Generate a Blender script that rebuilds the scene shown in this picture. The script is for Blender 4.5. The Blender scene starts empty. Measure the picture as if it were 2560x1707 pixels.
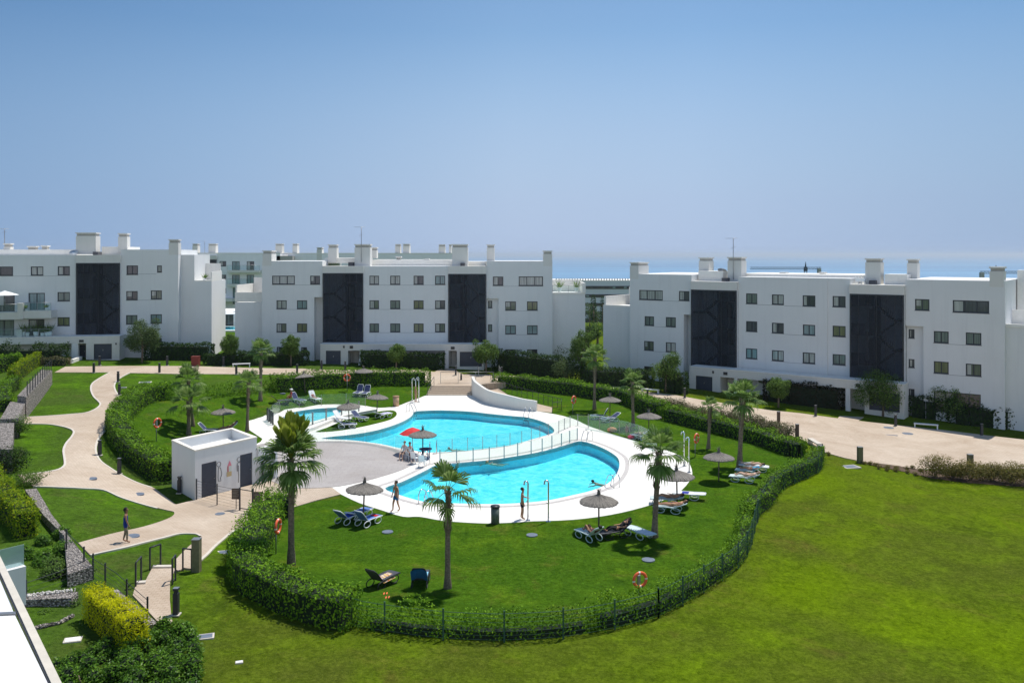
import bpy, bmesh, math, random
from mathutils import Vector, Matrix, noise
from mathutils.geometry import delaunay_2d_cdt
R = math.radians
sc = bpy.context.scene
COL = sc.collection
# ---------------------------------------------------------------- camera, sky, sun
FPX, CX, HY, CAMZ = 2150.0, 1280.0, 636.0, 15.0
cam_d = bpy.data.cameras.new('camera'); cam = bpy.data.objects.new('camera', cam_d); COL.objects.link(cam)
cam.location = (0, 0, CAMZ); cam.rotation_euler = (R(90), 0, 0)
cam_d.sensor_width = 36; cam_d.lens = 36*FPX/2560; cam_d.shift_y = -(853.5-HY)/2560
cam_d.clip_start = 0.5; cam_d.clip_end = 90000
sc.camera = cam
SUN_EL, SUN_AZ = R(66), math.atan2(0.64, 0.77)
w = bpy.data.worlds.new('World'); sc.world = w; w.use_nodes = True
wn = w.node_tree.nodes; wl = w.node_tree.links
sky = wn.new('ShaderNodeTexSky'); sky.sky_type = 'NISHITA'; sky.sun_disc = False
sky.sun_elevation = SUN_EL; sky.sun_rotation = SUN_AZ
sky.altitude = 0; sky.air_density = 1.0; sky.dust_density = 0.0; sky.ozone_density = 4.0
SKY_S = 0.148
wtc = wn.new('ShaderNodeTexCoord'); wsep = wn.new('ShaderNodeSeparateXYZ'); wl.new(wtc.outputs['Generated'], wsep.inputs[0])
wr = wn.new('ShaderNodeValToRGB'); wl.new(wsep.outputs[2], wr.inputs[0])   # marine haze low in the sky
for i_, (p_, v_) in enumerate([(0.0, 1.0), (.06, .92), (.14, .68), (.25, .16), (.42, 0.0)]):
    e_ = wr.color_ramp.elements[i_] if i_ < 2 else wr.color_ramp.elements.new(p_)
    e_.position = p_; e_.color = (v_, v_, v_, 1)
wm = wn.new('ShaderNodeMix'); wm.data_type = 'RGBA'; wl.new(wr.outputs[0], wm.inputs[0]); wl.new(sky.outputs[0], wm.inputs[6])
wm.inputs[7].default_value = (.247/.38/SKY_S, .312/.43/SKY_S, .436/.43/SKY_S, 1)
def wramp(axis, stops):
    mr = wn.new('ShaderNodeMapRange'); wl.new(wsep.outputs[axis], mr.inputs[0]); mr.inputs[1].default_value = -1; mr.inputs[2].default_value = 1
    r = wn.new('ShaderNodeValToRGB'); wl.new(mr.outputs[0], r.inputs[0]); e = r.color_ramp.elements
    for i_, (p_, c_) in enumerate(stops):
        k_ = e[i_] if i_ < 2 else e.new(p_)
        k_.position = p_; k_.color = (*c_, 1)
    return r.outputs[0]
def wmul(a_, b_):
    m_ = wn.new('ShaderNodeMix'); m_.data_type = 'RGBA'; m_.blend_type = 'MULTIPLY'; m_.inputs[0].default_value = 1; wl.new(a_, m_.inputs[6]); wl.new(b_, m_.inputs[7]); return m_
# deeper blue away from the sun, plus lens vignetting darkened into both sides
wmx = wmul(wm.outputs[2], wramp(0, [(.18, (.50, .64, .76)), (.34, (.74, .83, .90)), (.50, (1, 1, 1)), (.60, (.98, .99, 1)), (.80, (.72, .80, .85))]))
wm2 = wmul(wmx.outputs[2], wramp(1, [(.10, (1.0, .82, .64)), (.38, (.86, .74, .62)), (.62, (.38, .43, .43)), (.95, (.38, .43, .43))]))  # sky behind the camera brightened and warmed, added fill for the facades
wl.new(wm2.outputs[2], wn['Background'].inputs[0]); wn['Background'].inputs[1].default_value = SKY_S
sd = bpy.data.lights.new('sun', 'SUN'); sd.energy = 2.8; sd.angle = R(0.53); sd.color = (1, 0.955, 0.88)
so = bpy.data.objects.new('sun', sd); COL.objects.link(so)
SD = Vector((math.sin(SUN_AZ)*math.cos(SUN_EL), math.cos(SUN_AZ)*math.cos(SUN_EL), math.sin(SUN_EL)))
so.rotation_euler = (-SD).to_track_quat('-Z', 'Y').to_euler(); so.location = SD*80
sc.view_settings.view_transform = 'Standard'; sc.view_settings.look = 'None'
sc.view_settings.exposure = 0.81; sc.view_settings.gamma = 1
sc.cycles.use_denoising = True
sc.cycles.max_bounces = 8; sc.cycles.transparent_max_bounces = 24; sc.cycles.volume_bounces = 0
sc.cycles.caustics_reflective = False; sc.cycles.caustics_refractive = False
rnd = random.Random(7)

# ---------------------------------------------------------------- pixel <-> ground helpers
CROP = dict(U0=(0,550),U1=(640,550),U2=(1280,550),U3=(1920,550),A=(0,880),B=(640,880),C=(1280,880),D=(1920,880),
            E=(0,1287),F=(640,1287),G=(1280,1287),H=(1920,1287))
def q(c, X, Y):
    x0, y0 = CROP[c]; return (x0+X/3.675, y0+Y/3.675)
def sstep(a, b, t):
    t = max(0., min(1., (t-a)/(b-a))); return t*t*(3-2*t)
def hgt(x, y):
    base = 0.3 + 0.4*sstep(75, 98, y) - (0.0395 if x < 0 else 0.036)*max(-75, min(70, x))
    if y > 128: base -= (min(y, 1500)-128)*0.052
    d = math.hypot((x+1.0)/23.5, (y-68)/26.0)
    wgt = 1-sstep(1.0, 1.32, d)
    yy = 0.0
    if y > 60 and x < -3 and x > -14 and d < 1.4:   # step up behind the pool stair
        pass
    return base*(1-wgt) + yy
def gp(px, py, z=None):
    """photo pixel -> point on the terrain (or on the level plane z)"""
    zz = 0.0 if z is None else z
    for _ in range(14):
        Y = (CAMZ-zz)*FPX/(py-HY); X = (px-CX)*Y/FPX
        if z is not None: break
        zz = 0.5*zz+0.5*hgt(X, Y)
    return Vector((X, Y, zz))
def g(c, X, Y, z=None):
    return gp(*q(c, X, Y), z)

# ---------------------------------------------------------------- materials
def node_mat(name):
    m = bpy.data.materials.new(name); m.use_nodes = True
    nt = m.node_tree; b = nt.nodes['Principled BSDF']
    return m, nt, b
def ramp(nt, fac, stops):
    r = nt.nodes.new('ShaderNodeValToRGB'); e = r.color_ramp.elements
    e[0].position, e[0].color = stops[0][0], (*stops[0][1], 1)
    e[1].position, e[1].color = stops[-1][0], (*stops[-1][1], 1)
    for p, c in stops[1:-1]:
        k = e.new(p); k.color = (*c, 1)
    nt.links.new(fac, r.inputs[0]); return r.outputs[0]
def noisen(nt, scale, detail=4, rough=.55, dist=0, co=None, stretch=None):
    n = nt.nodes.new('ShaderNodeTexNoise'); n.inputs['Scale'].default_value = scale
    n.inputs['Detail'].default_value = detail; n.inputs['Roughness'].default_value = rough
    n.inputs['Distortion'].default_value = dist
    if co is None:
        tc = nt.nodes.new('ShaderNodeTexCoord'); co = tc.outputs['Object']
    if stretch:
        mp = nt.nodes.new('ShaderNodeMapping'); mp.inputs['Scale'].default_value = stretch
        nt.links.new(co, mp.inputs[0]); co = mp.outputs[0]
    nt.links.new(co, n.inputs['Vector']); return n.outputs['Fac']
def mixc(nt, fac, a, b, mode='MIX'):
    m = nt.nodes.new('ShaderNodeMix'); m.data_type = 'RGBA'; m.blend_type = mode
    for s, v in ((0, fac), (6, a), (7, b)):
        if isinstance(v, (tuple, list)): m.inputs[s].default_value = (*v[:3], 1)
        elif isinstance(v, (int, float)): m.inputs[s].default_value = v
        else: nt.links.new(v, m.inputs[s])
    return m.outputs[2]
def bump(nt, b, h, strength, dist=0.02):
    bp = nt.nodes.new('ShaderNodeBump'); bp.inputs['Strength'].default_value = strength
    bp.inputs['Distance'].default_value = dist
    nt.links.new(h, bp.inputs['Height']); nt.links.new(bp.outputs[0], b.inputs['Normal'])
_M = {}
def pm(name, col, rough=.6, metal=0, var=.12, scale=3., spec=.4, bmp=0.0, alpha=1.0):
    """plain paint / plastic / metal with slight procedural wear"""
    if name in _M: return _M[name]
    m, nt, b = node_mat(name)
    f = noisen(nt, scale, 5, .6)
    c0 = tuple(max(0, c*(1-var)) for c in col); c1 = tuple(min(1, c*(1+var*.6)) for c in col)
    nt.links.new(ramp(nt, f, [(.3, c0), (.7, c1)]), b.inputs['Base Color'])
    b.inputs['Roughness'].default_value = rough; b.inputs['Metallic'].default_value = metal
    b.inputs['Specular IOR Level'].default_value = spec
    if bmp: bump(nt, b, noisen(nt, scale*12, 3), bmp)
    if alpha < 1: b.inputs['Alpha'].default_value = alpha
    _M[name] = m; return m
def wall_mat(name, col, streak=.30):
    m, nt, b = node_mat(name)
    f1 = noisen(nt, .35, 5, .6)
    f2 = noisen(nt, 1.0, 5, .7, stretch=(1.6, 1.6, .09))
    c = ramp(nt, f1, [(.3, tuple(x*.95 for x in col)), (.7, col)])
    c = mixc(nt, mixc(nt, streak, (0, 0, 0), ramp(nt, f2, [(.52, (0, 0, 0)), (.75, (1, 1, 1))])), c, tuple(x*.72 for x in col))
    nt.links.new(c, b.inputs['Base Color']); b.inputs['Roughness'].default_value = .85
    b.inputs['Specular IOR Level'].default_value = .2
    bump(nt, b, noisen(nt, 30, 3), .15, .01)
    return m
M_WALL = wall_mat('white_render', (.74, .745, .74))
M_WALL2 = wall_mat('cream_stone_cladding', (.70, .685, .645))
M_COP = pm('coping', (.80, .78, .73), .8, var=.06)
M_SOFF = pm('warm_grey_trim', (.42, .40, .37), .9)  # mid grey of the chimney recess bands and one back roof
M_FRAME = pm('dark_window_frame', (.035, .04, .05), .45, var=.1)
M_DOOR = pm('navy_metal_door', (.045, .055, .08), .5, var=.15)
M_DARKM = pm('charcoal_metal', (.035, .038, .045), .45, var=.2)
M_GREYM = pm('grey_metal', (.30, .31, .32), .4, metal=.6, var=.15)
M_STEEL = pm('stainless_steel', (.62, .64, .66), .22, metal=1, var=.08)
M_WHITEP = pm('white_plastic', (.80, .82, .82), .4, var=.05)
M_SIGN = pm('dark_sign', (.05, .045, .045), .5)
def pane_mat(name, col, rough=.06, var=.25, sc_=1.2):
    m, nt, b = node_mat(name)
    f = noisen(nt, sc_, 2, .5, stretch=(6, 1, .3))
    nt.links.new(ramp(nt, f, [(.35, tuple(c*(1-var) for c in col)), (.65, tuple(c*(1+var) for c in col))]), b.inputs['Base Color'])
    b.inputs['Roughness'].default_value = .35; b.inputs['Coat Weight'].default_value = 1
    b.inputs['Coat Roughness'].default_value = rough
    return m
PANES = [pane_mat('pane_dark', (.02, .025, .03)), pane_mat('pane_green', (.13, .17, .15)), pane_mat('pane_curtain', (.34, .36, .34)),
         pane_mat('pane_olive', (.12, .14, .06)), pane_mat('pane_teal', (.16, .25, .26)), pane_mat('pane_green2', (.09, .12, .08)),
         pane_mat('pane_dark2', (.045, .05, .06))]
def leaf_mat(name, cols, trans=.35, rough=.7, spec=.12):
    m, nt, b = node_mat(name)
    ge = nt.nodes.new('ShaderNodeNewGeometry')
    c = ramp(nt, ge.outputs['Random Per Island'], [(i/(len(cols)-1), c) for i, c in enumerate(cols)])
    big = noisen(nt, .5, 3, .6)
    c = mixc(nt, ramp(nt, big, [(.4, (0, 0, 0)), (.65, (1, 1, 1))]), c, mixc(nt, .5, c, cols[0]))
    nt.links.new(c, b.inputs['Base Color']); b.inputs['Roughness'].default_value = rough
    b.inputs['Specular IOR Level'].default_value = spec
    tr = nt.nodes.new('ShaderNodeBsdfTranslucent')
    tc = mixc(nt, .6, c, (.30, .42, .03), 'MIX'); nt.links.new(c, tr.inputs[0])
    mx = nt.nodes.new('ShaderNodeMixShader'); mx.inputs[0].default_value = trans
    nt.links.new(b.outputs[0], mx.inputs[1]); nt.links.new(tr.outputs[0], mx.inputs[2])
    nt.links.new(mx.outputs[0], nt.nodes['Material Output'].inputs[0])
    return m
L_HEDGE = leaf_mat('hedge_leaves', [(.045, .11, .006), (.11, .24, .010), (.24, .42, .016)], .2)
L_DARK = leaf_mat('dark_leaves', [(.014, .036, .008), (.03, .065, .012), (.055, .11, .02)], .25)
L_TREE = leaf_mat('tree_leaves', [(.05, .10, .018), (.12, .21, .035), (.22, .33, .08)], .42)
L_PINE = leaf_mat('grey_green_leaves', [(.05, .085, .028), (.10, .16, .05), (.18, .25, .10)], .38)
L_YEL = leaf_mat('yellow_leaves', [(.42, .47, .01), (.68, .66, .008), (.82, .78, .01)], .5)
L_YG = leaf_mat('lime_leaves', [(.09, .18, .008), (.24, .36, .012), (.46, .48, .015)], .42)
L_OLIVE = leaf_mat('olive_brown_leaves', [(.12, .115, .025), (.20, .18, .045), (.23, .17, .06)], .35)
L_PINK = leaf_mat('reddish_shrub_leaves', [(.10, .13, .05), (.20, .13, .09), (.09, .12, .03), (.26, .20, .15)], .3)
L_BUSH = leaf_mat('glossy_dark_bush_leaves', [(.03, .08, .008), (.09, .21, .016), (.20, .36, .035)], .38, .35)
L_PALM = leaf_mat('palm_leaves', [(.09, .16, .03), (.17, .28, .065), (.34, .42, .16)], .5, .4)
L_PALMD = leaf_mat('olive_palm_leaves', [(.16, .22, .015), (.27, .33, .03), (.44, .46, .09)], .45, .5)
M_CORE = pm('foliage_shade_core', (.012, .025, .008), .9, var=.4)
M_TRUNK = pm('bark', (.20, .15, .11), .9, var=.4, scale=9, bmp=.6)
M_PTRUNK = pm('palm_bark', (.23, .175, .12), .95, var=.5, scale=11, bmp=.8)
M_THATCH = None
def grass_mat(name, cols, patches, dry, left=None, lime=None):
    m, nt, b = node_mat(name)
    tc = nt.nodes.new('ShaderNodeTexCoord'); co = tc.outputs['Object']
    big = noisen(nt, .11, 5, .62, .8, co); mid = noisen(nt, .55, 5, .65, .3, co); fine = noisen(nt, 5.5, 6, .85, 0, co)
    blade = noisen(nt, 38, 3, .8, 0, co)
    c = ramp(nt, mid, [(.30, cols[0]), (.5, cols[1]), (.70, cols[2])])
    c = mixc(nt, ramp(nt, big, [(.42, (0, 0, 0)), (.62, (1, 1, 1))]), c, patches)
    dn = noisen(nt, .33, 6, .7, .6, co)
    c = mixc(nt, ramp(nt, dn, [(.56, (0, 0, 0)), (.72, (.75, .75, .75))]), c, dry)
    if lime:
        sx = nt.nodes.new('ShaderNodeSeparateXYZ'); nt.links.new(co, sx.inputs[0]); lx = nt.nodes.new('ShaderNodeMapRange'); nt.links.new(sx.outputs[0], lx.inputs[0]); lx.inputs[1].default_value = 0; lx.inputs[2].default_value = 7
        ln = noisen(nt, .085, 4, .55, 1.2, co, (1, 1, 3.1))
        c = mixc(nt, ramp(nt, ln, [(.46, (0, 0, 0)), (.66, (.62, .62, .62))]), c, mixc(nt, lx.outputs[0], c, lime))
    md = noisen(nt, 2.2, 5, .75, .4, co)
    c = mixc(nt, 1.0, c, ramp(nt, md, [(.3, (.72, .76, .72)), (.7, (1.25, 1.2, 1.22))]), 'MULTIPLY')
    c = mixc(nt, 1.0, c, ramp(nt, fine, [(.32, (.46, .50, .46)), (.68, (1.5, 1.42, 1.45))]), 'MULTIPLY')
    c = mixc(nt, 1.0, c, ramp(nt, blade, [(.32, (.6, .63, .58)), (.68, (1.38, 1.33, 1.3))]), 'MULTIPLY')
    if left:   # a greener sward in the older part of the garden, beyond x = -14 m
        sp = nt.nodes.new('ShaderNodeSeparateXYZ'); nt.links.new(co, sp.inputs[0]); mr = nt.nodes.new('ShaderNodeMapRange')
        nt.links.new(sp.outputs[0], mr.inputs[0]); mr.inputs[1].default_value = -10; mr.inputs[2].default_value = -17
        c = mixc(nt, mr.outputs[0], c, mixc(nt, 1.0, c, left, 'MULTIPLY'))
    nt.links.new(c, b.inputs['Base Color']); b.inputs['Roughness'].default_value = .9
    b.inputs['Specular IOR Level'].default_value = 0
    ad = nt.nodes.new('ShaderNodeMath'); ad.operation = 'ADD'
    nt.links.new(fine, ad.inputs[0]); nt.links.new(blade, ad.inputs[1])
    bump(nt, b, ad.outputs[0], .7, .05)
    return m
M_GRASS = grass_mat('lawn_grass', [(.056, .090, .008), (.090, .142, .009), (.118, .195, .008)], (.080, .108, .014), (.115, .100, .024), (.72, .98, 1.3), (.118, .200, .003))
M_GRASS2 = grass_mat('pool_lawn_grass', [(.034, .084, .008), (.056, .125, .009), (.090, .165, .010)], (.046, .112, .009), (.115, .125, .022))
M_GRASS3 = grass_mat('garden_lawn_grass', [(.038, .072, .014), (.052, .10, .015), (.075, .125, .018)], (.05, .085, .016), (.09, .075, .03))
def paving_mat(name, c0, c1, joint, bw=.3, sc_=1.0, stain=.12):
    m, nt, b = node_mat(name)
    tc = nt.nodes.new('ShaderNodeTexCoord'); co = tc.outputs['Object']
    br = nt.nodes.new('ShaderNodeTexBrick'); br.inputs['Scale'].default_value = sc_
    br.inputs['Color1'].default_value = (*c0, 1); br.inputs['Color2'].default_value = (*c1, 1); br.inputs['Mortar'].default_value = (*joint, 1)
    br.inputs['Mortar Size'].default_value = .012; br.inputs['Brick Width'].default_value = bw; br.inputs['Row Height'].default_value = bw*.6
    nt.links.new(co, br.inputs['Vector'])
    n = noisen(nt, .25, 6, .65, .5, co)
    n2 = noisen(nt, 5, 5, .7, 0, co)
    c = mixc(nt, 1.0, br.outputs[0], ramp(nt, n, [(.3, (1-stain*1.5, 1-stain*1.9, 1-stain*2.3)), (.7, (1.04, 1.03, 1.02))]), 'MULTIPLY')
    c = mixc(nt, 1.0, c, ramp(nt, n2, [(.25, (.9, .89, .88)), (.75, (1.07, 1.07, 1.07))]), 'MULTIPLY')
    nt.links.new(c, b.inputs['Base Color']); b.inputs['Roughness'].default_value = .85
    return m
M_PATH = paving_mat('beige_stamped_paving', (.505, .425, .34), (.555, .47, .38), (.39, .31, .235), .28, stain=.16)
M_DECK = paving_mat('white_pool_deck', (.76, .745, .71), (.78, .765, .73), (.70, .68, .64), .6, stain=.04)
M_TERR = paving_mat('grey_terrace_tiles', (.37, .35, .345), (.39, .37, .362), (.31, .29, .285), .8, stain=.08)
M_KERB = pm('pale_kerb', (.58, .53, .46), .85, var=.1)
M_RIM = pm('pool_rim_grate', (.50, .47, .45), .8, var=.15, scale=6)
M_SOIL = pm('soil', (.10, .065, .04), .95, var=.3)
def gabion_mat():
    m, nt, b = node_mat('gabion_stones')
    tc = nt.nodes.new('ShaderNodeTexCoord')
    v = nt.nodes.new('ShaderNodeTexVoronoi'); v.inputs['Scale'].default_value = 12; v.inputs['Randomness'].default_value = 1
    nt.links.new(tc.outputs['Object'], v.inputs['Vector'])
    sp = nt.nodes.new('ShaderNodeSeparateColor'); nt.links.new(v.outputs['Color'], sp.inputs[0])
    c = ramp(nt, sp.outputs[0], [(0, (.18, .16, .15)), (.5, (.36, .32, .29)), (1, (.58, .52, .47))])
    c = mixc(nt, ramp(nt, v.outputs['Distance'], [(.45, (0, 0, 0)), (.72, (1, 1, 1))]), c, (.08, .07, .06))
    nt.links.new(c, b.inputs['Base Color']); b.inputs['Roughness'].default_value = .9
    iv = nt.nodes.new('ShaderNodeMath'); iv.operation = 'MULTIPLY'; iv.inputs[1].default_value = -1
    nt.links.new(v.outputs['Distance'], iv.inputs[0]); bump(nt, b, iv.outputs[0], 1, .12)
    return m
M_GABION = gabion_mat()
def glass_mat(name, tint, opac, rough=.03):
    m = bpy.data.materials.new(name); m.use_nodes = True; nt = m.node_tree; nt.nodes.clear()
    o = nt.nodes.new('ShaderNodeOutputMaterial'); t = nt.nodes.new('ShaderNodeBsdfTransparent'); t.inputs[0].default_value = (*tint, 1)
    gl = nt.nodes.new('ShaderNodeBsdfGlossy'); gl.inputs['Roughness'].default_value = rough
    di = nt.nodes.new('ShaderNodeBsdfDiffuse'); di.inputs[0].default_value = (.55, .68, .64, 1)
    lw = nt.nodes.new('ShaderNodeLayerWeight'); lw.inputs[0].default_value = .5; fr = nt.nodes.new('ShaderNodeMath'); fr.operation = 'POWER'; fr.inputs[1].default_value = 5; nt.links.new(lw.outputs['Facing'], fr.inputs[0])
    m1 = nt.nodes.new('ShaderNodeMixShader'); m1.inputs[0].default_value = opac
    nt.links.new(t.outputs[0], m1.inputs[1]); nt.links.new(di.outputs[0], m1.inputs[2])
    m2 = nt.nodes.new('ShaderNodeMixShader'); nt.links.new(fr.outputs[0], m2.inputs[0])
    nt.links.new(m1.outputs[0], m2.inputs[1]); nt.links.new(gl.outputs[0], m2.inputs[2])
    nt.links.new(m2.outputs[0], o.inputs[0]); return m
M_GLASS = glass_mat('fence_glass', (.93, .975, .96), .05)
M_GLASSG = glass_mat('greenish_fence_glass', (.88, .96, .92), .13)
M_FROST = glass_mat('frosted_glass', (.75, .88, .88), .45, .3)

# ---------------------------------------------------------------- mesh helper
class MB:
    def __init__(s): s.v = []; s.f = []; s.m = []; s.mi = 0; s.sm = []
    def mat(s, i): s.mi = i; return s
    def add(s, vs, fs, smooth=False):
        o = len(s.v); s.v += [tuple(v) for v in vs]; s.f += [tuple(o+i for i in f) for f in fs]
        s.m += [s.mi]*len(fs); s.sm += [smooth]*len(fs); return s
    def box(s, x0, x1, y0, y1, z0, z1):
        return s.add([(x0,y0,z0),(x1,y0,z0),(x1,y1,z0),(x0,y1,z0),(x0,y0,z1),(x1,y0,z1),(x1,y1,z1),(x0,y1,z1)],
                     [(0,3,2,1),(4,5,6,7),(0,1,5,4),(1,2,6,5),(2,3,7,6),(3,0,4,7)])
    def prism(s, poly, z0, z1, top=True):
        n = len(poly); zz0 = z0 if callable(z0) else (lambda p: z0); zz1 = z1 if callable(z1) else (lambda p: z1)
        vs = [(p[0], p[1], zz0(p)) for p in poly]+[(p[0], p[1], zz1(p)) for p in poly]
        fs = [(i, (i+1) % n, n+(i+1) % n, n+i) for i in range(n)]+[tuple(range(n, 2*n)), tuple(reversed(range(n)))]
        return s.add(vs, fs)
    def tube(s, pts, rad, seg=8, caps=True, smooth=True, closed=False):
        pts = [Vector(p) for p in pts]; n = len(pts)
        rs = rad if isinstance(rad, (list, tuple)) else [rad]*n
        vs = []; prev = None
        for i, p in enumerate(pts):
            if closed: d = pts[(i+1) % n]-pts[i-1]
            else: d = pts[min(i+1, n-1)]-pts[max(i-1, 0)]
            d.normalize()
            if prev is None: a = d.orthogonal().normalized()
            else:
                a = prev-d*prev.dot(d)
                a = a.normalized() if a.length > 1e-5 else d.orthogonal().normalized()
            prev = a; b = d.cross(a)
            vs += [p+(a*math.cos(t)+b*math.sin(t))*rs[i] for t in [2*math.pi*k/seg for k in range(seg)]]
        fs = []
        for i in range(n if closed else n-1):
            j = (i+1) % n
            fs += [(i*seg+k, i*seg+(k+1) % seg, j*seg+(k+1) % seg, j*seg+k) for k in range(seg)]
        if caps and not closed: fs += [tuple(reversed(range(seg))), tuple(range((n-1)*seg, n*seg))]
        return s.add(vs, fs, smooth)
    def ball(s, c, r, seg=10, rings=6, smooth=True):
        r = r if isinstance(r, (tuple, list)) else (r, r, r); vs = []; fs = []
        for i in range(rings+1):
            th = math.pi*i/rings
            for k in range(seg):
                a = 2*math.pi*k/seg
                vs.append((c[0]+r[0]*math.sin(th)*math.cos(a), c[1]+r[1]*math.sin(th)*math.sin(a), c[2]+r[2]*math.cos(th)))
        for i in range(rings):
            fs += [(i*seg+k, (i+1)*seg+k, (i+1)*seg+(k+1) % seg, i*seg+(k+1) % seg) for k in range(seg)]
        return s.add(vs, fs, smooth)
    def build(s, name, mats, parent=None, loc=(0,0,0), rot=(0,0,0)):
        me = bpy.data.meshes.new(name); me.from_pydata(s.v, [], s.f)
        for m in (mats if isinstance(mats, (list, tuple)) else [mats]): me.materials.append(m)
        me.polygons.foreach_set('material_index', s.m); me.polygons.foreach_set('use_smooth', s.sm); me.update()
        o = bpy.data.objects.new(name, me); COL.objects.link(o); o.location = loc; o.rotation_euler = rot
        if parent: o.parent = parent
        return o
def thing(name, label, cat, loc=(0,0,0), rz=0, group=None, rot=None):
    o = bpy.data.objects.new(name, None); COL.objects.link(o); o.location = loc
    o.rotation_euler = rot if rot else (0, 0, rz); o.empty_display_size = .2
    return tag(o, label, cat, group)
def tag(o, label, cat, group=None):
    o['label'] = label; o['category'] = cat
    if group: o['group'] = group
    return o
def struct(o, label=None, kind='structure'):
    o['kind'] = kind
    if label: o['label'] = label
    return o
def dup(root, loc, rz=0, label=None, group=None, rot=None, scale=None):
    def cp(o, par):
        c = o.copy(); COL.objects.link(c); c.parent = par
        for ch in o.children: cp(ch, c)
        return c
    r = cp(root, None); r.location = loc; r.rotation_euler = rot if rot else (0, 0, rz)
    if scale: r.scale = (scale,)*3
    if label: r['label'] = label
    if group: r['group'] = group
    return r
PROTO = {}
def proto(key, maker):
    """first call builds, later calls copy"""
    if key not in PROTO: PROTO[key] = maker(); return PROTO[key], True
    return PROTO[key], False
def place(key, maker, loc, rz, label, group=None, rot=None, scale=None):
    p, first = proto(key, maker)
    if first:
        p.location = loc; p.rotation_euler = rot if rot else (0, 0, rz)
        if scale: p.scale = (scale,)*3
        p['label'] = label
        if group: p['group'] = group
        return p
    return dup(p, loc, rz, label, group, rot, scale or 1.0)
def inpoly(p, poly):
    x, y = p[0], p[1]; c = False; n = len(poly); j = n-1
    for i in range(n):
        xi, yi = poly[i][0], poly[i][1]; xj, yj = poly[j][0], poly[j][1]
        if (yi > y) != (yj > y) and x < (xj-xi)*(y-yi)/(yj-yi)+xi: c = not c
        j = i
    return c
def pdist(p, poly):
    best = 1e9; n = len(poly)
    for i in range(n):
        ax, ay = poly[i][0], poly[i][1]; bx, by = poly[(i+1) % n][0], poly[(i+1) % n][1]
        dx, dy = bx-ax, by-ay; L = dx*dx+dy*dy or 1e-9
        t = max(0, min(1, ((p[0]-ax)*dx+(p[1]-ay)*dy)/L))
        best = min(best, math.hypot(p[0]-ax-t*dx, p[1]-ay-t*dy))
    return best
def smooth(pts, closed=True, sub=4):
    pts = [Vector(p) for p in pts]; n = len(pts); out = []
    for i in range(n if closed else n-1):
        p0, p1, p2, p3 = (pts[(i+k) % n] if closed else pts[max(0, min(n-1, i+k))] for k in (-1, 0, 1, 2))
        for j in range(sub):
            t = j/sub
            out.append(.5*((2*p1)+(p2-p0)*t+(2*p0-5*p1+4*p2-p3)*t*t+(-p0+3*p1-3*p2+p3)*t**3))
    if not closed: out.append(pts[-1])
    return out
def offset(poly, d):
    n = len(poly); out = []; area = sum(poly[i][0]*poly[(i+1) % n][1]-poly[(i+1) % n][0]*poly[i][1] for i in range(n))
    s = 1 if area > 0 else -1
    for i in range(n):
        a, b, c = poly[i-1], poly[i], poly[(i+1) % n]
        t = Vector((c[0]-a[0], c[1]-a[1])); t = t.normalized() if t.length > 1e-9 else Vector((1, 0))
        out.append(Vector((b[0]+s*t.y*d, b[1]-s*t.x*d, b[2] if len(b) > 2 else 0)))
    return out
def sheet(name, poly, mat, zo=0., zf=None, holes=(), skirt=.25, step=2.0, flatz=None):
    """draped sheet with skirt, CDT triangulated"""
    zf = zf or hgt
    loops = [poly]+list(holes); vs = []; es = []
    for lp in loops:
        o = len(vs); n = len(lp); vs += [Vector((p[0], p[1])) for p in lp]; es += [(o+i, o+(i+1) % n) for i in range(n)]
    if flatz is None:
        xs = [p[0] for p in poly]; ys = [p[1] for p in poly]; y = min(ys)+step*.37
        while y < max(ys):
            x = min(xs)+step*.41
            while x < max(xs):
                if inpoly((x, y), poly) and not any(inpoly((x, y), h) for h in holes): vs.append(Vector((x, y)))
                x += step
            y += step
    r = delaunay_2d_cdt(vs, es, [], 0, 1e-5)
    z = (lambda x, y: flatz) if flatz is not None else (lambda x, y: zf(x, y)+zo)
    mb = MB(); V = [(v[0], v[1], z(v[0], v[1])) for v in r[0]]; F = []
    for f in r[2]:
        c = (sum(r[0][i][0] for i in f)/len(f), sum(r[0][i][1] for i in f)/len(f))
        if inpoly(c, poly) and not any(inpoly(c, h) for h in holes):
            a, b, d = (Vector(V[i]) for i in f[:3])
            F.append(tuple(f) if (b-a).cross(d-a).z > 0 else tuple(reversed(f)))
    mb.add(V, F)
    if skirt:
        for lp in loops:
            n = len(lp); S = [(p[0], p[1], z(p[0], p[1])) for p in lp]+[(p[0], p[1], z(p[0], p[1])-skirt) for p in lp]
            mb.add(S, [(i, (i+1) % n, n+(i+1) % n, n+i) for i in range(n)])
    return mb.build(name, mat)
# ================================================================ GROUND, PATHS, POOLS
def P(c, *xy, z=None): return [g(c, xy[i], xy[i+1], z) for i in range(0, len(xy), 2)]
deck_poly = smooth(P('B',-20,600,100,560,250,520,450,495,700,483,950,490,1125,515,1290,500,1400,460,1500,425,z=0)
    +P('B',1590,396,1800,396,2000,396,z=0), closed=False, sub=3) \
  + smooth(P('C',-230,440,-120,480,0,512,120,530,225,545,400,575,560,615,700,680,900,750,1100,810,1300,870,1500,935,1600,1000,1645,1060,1650,1150,1560,1270,1400,1360,1200,1430,900,1500,560,1544,z=0)
    +P('G',200,62,0,74,z=0)+P('F',2130,82,1900,72,1700,55,1500,20,z=0)+P('B',1350,1515,1150,1455,950,1390,780,1310,z=0), closed=False, sub=3) \
  + P('B',700,1248,z=0)+smooth(P('B',370,1262,160,1205,20,1130,-60,1040,-60,930,0,850,z=0)+P('B',60,800,-90,700,-70,640,z=0), closed=False, sub=2)
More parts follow.
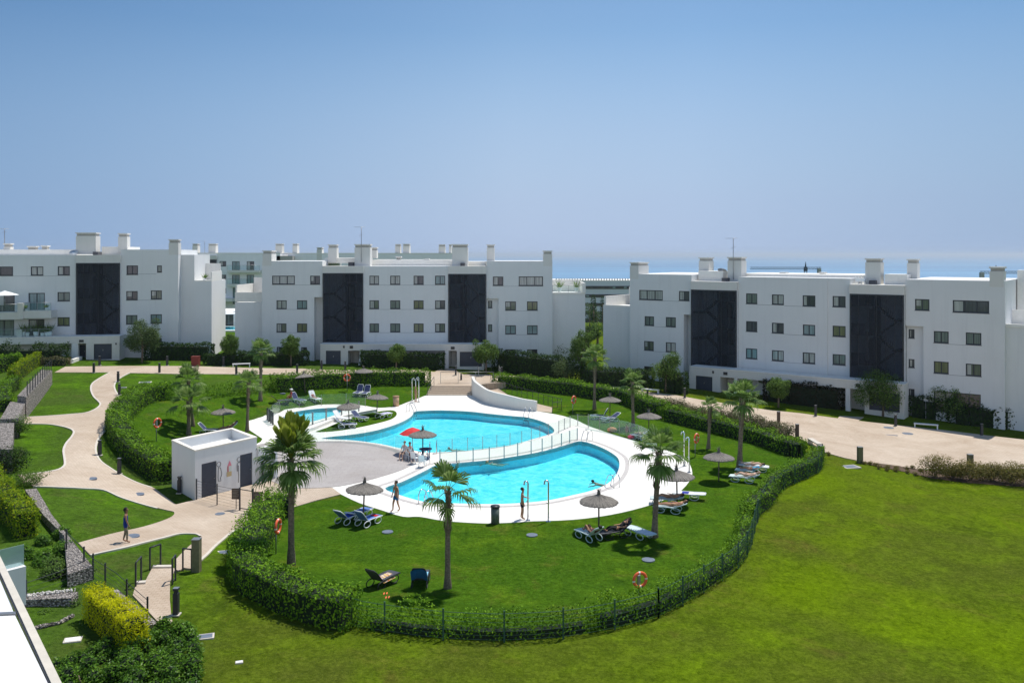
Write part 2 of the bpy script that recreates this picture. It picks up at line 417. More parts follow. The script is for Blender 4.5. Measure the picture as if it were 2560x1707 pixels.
terrace_poly = smooth(P('B',430,835,620,824,820,824,1000,838,1150,862,1290,897,1380,932,1438,985,1430,1040,1330,1092,1150,1150,950,1202,700,1246,370,1255,160,1200,20,1125,-50,1040,-50,930,10,860,180,835,z=0), sub=3)
pool1 = smooth(P('B',600,797,720,778,850,765,1050,735,1220,690,1350,640,1430,590,1455,552,1530,543,1700,538,1950,548,2150,570,z=0)
    +P('C',0,590,150,605,300,650,375,700,385,735,345,758,200,800,0,855,z=0)+P('B',2100,890,1900,910,1700,922,1560,925,1440,905,1290,880,1150,848,900,815,700,805,z=0), sub=3)
pool2 = smooth(P('B',1185,1255,1300,1310,1500,1370,1650,1390,1820,1393,2100,1400,z=0)+P('C',0,1395,300,1370,550,1320,750,1270,880,1210,950,1140,985,1060,975,980,900,920,800,870,700,835,620,822,560,835,450,870,300,910,150,940,0,965,z=0)
    +P('B',2200,988,2000,1010,1800,1030,1650,1045,1580,1080,1480,1130,1330,1200,z=0), sub=3)
kidpool = smooth(P('B',255,600,330,560,450,535,620,518,780,515,800,530,760,565,650,605,520,640,420,660,350,652,290,625,z=0), sub=3)
island = smooth(P('B',548,737,650,698,850,612,1000,572,1200,540,1275,545,1292,580,1240,622,1100,662,900,705,700,733,z=0), sub=3)
# enclosure lawn, bounded by the ring hedge
encl = smooth(P('A',1590,1180,1330,1020,1120,830,1080,680,1210,510,1450,430,1900,400)+P('B',60,350,300,330,560,310,900,300,1300,290,1590,290,1640,310)
    +P('B',2140,320)+P('C',60,340,400,385,760,440,1100,480,1250,560,1500,650,1900,740,2200,800)+P('D',60,870,240,940,470,1030,420,1110,200,1205,20,1310)
    +P('C',2280,1420)+P('G',2190,100,2090,330,1900,590,1640,770,1350,930,900,1050,450,1105,0,1130)+P('F',2000,1130,1580,1100,1000,1040,700,1000,350,900,60,720)
    +P('E',2260,640,2240,480,2300,300)+P('B',150,1500,330,1430,560,1370,770,1315), sub=2)
def ground_z(x, y):
    z = hgt(x, y)
    if (-26 < x < 24 and 40 < y < 98) and inpoly((x, y), deck_poly) and pdist((x, y), deck_poly) > 1.3: z -= 1.6
    return z
xs = [-9000, -4000, -1500, -700, -400, -260, -180, -130, -100, -80]+[-70+1.0*i for i in range(131)]+[68, 80, 100, 130, 180, 260, 400, 700, 1500, 4000, 9000]
ys = [-30, -10, 0, 8, 14]+[18+1.0*i for i in range(96)]+[116, 120, 124, 128, 134, 140, 150, 165, 185, 210, 250, 300, 400, 550, 750, 1000, 1300, 1500, 1800]
mb = MB(); nx = len(xs)
mb.add([(x, y, ground_z(x, y)) for y in ys for x in xs], [(j*nx+i, j*nx+i+1, (j+1)*nx+i+1, (j+1)*nx+i) for j in range(len(ys)-1) for i in range(nx-1)], True)
struct(mb.build('ground', M_GRASS), 'sloping lawn around the pool garden')
struct(sheet('pool_lawn', encl, M_GRASS2, .02, holes=[deck_poly], skirt=0, step=1.5), 'mown green lawn inside the pool enclosure')
struct(sheet('pool_deck', deck_poly, M_DECK, holes=[pool1, pool2, kidpool, island], flatz=.04, skirt=.3), 'white paved deck around the pools')
struct(sheet('grey_terrace', terrace_poly, M_TERR, holes=[], flatz=.07, skirt=.2), 'round grey tiled terrace')
struct(sheet('lawn_island', island, M_GRASS2, flatz=.05, skirt=.2), 'pointed grass island between the pools')
# paths
path_poly = P('A',500,190,600,137,1180,130,1760,132,2352,150)+P('B',430,155,600,165,1000,166,1510,166,1640,186,1700,150,1810,150,1860,190,1905,206,2100,208,2230,215) \
  +P('C',60,225,420,262,760,300,1050,330,1190,362,1500,398,1730,440)+P('D',0,535,300,565,640,612,660,590,880,600,830,635,1100,665,1600,718,2000,768,2600,835,2600,1075,1370,1078,1130,1040,870,1010,700,975,520,925,300,800) \
  +P('C',1900,560,1300,450)+P('C',1100,440,760,395,400,345,0,300)+P('B',2150,275,1990,300,1600,300,1610,285,1300,240,900,215,540,215,230,212)+P('A',2352,207,1600,203,1190,195) \
  +smooth(P('A',1190,195,1120,230,1070,270,1050,320,1080,390,1150,450,1195,505,1170,540,1060,640,1000,700,940,750,900,810,880,880,890,950,930,1010,1000,1060,1110,1130,1250,1200,1400,1250,1440,1270,1615,1405), closed=False, sub=3)[1:] \
  +P('A',1800,1360,2340,1215)+P('B',120,1180,200,1215,370,1258,700,1250,780,1310,560,1365,360,1425,100,1500) \
  +smooth(P('E',2300,112,2150,150,2000,270,1900,370,1830,430,1780,505,1690,500,1640,520), closed=False, sub=2)+P('E',1575,485,1400,490,1330,625,1250,640,1220,745,1340,870,1460,1000,1585,1000,1570,900,1560,780,1562,620,1620,480,1620,410) \
  +smooth(P('E',1620,410,1740,290,1835,215,1845,195,1790,178,1640,180,1500,215,1300,265,1100,315,830,375), closed=False, sub=2)[1:]+P('E',720,262) \
  +smooth(P('E',1000,185,1250,130,1400,90,1540,40)+P('A',1592,1505,1600,1475,1540,1458,1250,1385,1100,1335,950,1270,750,1255,530,1245,310,1240), closed=False, sub=2)+P('A',190,1180,190,1135) \
  +smooth(P('A',400,1110,530,1085,590,1050,597,1010,590,960,585,900,610,840,660,780,678,735,640,705,540,680,430,665,225,662), closed=False, sub=2)+P('A',225,602,450,590) \
  +smooth(P('A',640,575,790,560,880,525,922,485,905,455,860,410,835,345,850,290,920,240,1010,190), closed=False, sub=2)
def dedup(pl):
    out = []
    for p in pl:
        if not out or (Vector(p)-Vector(out[-1])).length > .06: out.append(p)
    return out
def cross(a, b, c, d):
    def o(p, r, s): return (r[0]-p[0])*(s[1]-p[1])-(r[1]-p[1])*(s[0]-p[0])
    return o(a, b, c)*o(a, b, d) < 0 and o(c, d, a)*o(c, d, b) < 0
# the stair flight at the lower left is laid as its own steps, the main path as one sheet
path_poly = dedup(path_poly)
struct(sheet('path', path_poly, M_PATH, .05, skirt=.1, step=1.1), 'beige stamped concrete garden path')
def strip_poly(pts, w0):
    L = []; Rr = []
    for i, p in enumerate(pts):
        d = (pts[min(i+1, len(pts)-1)]-pts[max(i-1, 0)]); d.z = 0; d.normalize(); n = Vector((-d.y, d.x, 0))
        L.append(p+n*w0/2); Rr.append(p-n*w0/2)
    return L, Rr
def kerb(pts, name='path_edge', w0=.14, z=.065, mat=None):
    L, Rr = strip_poly(pts, w0); n = len(pts); mb = MB()
    V = [(p.x, p.y, hgt(p.x, p.y)+z) for p in L]+[(p.x, p.y, hgt(p.x, p.y)+z) for p in Rr]
    V += [(a, b, c-.15) for a, b, c in V]
    F = []
    for i in range(n-1): F += [(i, n+i, n+i+1, i+1), (i, i+1, 2*n+i+1, 2*n+i), (n+i+1, n+i, 3*n+i, 3*n+i+1)]
    mb.add(V, F); return struct(mb.build(name, mat or M_KERB), 'pale kerb strip along the path')
kerb(smooth(P('A',1190,195,1120,230,1070,270,1050,320,1080,390,1150,450,1195,505), closed=False))
kerb(smooth(P('A',1000,700,940,750,900,810,880,880,890,950,930,1010,1000,1060,1110,1130,1250,1200,1400,1250), closed=False))
kerb(smooth(P('A',225,662,430,665,540,680,640,705,678,735,660,780,610,840,585,900,590,960,597,1010,590,1050,530,1085,400,1110,195,1135), closed=False))
kerb(smooth(P('A',225,602,450,590,640,575,790,560,880,525,922,485,905,455,860,410,835,345,850,290,920,240,1010,190), closed=False))
kerb(smooth(P('A',310,1240,530,1245,750,1255,950,1270,1100,1335,1250,1385,1450,1440), closed=False))
kerb(smooth(P('E',830,375,1100,315,1300,265,1500,215,1640,180,1790,178,1845,200), closed=False))
kerb(smooth(P('E',2300,112,2150,150,2000,270,1900,370,1830,430), closed=False))
# pool shells, rims, water
def pool_mat():
    m, nt, b = node_mat('pool_tiles')
    tc = nt.nodes.new('ShaderNodeTexCoord')
    v = nt.nodes.new('ShaderNodeTexBrick'); v.inputs['Scale'].default_value = 1; v.inputs['Brick Width'].default_value = .3; v.inputs['Row Height'].default_value = .15
    v.inputs['Mortar Size'].default_value = .008
    v.inputs['Color1'].default_value = (.19, .76, .90, 1); v.inputs['Color2'].default_value = (.22, .80, .92, 1); v.inputs['Mortar'].default_value = (.28, .80, .90, 1)
    nt.links.new(tc.outputs['Object'], v.inputs['Vector'])
    nt.links.new(v.outputs[0], b.inputs['Base Color']); b.inputs['Roughness'].default_value = .5
    return m
def water_mat(name, tint, wav=2.2, st=.35):
    m = bpy.data.materials.new(name); m.use_nodes = True; nt = m.node_tree; nt.nodes.clear()
    o = nt.nodes.new('ShaderNodeOutputMaterial'); t = nt.nodes.new('ShaderNodeBsdfTransparent')
    tc = nt.nodes.new('ShaderNodeTexCoord'); co = tc.outputs['Object']
    n1 = noisen(nt, wav, 4, .6, 1.5, co); n2 = noisen(nt, wav*3.5, 3, .6, 1.0, co)
    ad = nt.nodes.new('ShaderNodeMath'); ad.operation = 'ADD'; nt.links.new(n1, ad.inputs[0])
    mu = nt.nodes.new('ShaderNodeMath'); mu.operation = 'MULTIPLY'; mu.inputs[1].default_value = .4; nt.links.new(n2, mu.inputs[0]); nt.links.new(mu.outputs[0], ad.inputs[1])
    bp = nt.nodes.new('ShaderNodeBump'); bp.inputs['Strength'].default_value = st; bp.inputs['Distance'].default_value = .12
    nt.links.new(ad.outputs[0], bp.inputs['Height'])
    dk = tuple(c*(.62 if i == 0 else .88 if i == 1 else .94) for i, c in enumerate(tint))
    nt.links.new(ramp(nt, ad.outputs[0], [(.55, dk), (.68, tint), (.80, tuple(min(1, c*1.35) for c in tint))]), t.inputs[0])  # ripple light mottled into the water tint by the wave noise
    gl = nt.nodes.new('ShaderNodeBsdfGlossy'); gl.inputs['Roughness'].default_value = .03; nt.links.new(bp.outputs[0], gl.inputs['Normal'])
    fr = nt.nodes.new('ShaderNodeFresnel'); fr.inputs[0].default_value = 1.33; nt.links.new(bp.outputs[0], fr.inputs['Normal'])
    mf = nt.nodes.new('ShaderNodeMath'); mf.operation = 'MULTIPLY'; mf.inputs[1].default_value = .55; nt.links.new(fr.outputs[0], mf.inputs[0])
    mx = nt.nodes.new('ShaderNodeMixShader'); nt.links.new(mf.outputs[0], mx.inputs[0]); nt.links.new(t.outputs[0], mx.inputs[1]); nt.links.new(gl.outputs[0], mx.inputs[2])
    nt.links.new(mx.outputs[0], o.inputs[0]); return m
M_POOL = pool_mat(); M_WATER = water_mat('pool_water', (.60, .97, 1.0), 1.0, .45); M_WATERK = water_mat('paddling_water', (.72, .93, .96), 2.0, .2)
def pool(name, poly, depth, wat, rim=.45):
    n = len(poly); mb = MB()
    r = delaunay_2d_cdt([Vector((p[0], p[1])) for p in poly], [(i, (i+1) % n) for i in range(n)], [], 1, 1e-5)
    mb.add([(v[0], v[1], -depth) for v in r[0]], [tuple(f) for f in r[2]])
    mb.add([(p[0], p[1], .035) for p in poly]+[(p[0], p[1], -depth) for p in poly], [(i, (i+1) % n, n+(i+1) % n, n+i) for i in range(n)])
    struct(mb.build(name+'_basin', M_POOL), 'tiled basin of the '+name.replace('_', ' '))
    struct(sheet(name+'_water', offset(poly, -.01), wat, flatz=-.06, skirt=0), 'turquoise water of the '+name.replace('_', ' '))
    if rim:
        a = offset(poly, rim); b = offset(poly, rim+.28); mb = MB()
        mb.add([(p[0], p[1], .052) for p in a]+[(p[0], p[1], .052) for p in b], [(i, (i+1) % n, n+(i+1) % n, n+i) for i in range(n)])
        struct(mb.build(name+'_overflow_rim', M_RIM), 'grey overflow grate around the '+name.replace('_', ' '))
pool('upper_pool', pool1, .75, M_WATER, 0); pool('lower_pool', pool2, .85, M_WATER, .42); pool('paddling_pool', kidpool, .35, M_WATERK, 0)
# sea far below and behind
def sea_mat():
    m, nt, b = node_mat('sea_water')
    n = noisen(nt, .0022, 6, .7, .6, stretch=(.06, 1, 1))
    nt.links.new(ramp(nt, n, [(.38, (.070, .175, .31)), (.5, (.115, .26, .42)), (.6, (.15, .32, .49))]), b.inputs['Base Color'])
    b.inputs['Roughness'].default_value = .45; b.inputs['IOR'].default_value = 1.33
    bump(nt, b, noisen(nt, .05, 4, .7, stretch=(.3, 1, 1)), .3, 1.5)
    return m
mb = MB(); mb.add([(-60000, 1700, -62), (60000, 1700, -62), (60000, 62000, -62), (-60000, 62000, -62)], [(0, 1, 2, 3)])
struct(mb.build('sea', sea_mat()), 'calm blue sea to the horizon')
hm = bpy.data.materials.new('haze_air'); hm.use_nodes = True; hm.node_tree.nodes.clear()
ho = hm.node_tree.nodes.new('ShaderNodeOutputMaterial'); hv = hm.node_tree.nodes.new('ShaderNodeVolumePrincipled')
hv.inputs['Color'].default_value = (.80, .90, 1.0, 1); hv.inputs['Density'].default_value = 0.00009; hv.inputs['Anisotropy'].default_value = .3
hm.node_tree.links.new(hv.outputs[0], ho.inputs['Volume'])
mb = MB(); mb.box(-61000, 61000, -60, 62500, -100, 45)
struct(mb.build('haze', hm), 'pale sea haze in the air', 'stuff')
# ================================================================ BUILDINGS
M_JOINT = pm('grey_render_joint', (.40, .41, .42), .9)  # darker grey of the thin joint lines in the render
class Bld:
    def __init__(s, name, label, cat, A, B, base_px):
        """A, B: plan points (x, y) of the left and right end of the facade"""
        s.A = Vector(A); s.u = (Vector(B)-s.A).normalized(); s.v = Vector((-s.u.y, s.u.x)); s.ang = math.atan2(s.u.y, s.u.x)
        s.z0 = 0; s.z0 = 0
        s.root = thing(name, label, cat, (A[0], A[1], 0), s.ang)
        s.base = 0
    def uz(s, px, py, off=0):
        d = Vector(((px-CX)/FPX, 1.0)); O = s.A+s.v*off
        t = (O.dot(s.v))/(d.dot(s.v)); p = d*t
        return ((p-O).dot(s.u), CAMZ+t*(HY-py)/FPX)
    def U(s, px, off=0): return s.uz(px, 700, off)[0]
    def Z(s, px, py, off=0): return s.uz(px, py, off)[1]
    def r(s, c, x0, y0, x1, y1, off=0):
        a = q(c, x0, y0); b = q(c, x1, y1); m = (a[0]+b[0])/2
        return (s.U(a[0], off), s.U(b[0], off), s.Z(m, b[1], off), s.Z(m, a[1], off))   # u0,u1,z0,z1
    def box(s, name, mat, u0, u1, v0, v1, z0, z1, parent=None, label=None):
        mb = MB(); mb.box(u0, u1, v0, v1, z0, z1); o = mb.build(name, mat, parent or s.root)
        if label: o['label'] = label
        return o
    def wall(s, u0, u1, z0, z1, off, depth, holes=(), mat=None, name='wall', recess=.16, joints=()):
        """front sheet with real window openings and reveals, then the body behind"""
        us = sorted({u0, u1, *[h[0] for h in holes], *[h[1] for h in holes]}); zs = sorted({z0, z1, *[h[2] for h in holes], *[h[3] for h in holes]})
        us = [u for u in us if u0 <= u <= u1]; zs = [z for z in zs if z0 <= z <= z1]
        mb = MB()
        for i in range(len(us)-1):
            for j in range(len(zs)-1):
                cu, cz = (us[i]+us[i+1])/2, (zs[j]+zs[j+1])/2
                if any(h[0] < cu < h[1] and h[2] < cz < h[3] for h in holes): continue
                mb.add([(us[i], off, zs[j]), (us[i+1], off, zs[j]), (us[i+1], off, zs[j+1]), (us[i], off, zs[j+1])], [(0, 1, 2, 3)])
        for h in holes:
            a, b, c, d = h; y0, y1 = off, off+recess
            mb.add([(a,y0,c),(b,y0,c),(b,y0,d),(a,y0,d),(a,y1,c),(b,y1,c),(b,y1,d),(a,y1,d)], [(0,4,5,1),(1,5,6,2),(2,6,7,3),(3,7,4,0),(4,7,6,5)])
        mb.add([(u0,off,z0),(u1,off,z0),(u1,off+depth,z0),(u0,off+depth,z0),(u0,off,z1),(u1,off,z1),(u1,off+depth,z1),(u0,off+depth,z1)], [(4,5,6,7),(1,2,6,5),(2,3,7,6),(3,0,4,7)])
        # thin render joints, 3 mm proud
        for (ja, jb, jz) in joints: pass
        o = mb.build(name, mat or M_WALL, s.root)
        hs = sorted(holes, key=lambda h: (round(h[2]), h[0])); jm = MB()
        for a, b in zip(hs, hs[1:]):
            if abs(a[2]-b[2]) < .8 and b[0]-a[1] > .4: z = (a[2]+b[2])/2-.06; jm = MB(); jm.box(a[1]+.06, b[0]-.06, off-.003, off+.01, z-.03, z+.02); jm.build('render_joint', M_JOINT, o)
        return o
    def window(s, h, off, pane=None, mull=1, kind='window', fw=.10):
        a, b, c, d = h; y = off+.06
        mb = MB(); mb.box(a, b, y, y+.07, c, c+fw); mb.box(a, b, y, y+.07, d-fw, d); mb.box(a, a+fw, y, y+.07, c+fw, d-fw); mb.box(b-fw, b, y, y+.07, c+fw, d-fw)
        for k in range(mull):
            x = a+(b-a)*(k+1)/(mull+1); mb.box(x-.045, x+.045, y, y+.07, c+fw, d-fw)
        mb.box(a-.04, b+.04, off-.03, off+.02, c-.05, c-.002)
        f = mb.build(kind, M_FRAME, s.root)
        m2 = MB(); m2.box(a+fw, b-fw, y+.04, y+.05, c+fw, d-fw)
        # a blind or a half-drawn curtain inside gives every pane its own look
        pn = pane if pane is not None else rnd.choice([1, 1, 2, 5, 0, 4, 6, 1])
        m2.build('pane', PANES[pn], f)
        if pn in (0, 6, 5) and rnd.random() < .7:
            m3 = MB(); t = rnd.uniform(.25, .6); m3.box(a+fw, a+fw+(b-a-2*fw)*t, y+.036, y+.039, c+fw+(d-c)*rnd.choice([0, 0, .3]), d-fw); m3.build('curtain', PANES[2], f)
        return f
    def chimney(s, c, x0, y0, x1, y1, off, th=1.2, mat=None):
        u0, u1, z0, z1 = s.r(c, x0, y0, x1, y1, off)
        if off == 0: off = -.006
        mb = MB(); mb.box(u0, u1, off, off+th, z0-.6, z1-.42)
        mb.mat(1); mb.box(u0+.08, u1-.08, off+.08, off+th-.08, z1-.42, z1-.16)
        mb.mat(0); mb.box(u0-.04, u1+.04, off-.04, off+th+.04, z1-.16, z1)
        return mb.build('chimney', [mat or M_WALL2, M_SOFF], s.root)
    def stair(s, h, off, flip=False, side=None):
        """dark mesh screen with the open stair visible behind it"""
        a, b, c, d = h; w = b-a; D = 3.0
        scr = MB(); 
        scr.box(a, b, off-.02, off+.0, c, d)
        p = scr.build('stair_screen', M_SCREEN, s.root)
        fr = MB(); t = .14
        fr.box(a, a+t, off-.08, off-.021, c, d); fr.box(b-t, b, off-.08, off-.021, c, d); fr.box(a+t, b-t, off-.08, off-.021, d-t, d); fr.box(a+t, b-t, off-.08, off-.021, c, c+t)
        n = int(w/.8)
        for k in range(1, n): x = a+w*k/n; fr.box(x-.02, x+.02, off-.06, off-.021, c+t, d-t)
        fr.build('screen_frame', M_DARKM, p)
        st = MB(); fl = 3.0; z = d-fl*.35; mir = (lambda x: a+b-x) if flip else (lambda x: x)
        def bar(x0, x1, y0, y1, z0, z1): x0, x1 = sorted((mir(x0), mir(x1))); st.box(x0, x1, y0, y1, z0, z1)
        while z > c-.5:
            bar(a+.05, a+w*.40, off+.4, off+2.7, z-.2, z)                      # landing on every floor
            bar(a+.05, a+w*.26, off+.4, off+.45, z, z+1.0)                      # landing parapet
            bar(a+w*.30, a+w*.42, off+1.2, off+2.8, z, z+2.4)                   # dark lobby opening
            zz = z-fl/2
            if zz > c: bar(a+w*.80, b-.05, off+.4, off+2.7, zz-.16, zz)
            N = 9; xa0, xa1 = a+w*.46, a+w*.80
            for i in range(N):
                xa = xa0+(xa1-xa0)*i/N; xb = xa0+(xa1-xa0)*(i+1)/N; za = z-(fl/2)*(i+1)/N
                if za > c: bar(xa, xb, off+.5, off+1.3, za-.13, za+.03); bar(xa+.02, xa+.045, off+.5, off+.52, za, za+.8)
                zb3 = zz-(fl/2)*(i+1)/N; xa2 = xa1-(xb-xa0)
                if zb3 > c: bar(xa2, xa2+(xb-xa), off+1.9, off+2.6, zb3-.10, zb3+.02)
            z -= fl
        bar(a+w*.42, a+w*.45, off+.4, off+2.8, c, d)
        st.build('staircase', M_STAIR, s.root)
        bk = MB(); bk.box(a+.02, b-.02, off+2.9, off+2.98, c, d); bk.box(a, a+.02, off+.01, off+2.9, c, d); bk.box(b-.02, b, off+.01, off+2.9, c, d)
        pass
        bk.build('stair_well', M_WELL, s.root)
def screen_mat():
    m = bpy.data.materials.new('perforated_dark_screen'); m.use_nodes = True; nt = m.node_tree; nt.nodes.clear()
    o = nt.nodes.new('ShaderNodeOutputMaterial'); t = nt.nodes.new('ShaderNodeBsdfTransparent'); t.inputs[0].default_value = (.70, .74, .80, 1)
    d = nt.nodes.new('ShaderNodeBsdfPrincipled'); d.inputs['Base Color'].default_value = (.030, .036, .048, 1); d.inputs['Roughness'].default_value = .5
    mx = nt.nodes.new('ShaderNodeMixShader'); mx.inputs[0].default_value = .27
    nt.links.new(t.outputs[0], mx.inputs[1]); nt.links.new(d.outputs[0], mx.inputs[2]); nt.links.new(mx.outputs[0], o.inputs[0]); return m
M_SCREEN = screen_mat(); M_STAIR = pm('stair_concrete', (.09, .09, .10), .8, var=.1); M_WELL = pm('stair_well_render', (.74, .75, .76), .85)
M_WALLF = wall_mat('far_white_render', (.86, .86, .87)); M_SLATE = pm('ground_floor_wall', (.50, .52, .55), .85, var=.08)
def antenna(root, u, v, z0, h):
    mb = MB(); mb.tube([(u, v, z0), (u, v, z0+h)], .04, 6); mb.tube([(u-.9, v, z0+h), (u+.5, v, z0+h)], .02, 5)
    for k in range(6): x = u-.9+k*.25; mb.tube([(x, v-.3, z0+h), (x, v+.3, z0+h)], .012, 4)
    mb.tube([(u-.3, v, z0+h*.75), (u+.3, v, z0+h*.8)], .02, 4)
    return mb.build('antenna', M_GREYM, root)
def sign(b, c, x0, y0, x1, y1, off):
    a = b.r(c, x0, y0, x1, y1, off); mb = MB(); mb.box(a[0], a[1], off-.04, off-.004, a[2], a[3]); mb.build('number_sign', M_SIGN, b.root)
def door(b, h, off, kind='door', handle=True, n=1):
    a, bb, c, d = h; mb = MB(); mb.box(a, bb, off+.05, off+.1, c, d)
    for k in range(1, n+1): pass
    o = mb.build(kind, M_DOOR, b.root)
    m2 = MB(); m2.box(a, a+.07, off+.0, off+.05, c, d); m2.box(bb-.07, bb, off+0, off+.05, c, d); m2.box(a+.07, bb-.07, off+0, off+.05, d-.07, d)
    m2.build('door_frame', M_DARKM, o)
    m3 = MB(); m3.box((a+bb)/2-.04 if kind != 'door' else bb-.2, (a+bb)/2+.04 if kind != 'door' else bb-.14, off-.0, off+.048, c+1.0, c+1.18); m3.build('handle', M_GREYM, o)
    return o
def railing(b, u0, u1, v, z, h=1.0, glass=True, name='balcony_rail'):
    mb = MB(); mb.tube([(u0, v, z+h), (u1, v, z+h)], .025, 6); n = max(1, int((u1-u0)/1.4))
    for k in range(n+1): x = u0+(u1-u0)*k/n; mb.box(x-.02, x+.02, v-.02, v+.02, z, z+h)
    o = mb.build(name, M_GREYM, b.root)
    if glass: g_ = MB(); g_.box(u0+.03, u1-.03, v-.006, v+.006, z+.05, z+h-.06); g_.build('glass_panel', M_GLASS, o)
    return o
def plant_pot(b, u, v, z, s=.9, mat=None):
    o = MB(); o.tube([(u, v, z), (u, v, z+.4*s)], [.18*s, .24*s], 10); p = o.build('planter', M_WHITEP, b.root)
    l = MB()
    for k in range(60):
        a = rnd.uniform(0, 6.28); r0 = rnd.uniform(.1, .7)*s; e = rnd.uniform(.5, 1.4); w_ = .05
        x, y, zz = u+math.cos(a)*r0*.3, v+math.sin(a)*r0*.3, z+.4*s; dx, dy = math.cos(a), math.sin(a)
        t = (x+dx*r0, y+dy*r0, zz+e*s*.7)
        l.add([(x-dy*w_, y+dx*w_, zz+.1), (x+dy*w_, y-dx*w_, zz+.1), t], [(0, 1, 2)])
    l.build('foliage', L_PALM, p)

# ---------------------------------------------------------------- centre building
b = Bld('apartment_building', 'long white apartment block behind the pool stair with two dark stair towers', 'building', (-31.3, 107.7), (5.06, 107.7), 0)
zb = .2
top = lambda c, X, Y, off=0: b.Z(*q(c, X, Y), off)
U = lambda c, X, off=0: b.U(q(c, X, 0)[0], off)
lw = [('U1',148,512,357,592),('U1',498,512,588,592),('U1',188,738,282,817),('U1',376,738,470,817),('U1',188,950,280,1030),('U1',376,950,470,1030),('U1',190,1165,250,1250),('U1',415,1168,468,1235)]
holes = [b.r(*w_) for w_ in lw]
uL, uR = b.U(655), U('U1', 610)
zr = top('U1', 350, 378)
rec_u, rec_z = U('U1', 534), top('U1', 560, 710)
holes_m = [h for h in holes if h[1] < rec_u+3]
b.wall(uL, rec_u, zb, rec_z, 0, 12, [h for h in holes if h[3] < rec_z]); b.wall(uL, uR, rec_z, zr, 0, 12, [h for h in holes if h[3] > rec_z])
b.wall(rec_u, uR, zb, rec_z, 1.2, 10, [], name='recessed_wall')
for i, h in enumerate(holes): b.window(h, 0, pane=[2, 6, 2, 4, 5, 3, 6, 0][i], mull=2 if i == 0 else 1)
# towers
for (xl, xr, yt, ys, yb_, flip) in ((610, 990, 425, 488, 1130, True), (1765, 2117, 425, 495, 1140, False)):
    a = b.r('U1', xl, yt, xr, ys, -.3); h = b.r('U1', xl+3, ys, xr-3, yb_, -.3)
    b.box('tower_header', M_WALL2, a[0], a[1], -.35, 4, h[3], a[3])
    b.box('tower_base', M_WALL2, a[0], a[1], -.3, 3, zb, h[2]-.003)
    b.stair((a[0]+.05, a[1]-.05, h[2], h[3]-.003), -.3, flip)
# middle
mw = [('U1', x0, y0, x1, y1) for (y0, y1) in ((512, 594), (738, 817), (950, 1030)) for (x0, x1) in ((1042, 1130), (1233, 1325), (1448, 1540), (1645, 1738))]
mh = [b.r(*w_) for w_ in mw]
b.wall(U('U1', 990), U('U1', 1765), zb, top('U1', 1380, 425), 0, 12, mh)
for i, h in enumerate(mh): b.window(h, 0, pane=[2, 2, 6, 4, 5, 1, 3, 6, 1, 1, 3, 5][i])
# right wing with set back strip
rw = [('U1',2176,520,2272,603),('U2',62,519,285,605),('U1',2290,748,2388,830),('U2',138,748,235,830),('U1',2290,967,2388,1048),('U2',138,967,235,1050),('U1',2290,1188,2385,1272),('U2',138,1188,233,1272)]
rh = [b.r(*w_) for w_ in rw]; ru, rz = U('U1', 2228), top('U1', 2170, 722)
zr2 = top('U1', 2300, 378)
b.wall(U('U1', 2117), b.U(1381), rz, zr2, 0, 12, [h for h in rh if h[3] > rz]); b.wall(ru, b.U(1381), zb, rz, 0, 12, [h for h in rh if h[3] < rz])
sh = [b.r('U1', 2132, 742, 2170, 808, .5), b.r('U1', 2132, 958, 2170, 1024, .5)]
b.wall(U('U1', 2117), ru, zb, rz, .5, 8, sh, name='recessed_wall')
for i, h in enumerate(rh): b.window(h, 0, pane=[6, 2, 5, 3, 4, 4, 6, 0][i], mull=2 if i == 1 else 1)
for h in sh: b.window(h, .5, pane=1, mull=0)
# side wings with roof terraces
uw0, uw1 = b.U(587.5, 1.5), uL; zt = b.Z(620, 741, 1.5)
b.box('side_wing', M_WALL, uw0, uw1-.003, 1.5, 13, zb, b.Z(620, 732, 1.5)-1.2)
a = b.r('U1', -190, 90, 50, 115, 1.5)
zw = b.Z(620, 731, 1.5); 
mb = MB(); mb.box(uw0, uw1-.003, 1.5, 1.7, zw-1.2, zw-.0); mb.box(uw0, uw0+.2, 1.7, 9, zw-1.2, zw+.9); mb.box(uw0+.2, uw1-.003, 8.8, 9, zw-1.2, zw+1.7); mb.build('terrace_parapet', M_COP, b.root)
ux0, ux1 = b.U(1381)+.003, b.U(1463, 1.5); zx = b.Z(1420, 733, 1.5)
b.box('side_wing', M_WALL, ux0, ux1, 1.5, 13, zb, zx-.1)
mb = MB(); mb.box(ux0, ux1, 1.4, 1.7, zx-.1, zx+.1); mb.box(ux1-.2, ux1, 1.7, 9, zx-.1, zx+1.3); mb.box(ux0, ux1-.2, 8.8, 9, zx-.1, zx+1.5); mb.build('terrace_parapet', M_COP, b.root)
railing(b, ux0+.1, ux1-.1, 1.6, zx+.1, .9); plant_pot(b, ux0+1.0, 2.6, zx+.1, 1.3); plant_pot(b, ux0+3.2, 2.6, zx+.1, 1.3)
mb = MB(); mb.box(ux1-.35, ux1+.05, 1.3, 1.8, zx+.1, zx+1.3); mb.build('corner_pier', M_COP, b.root)
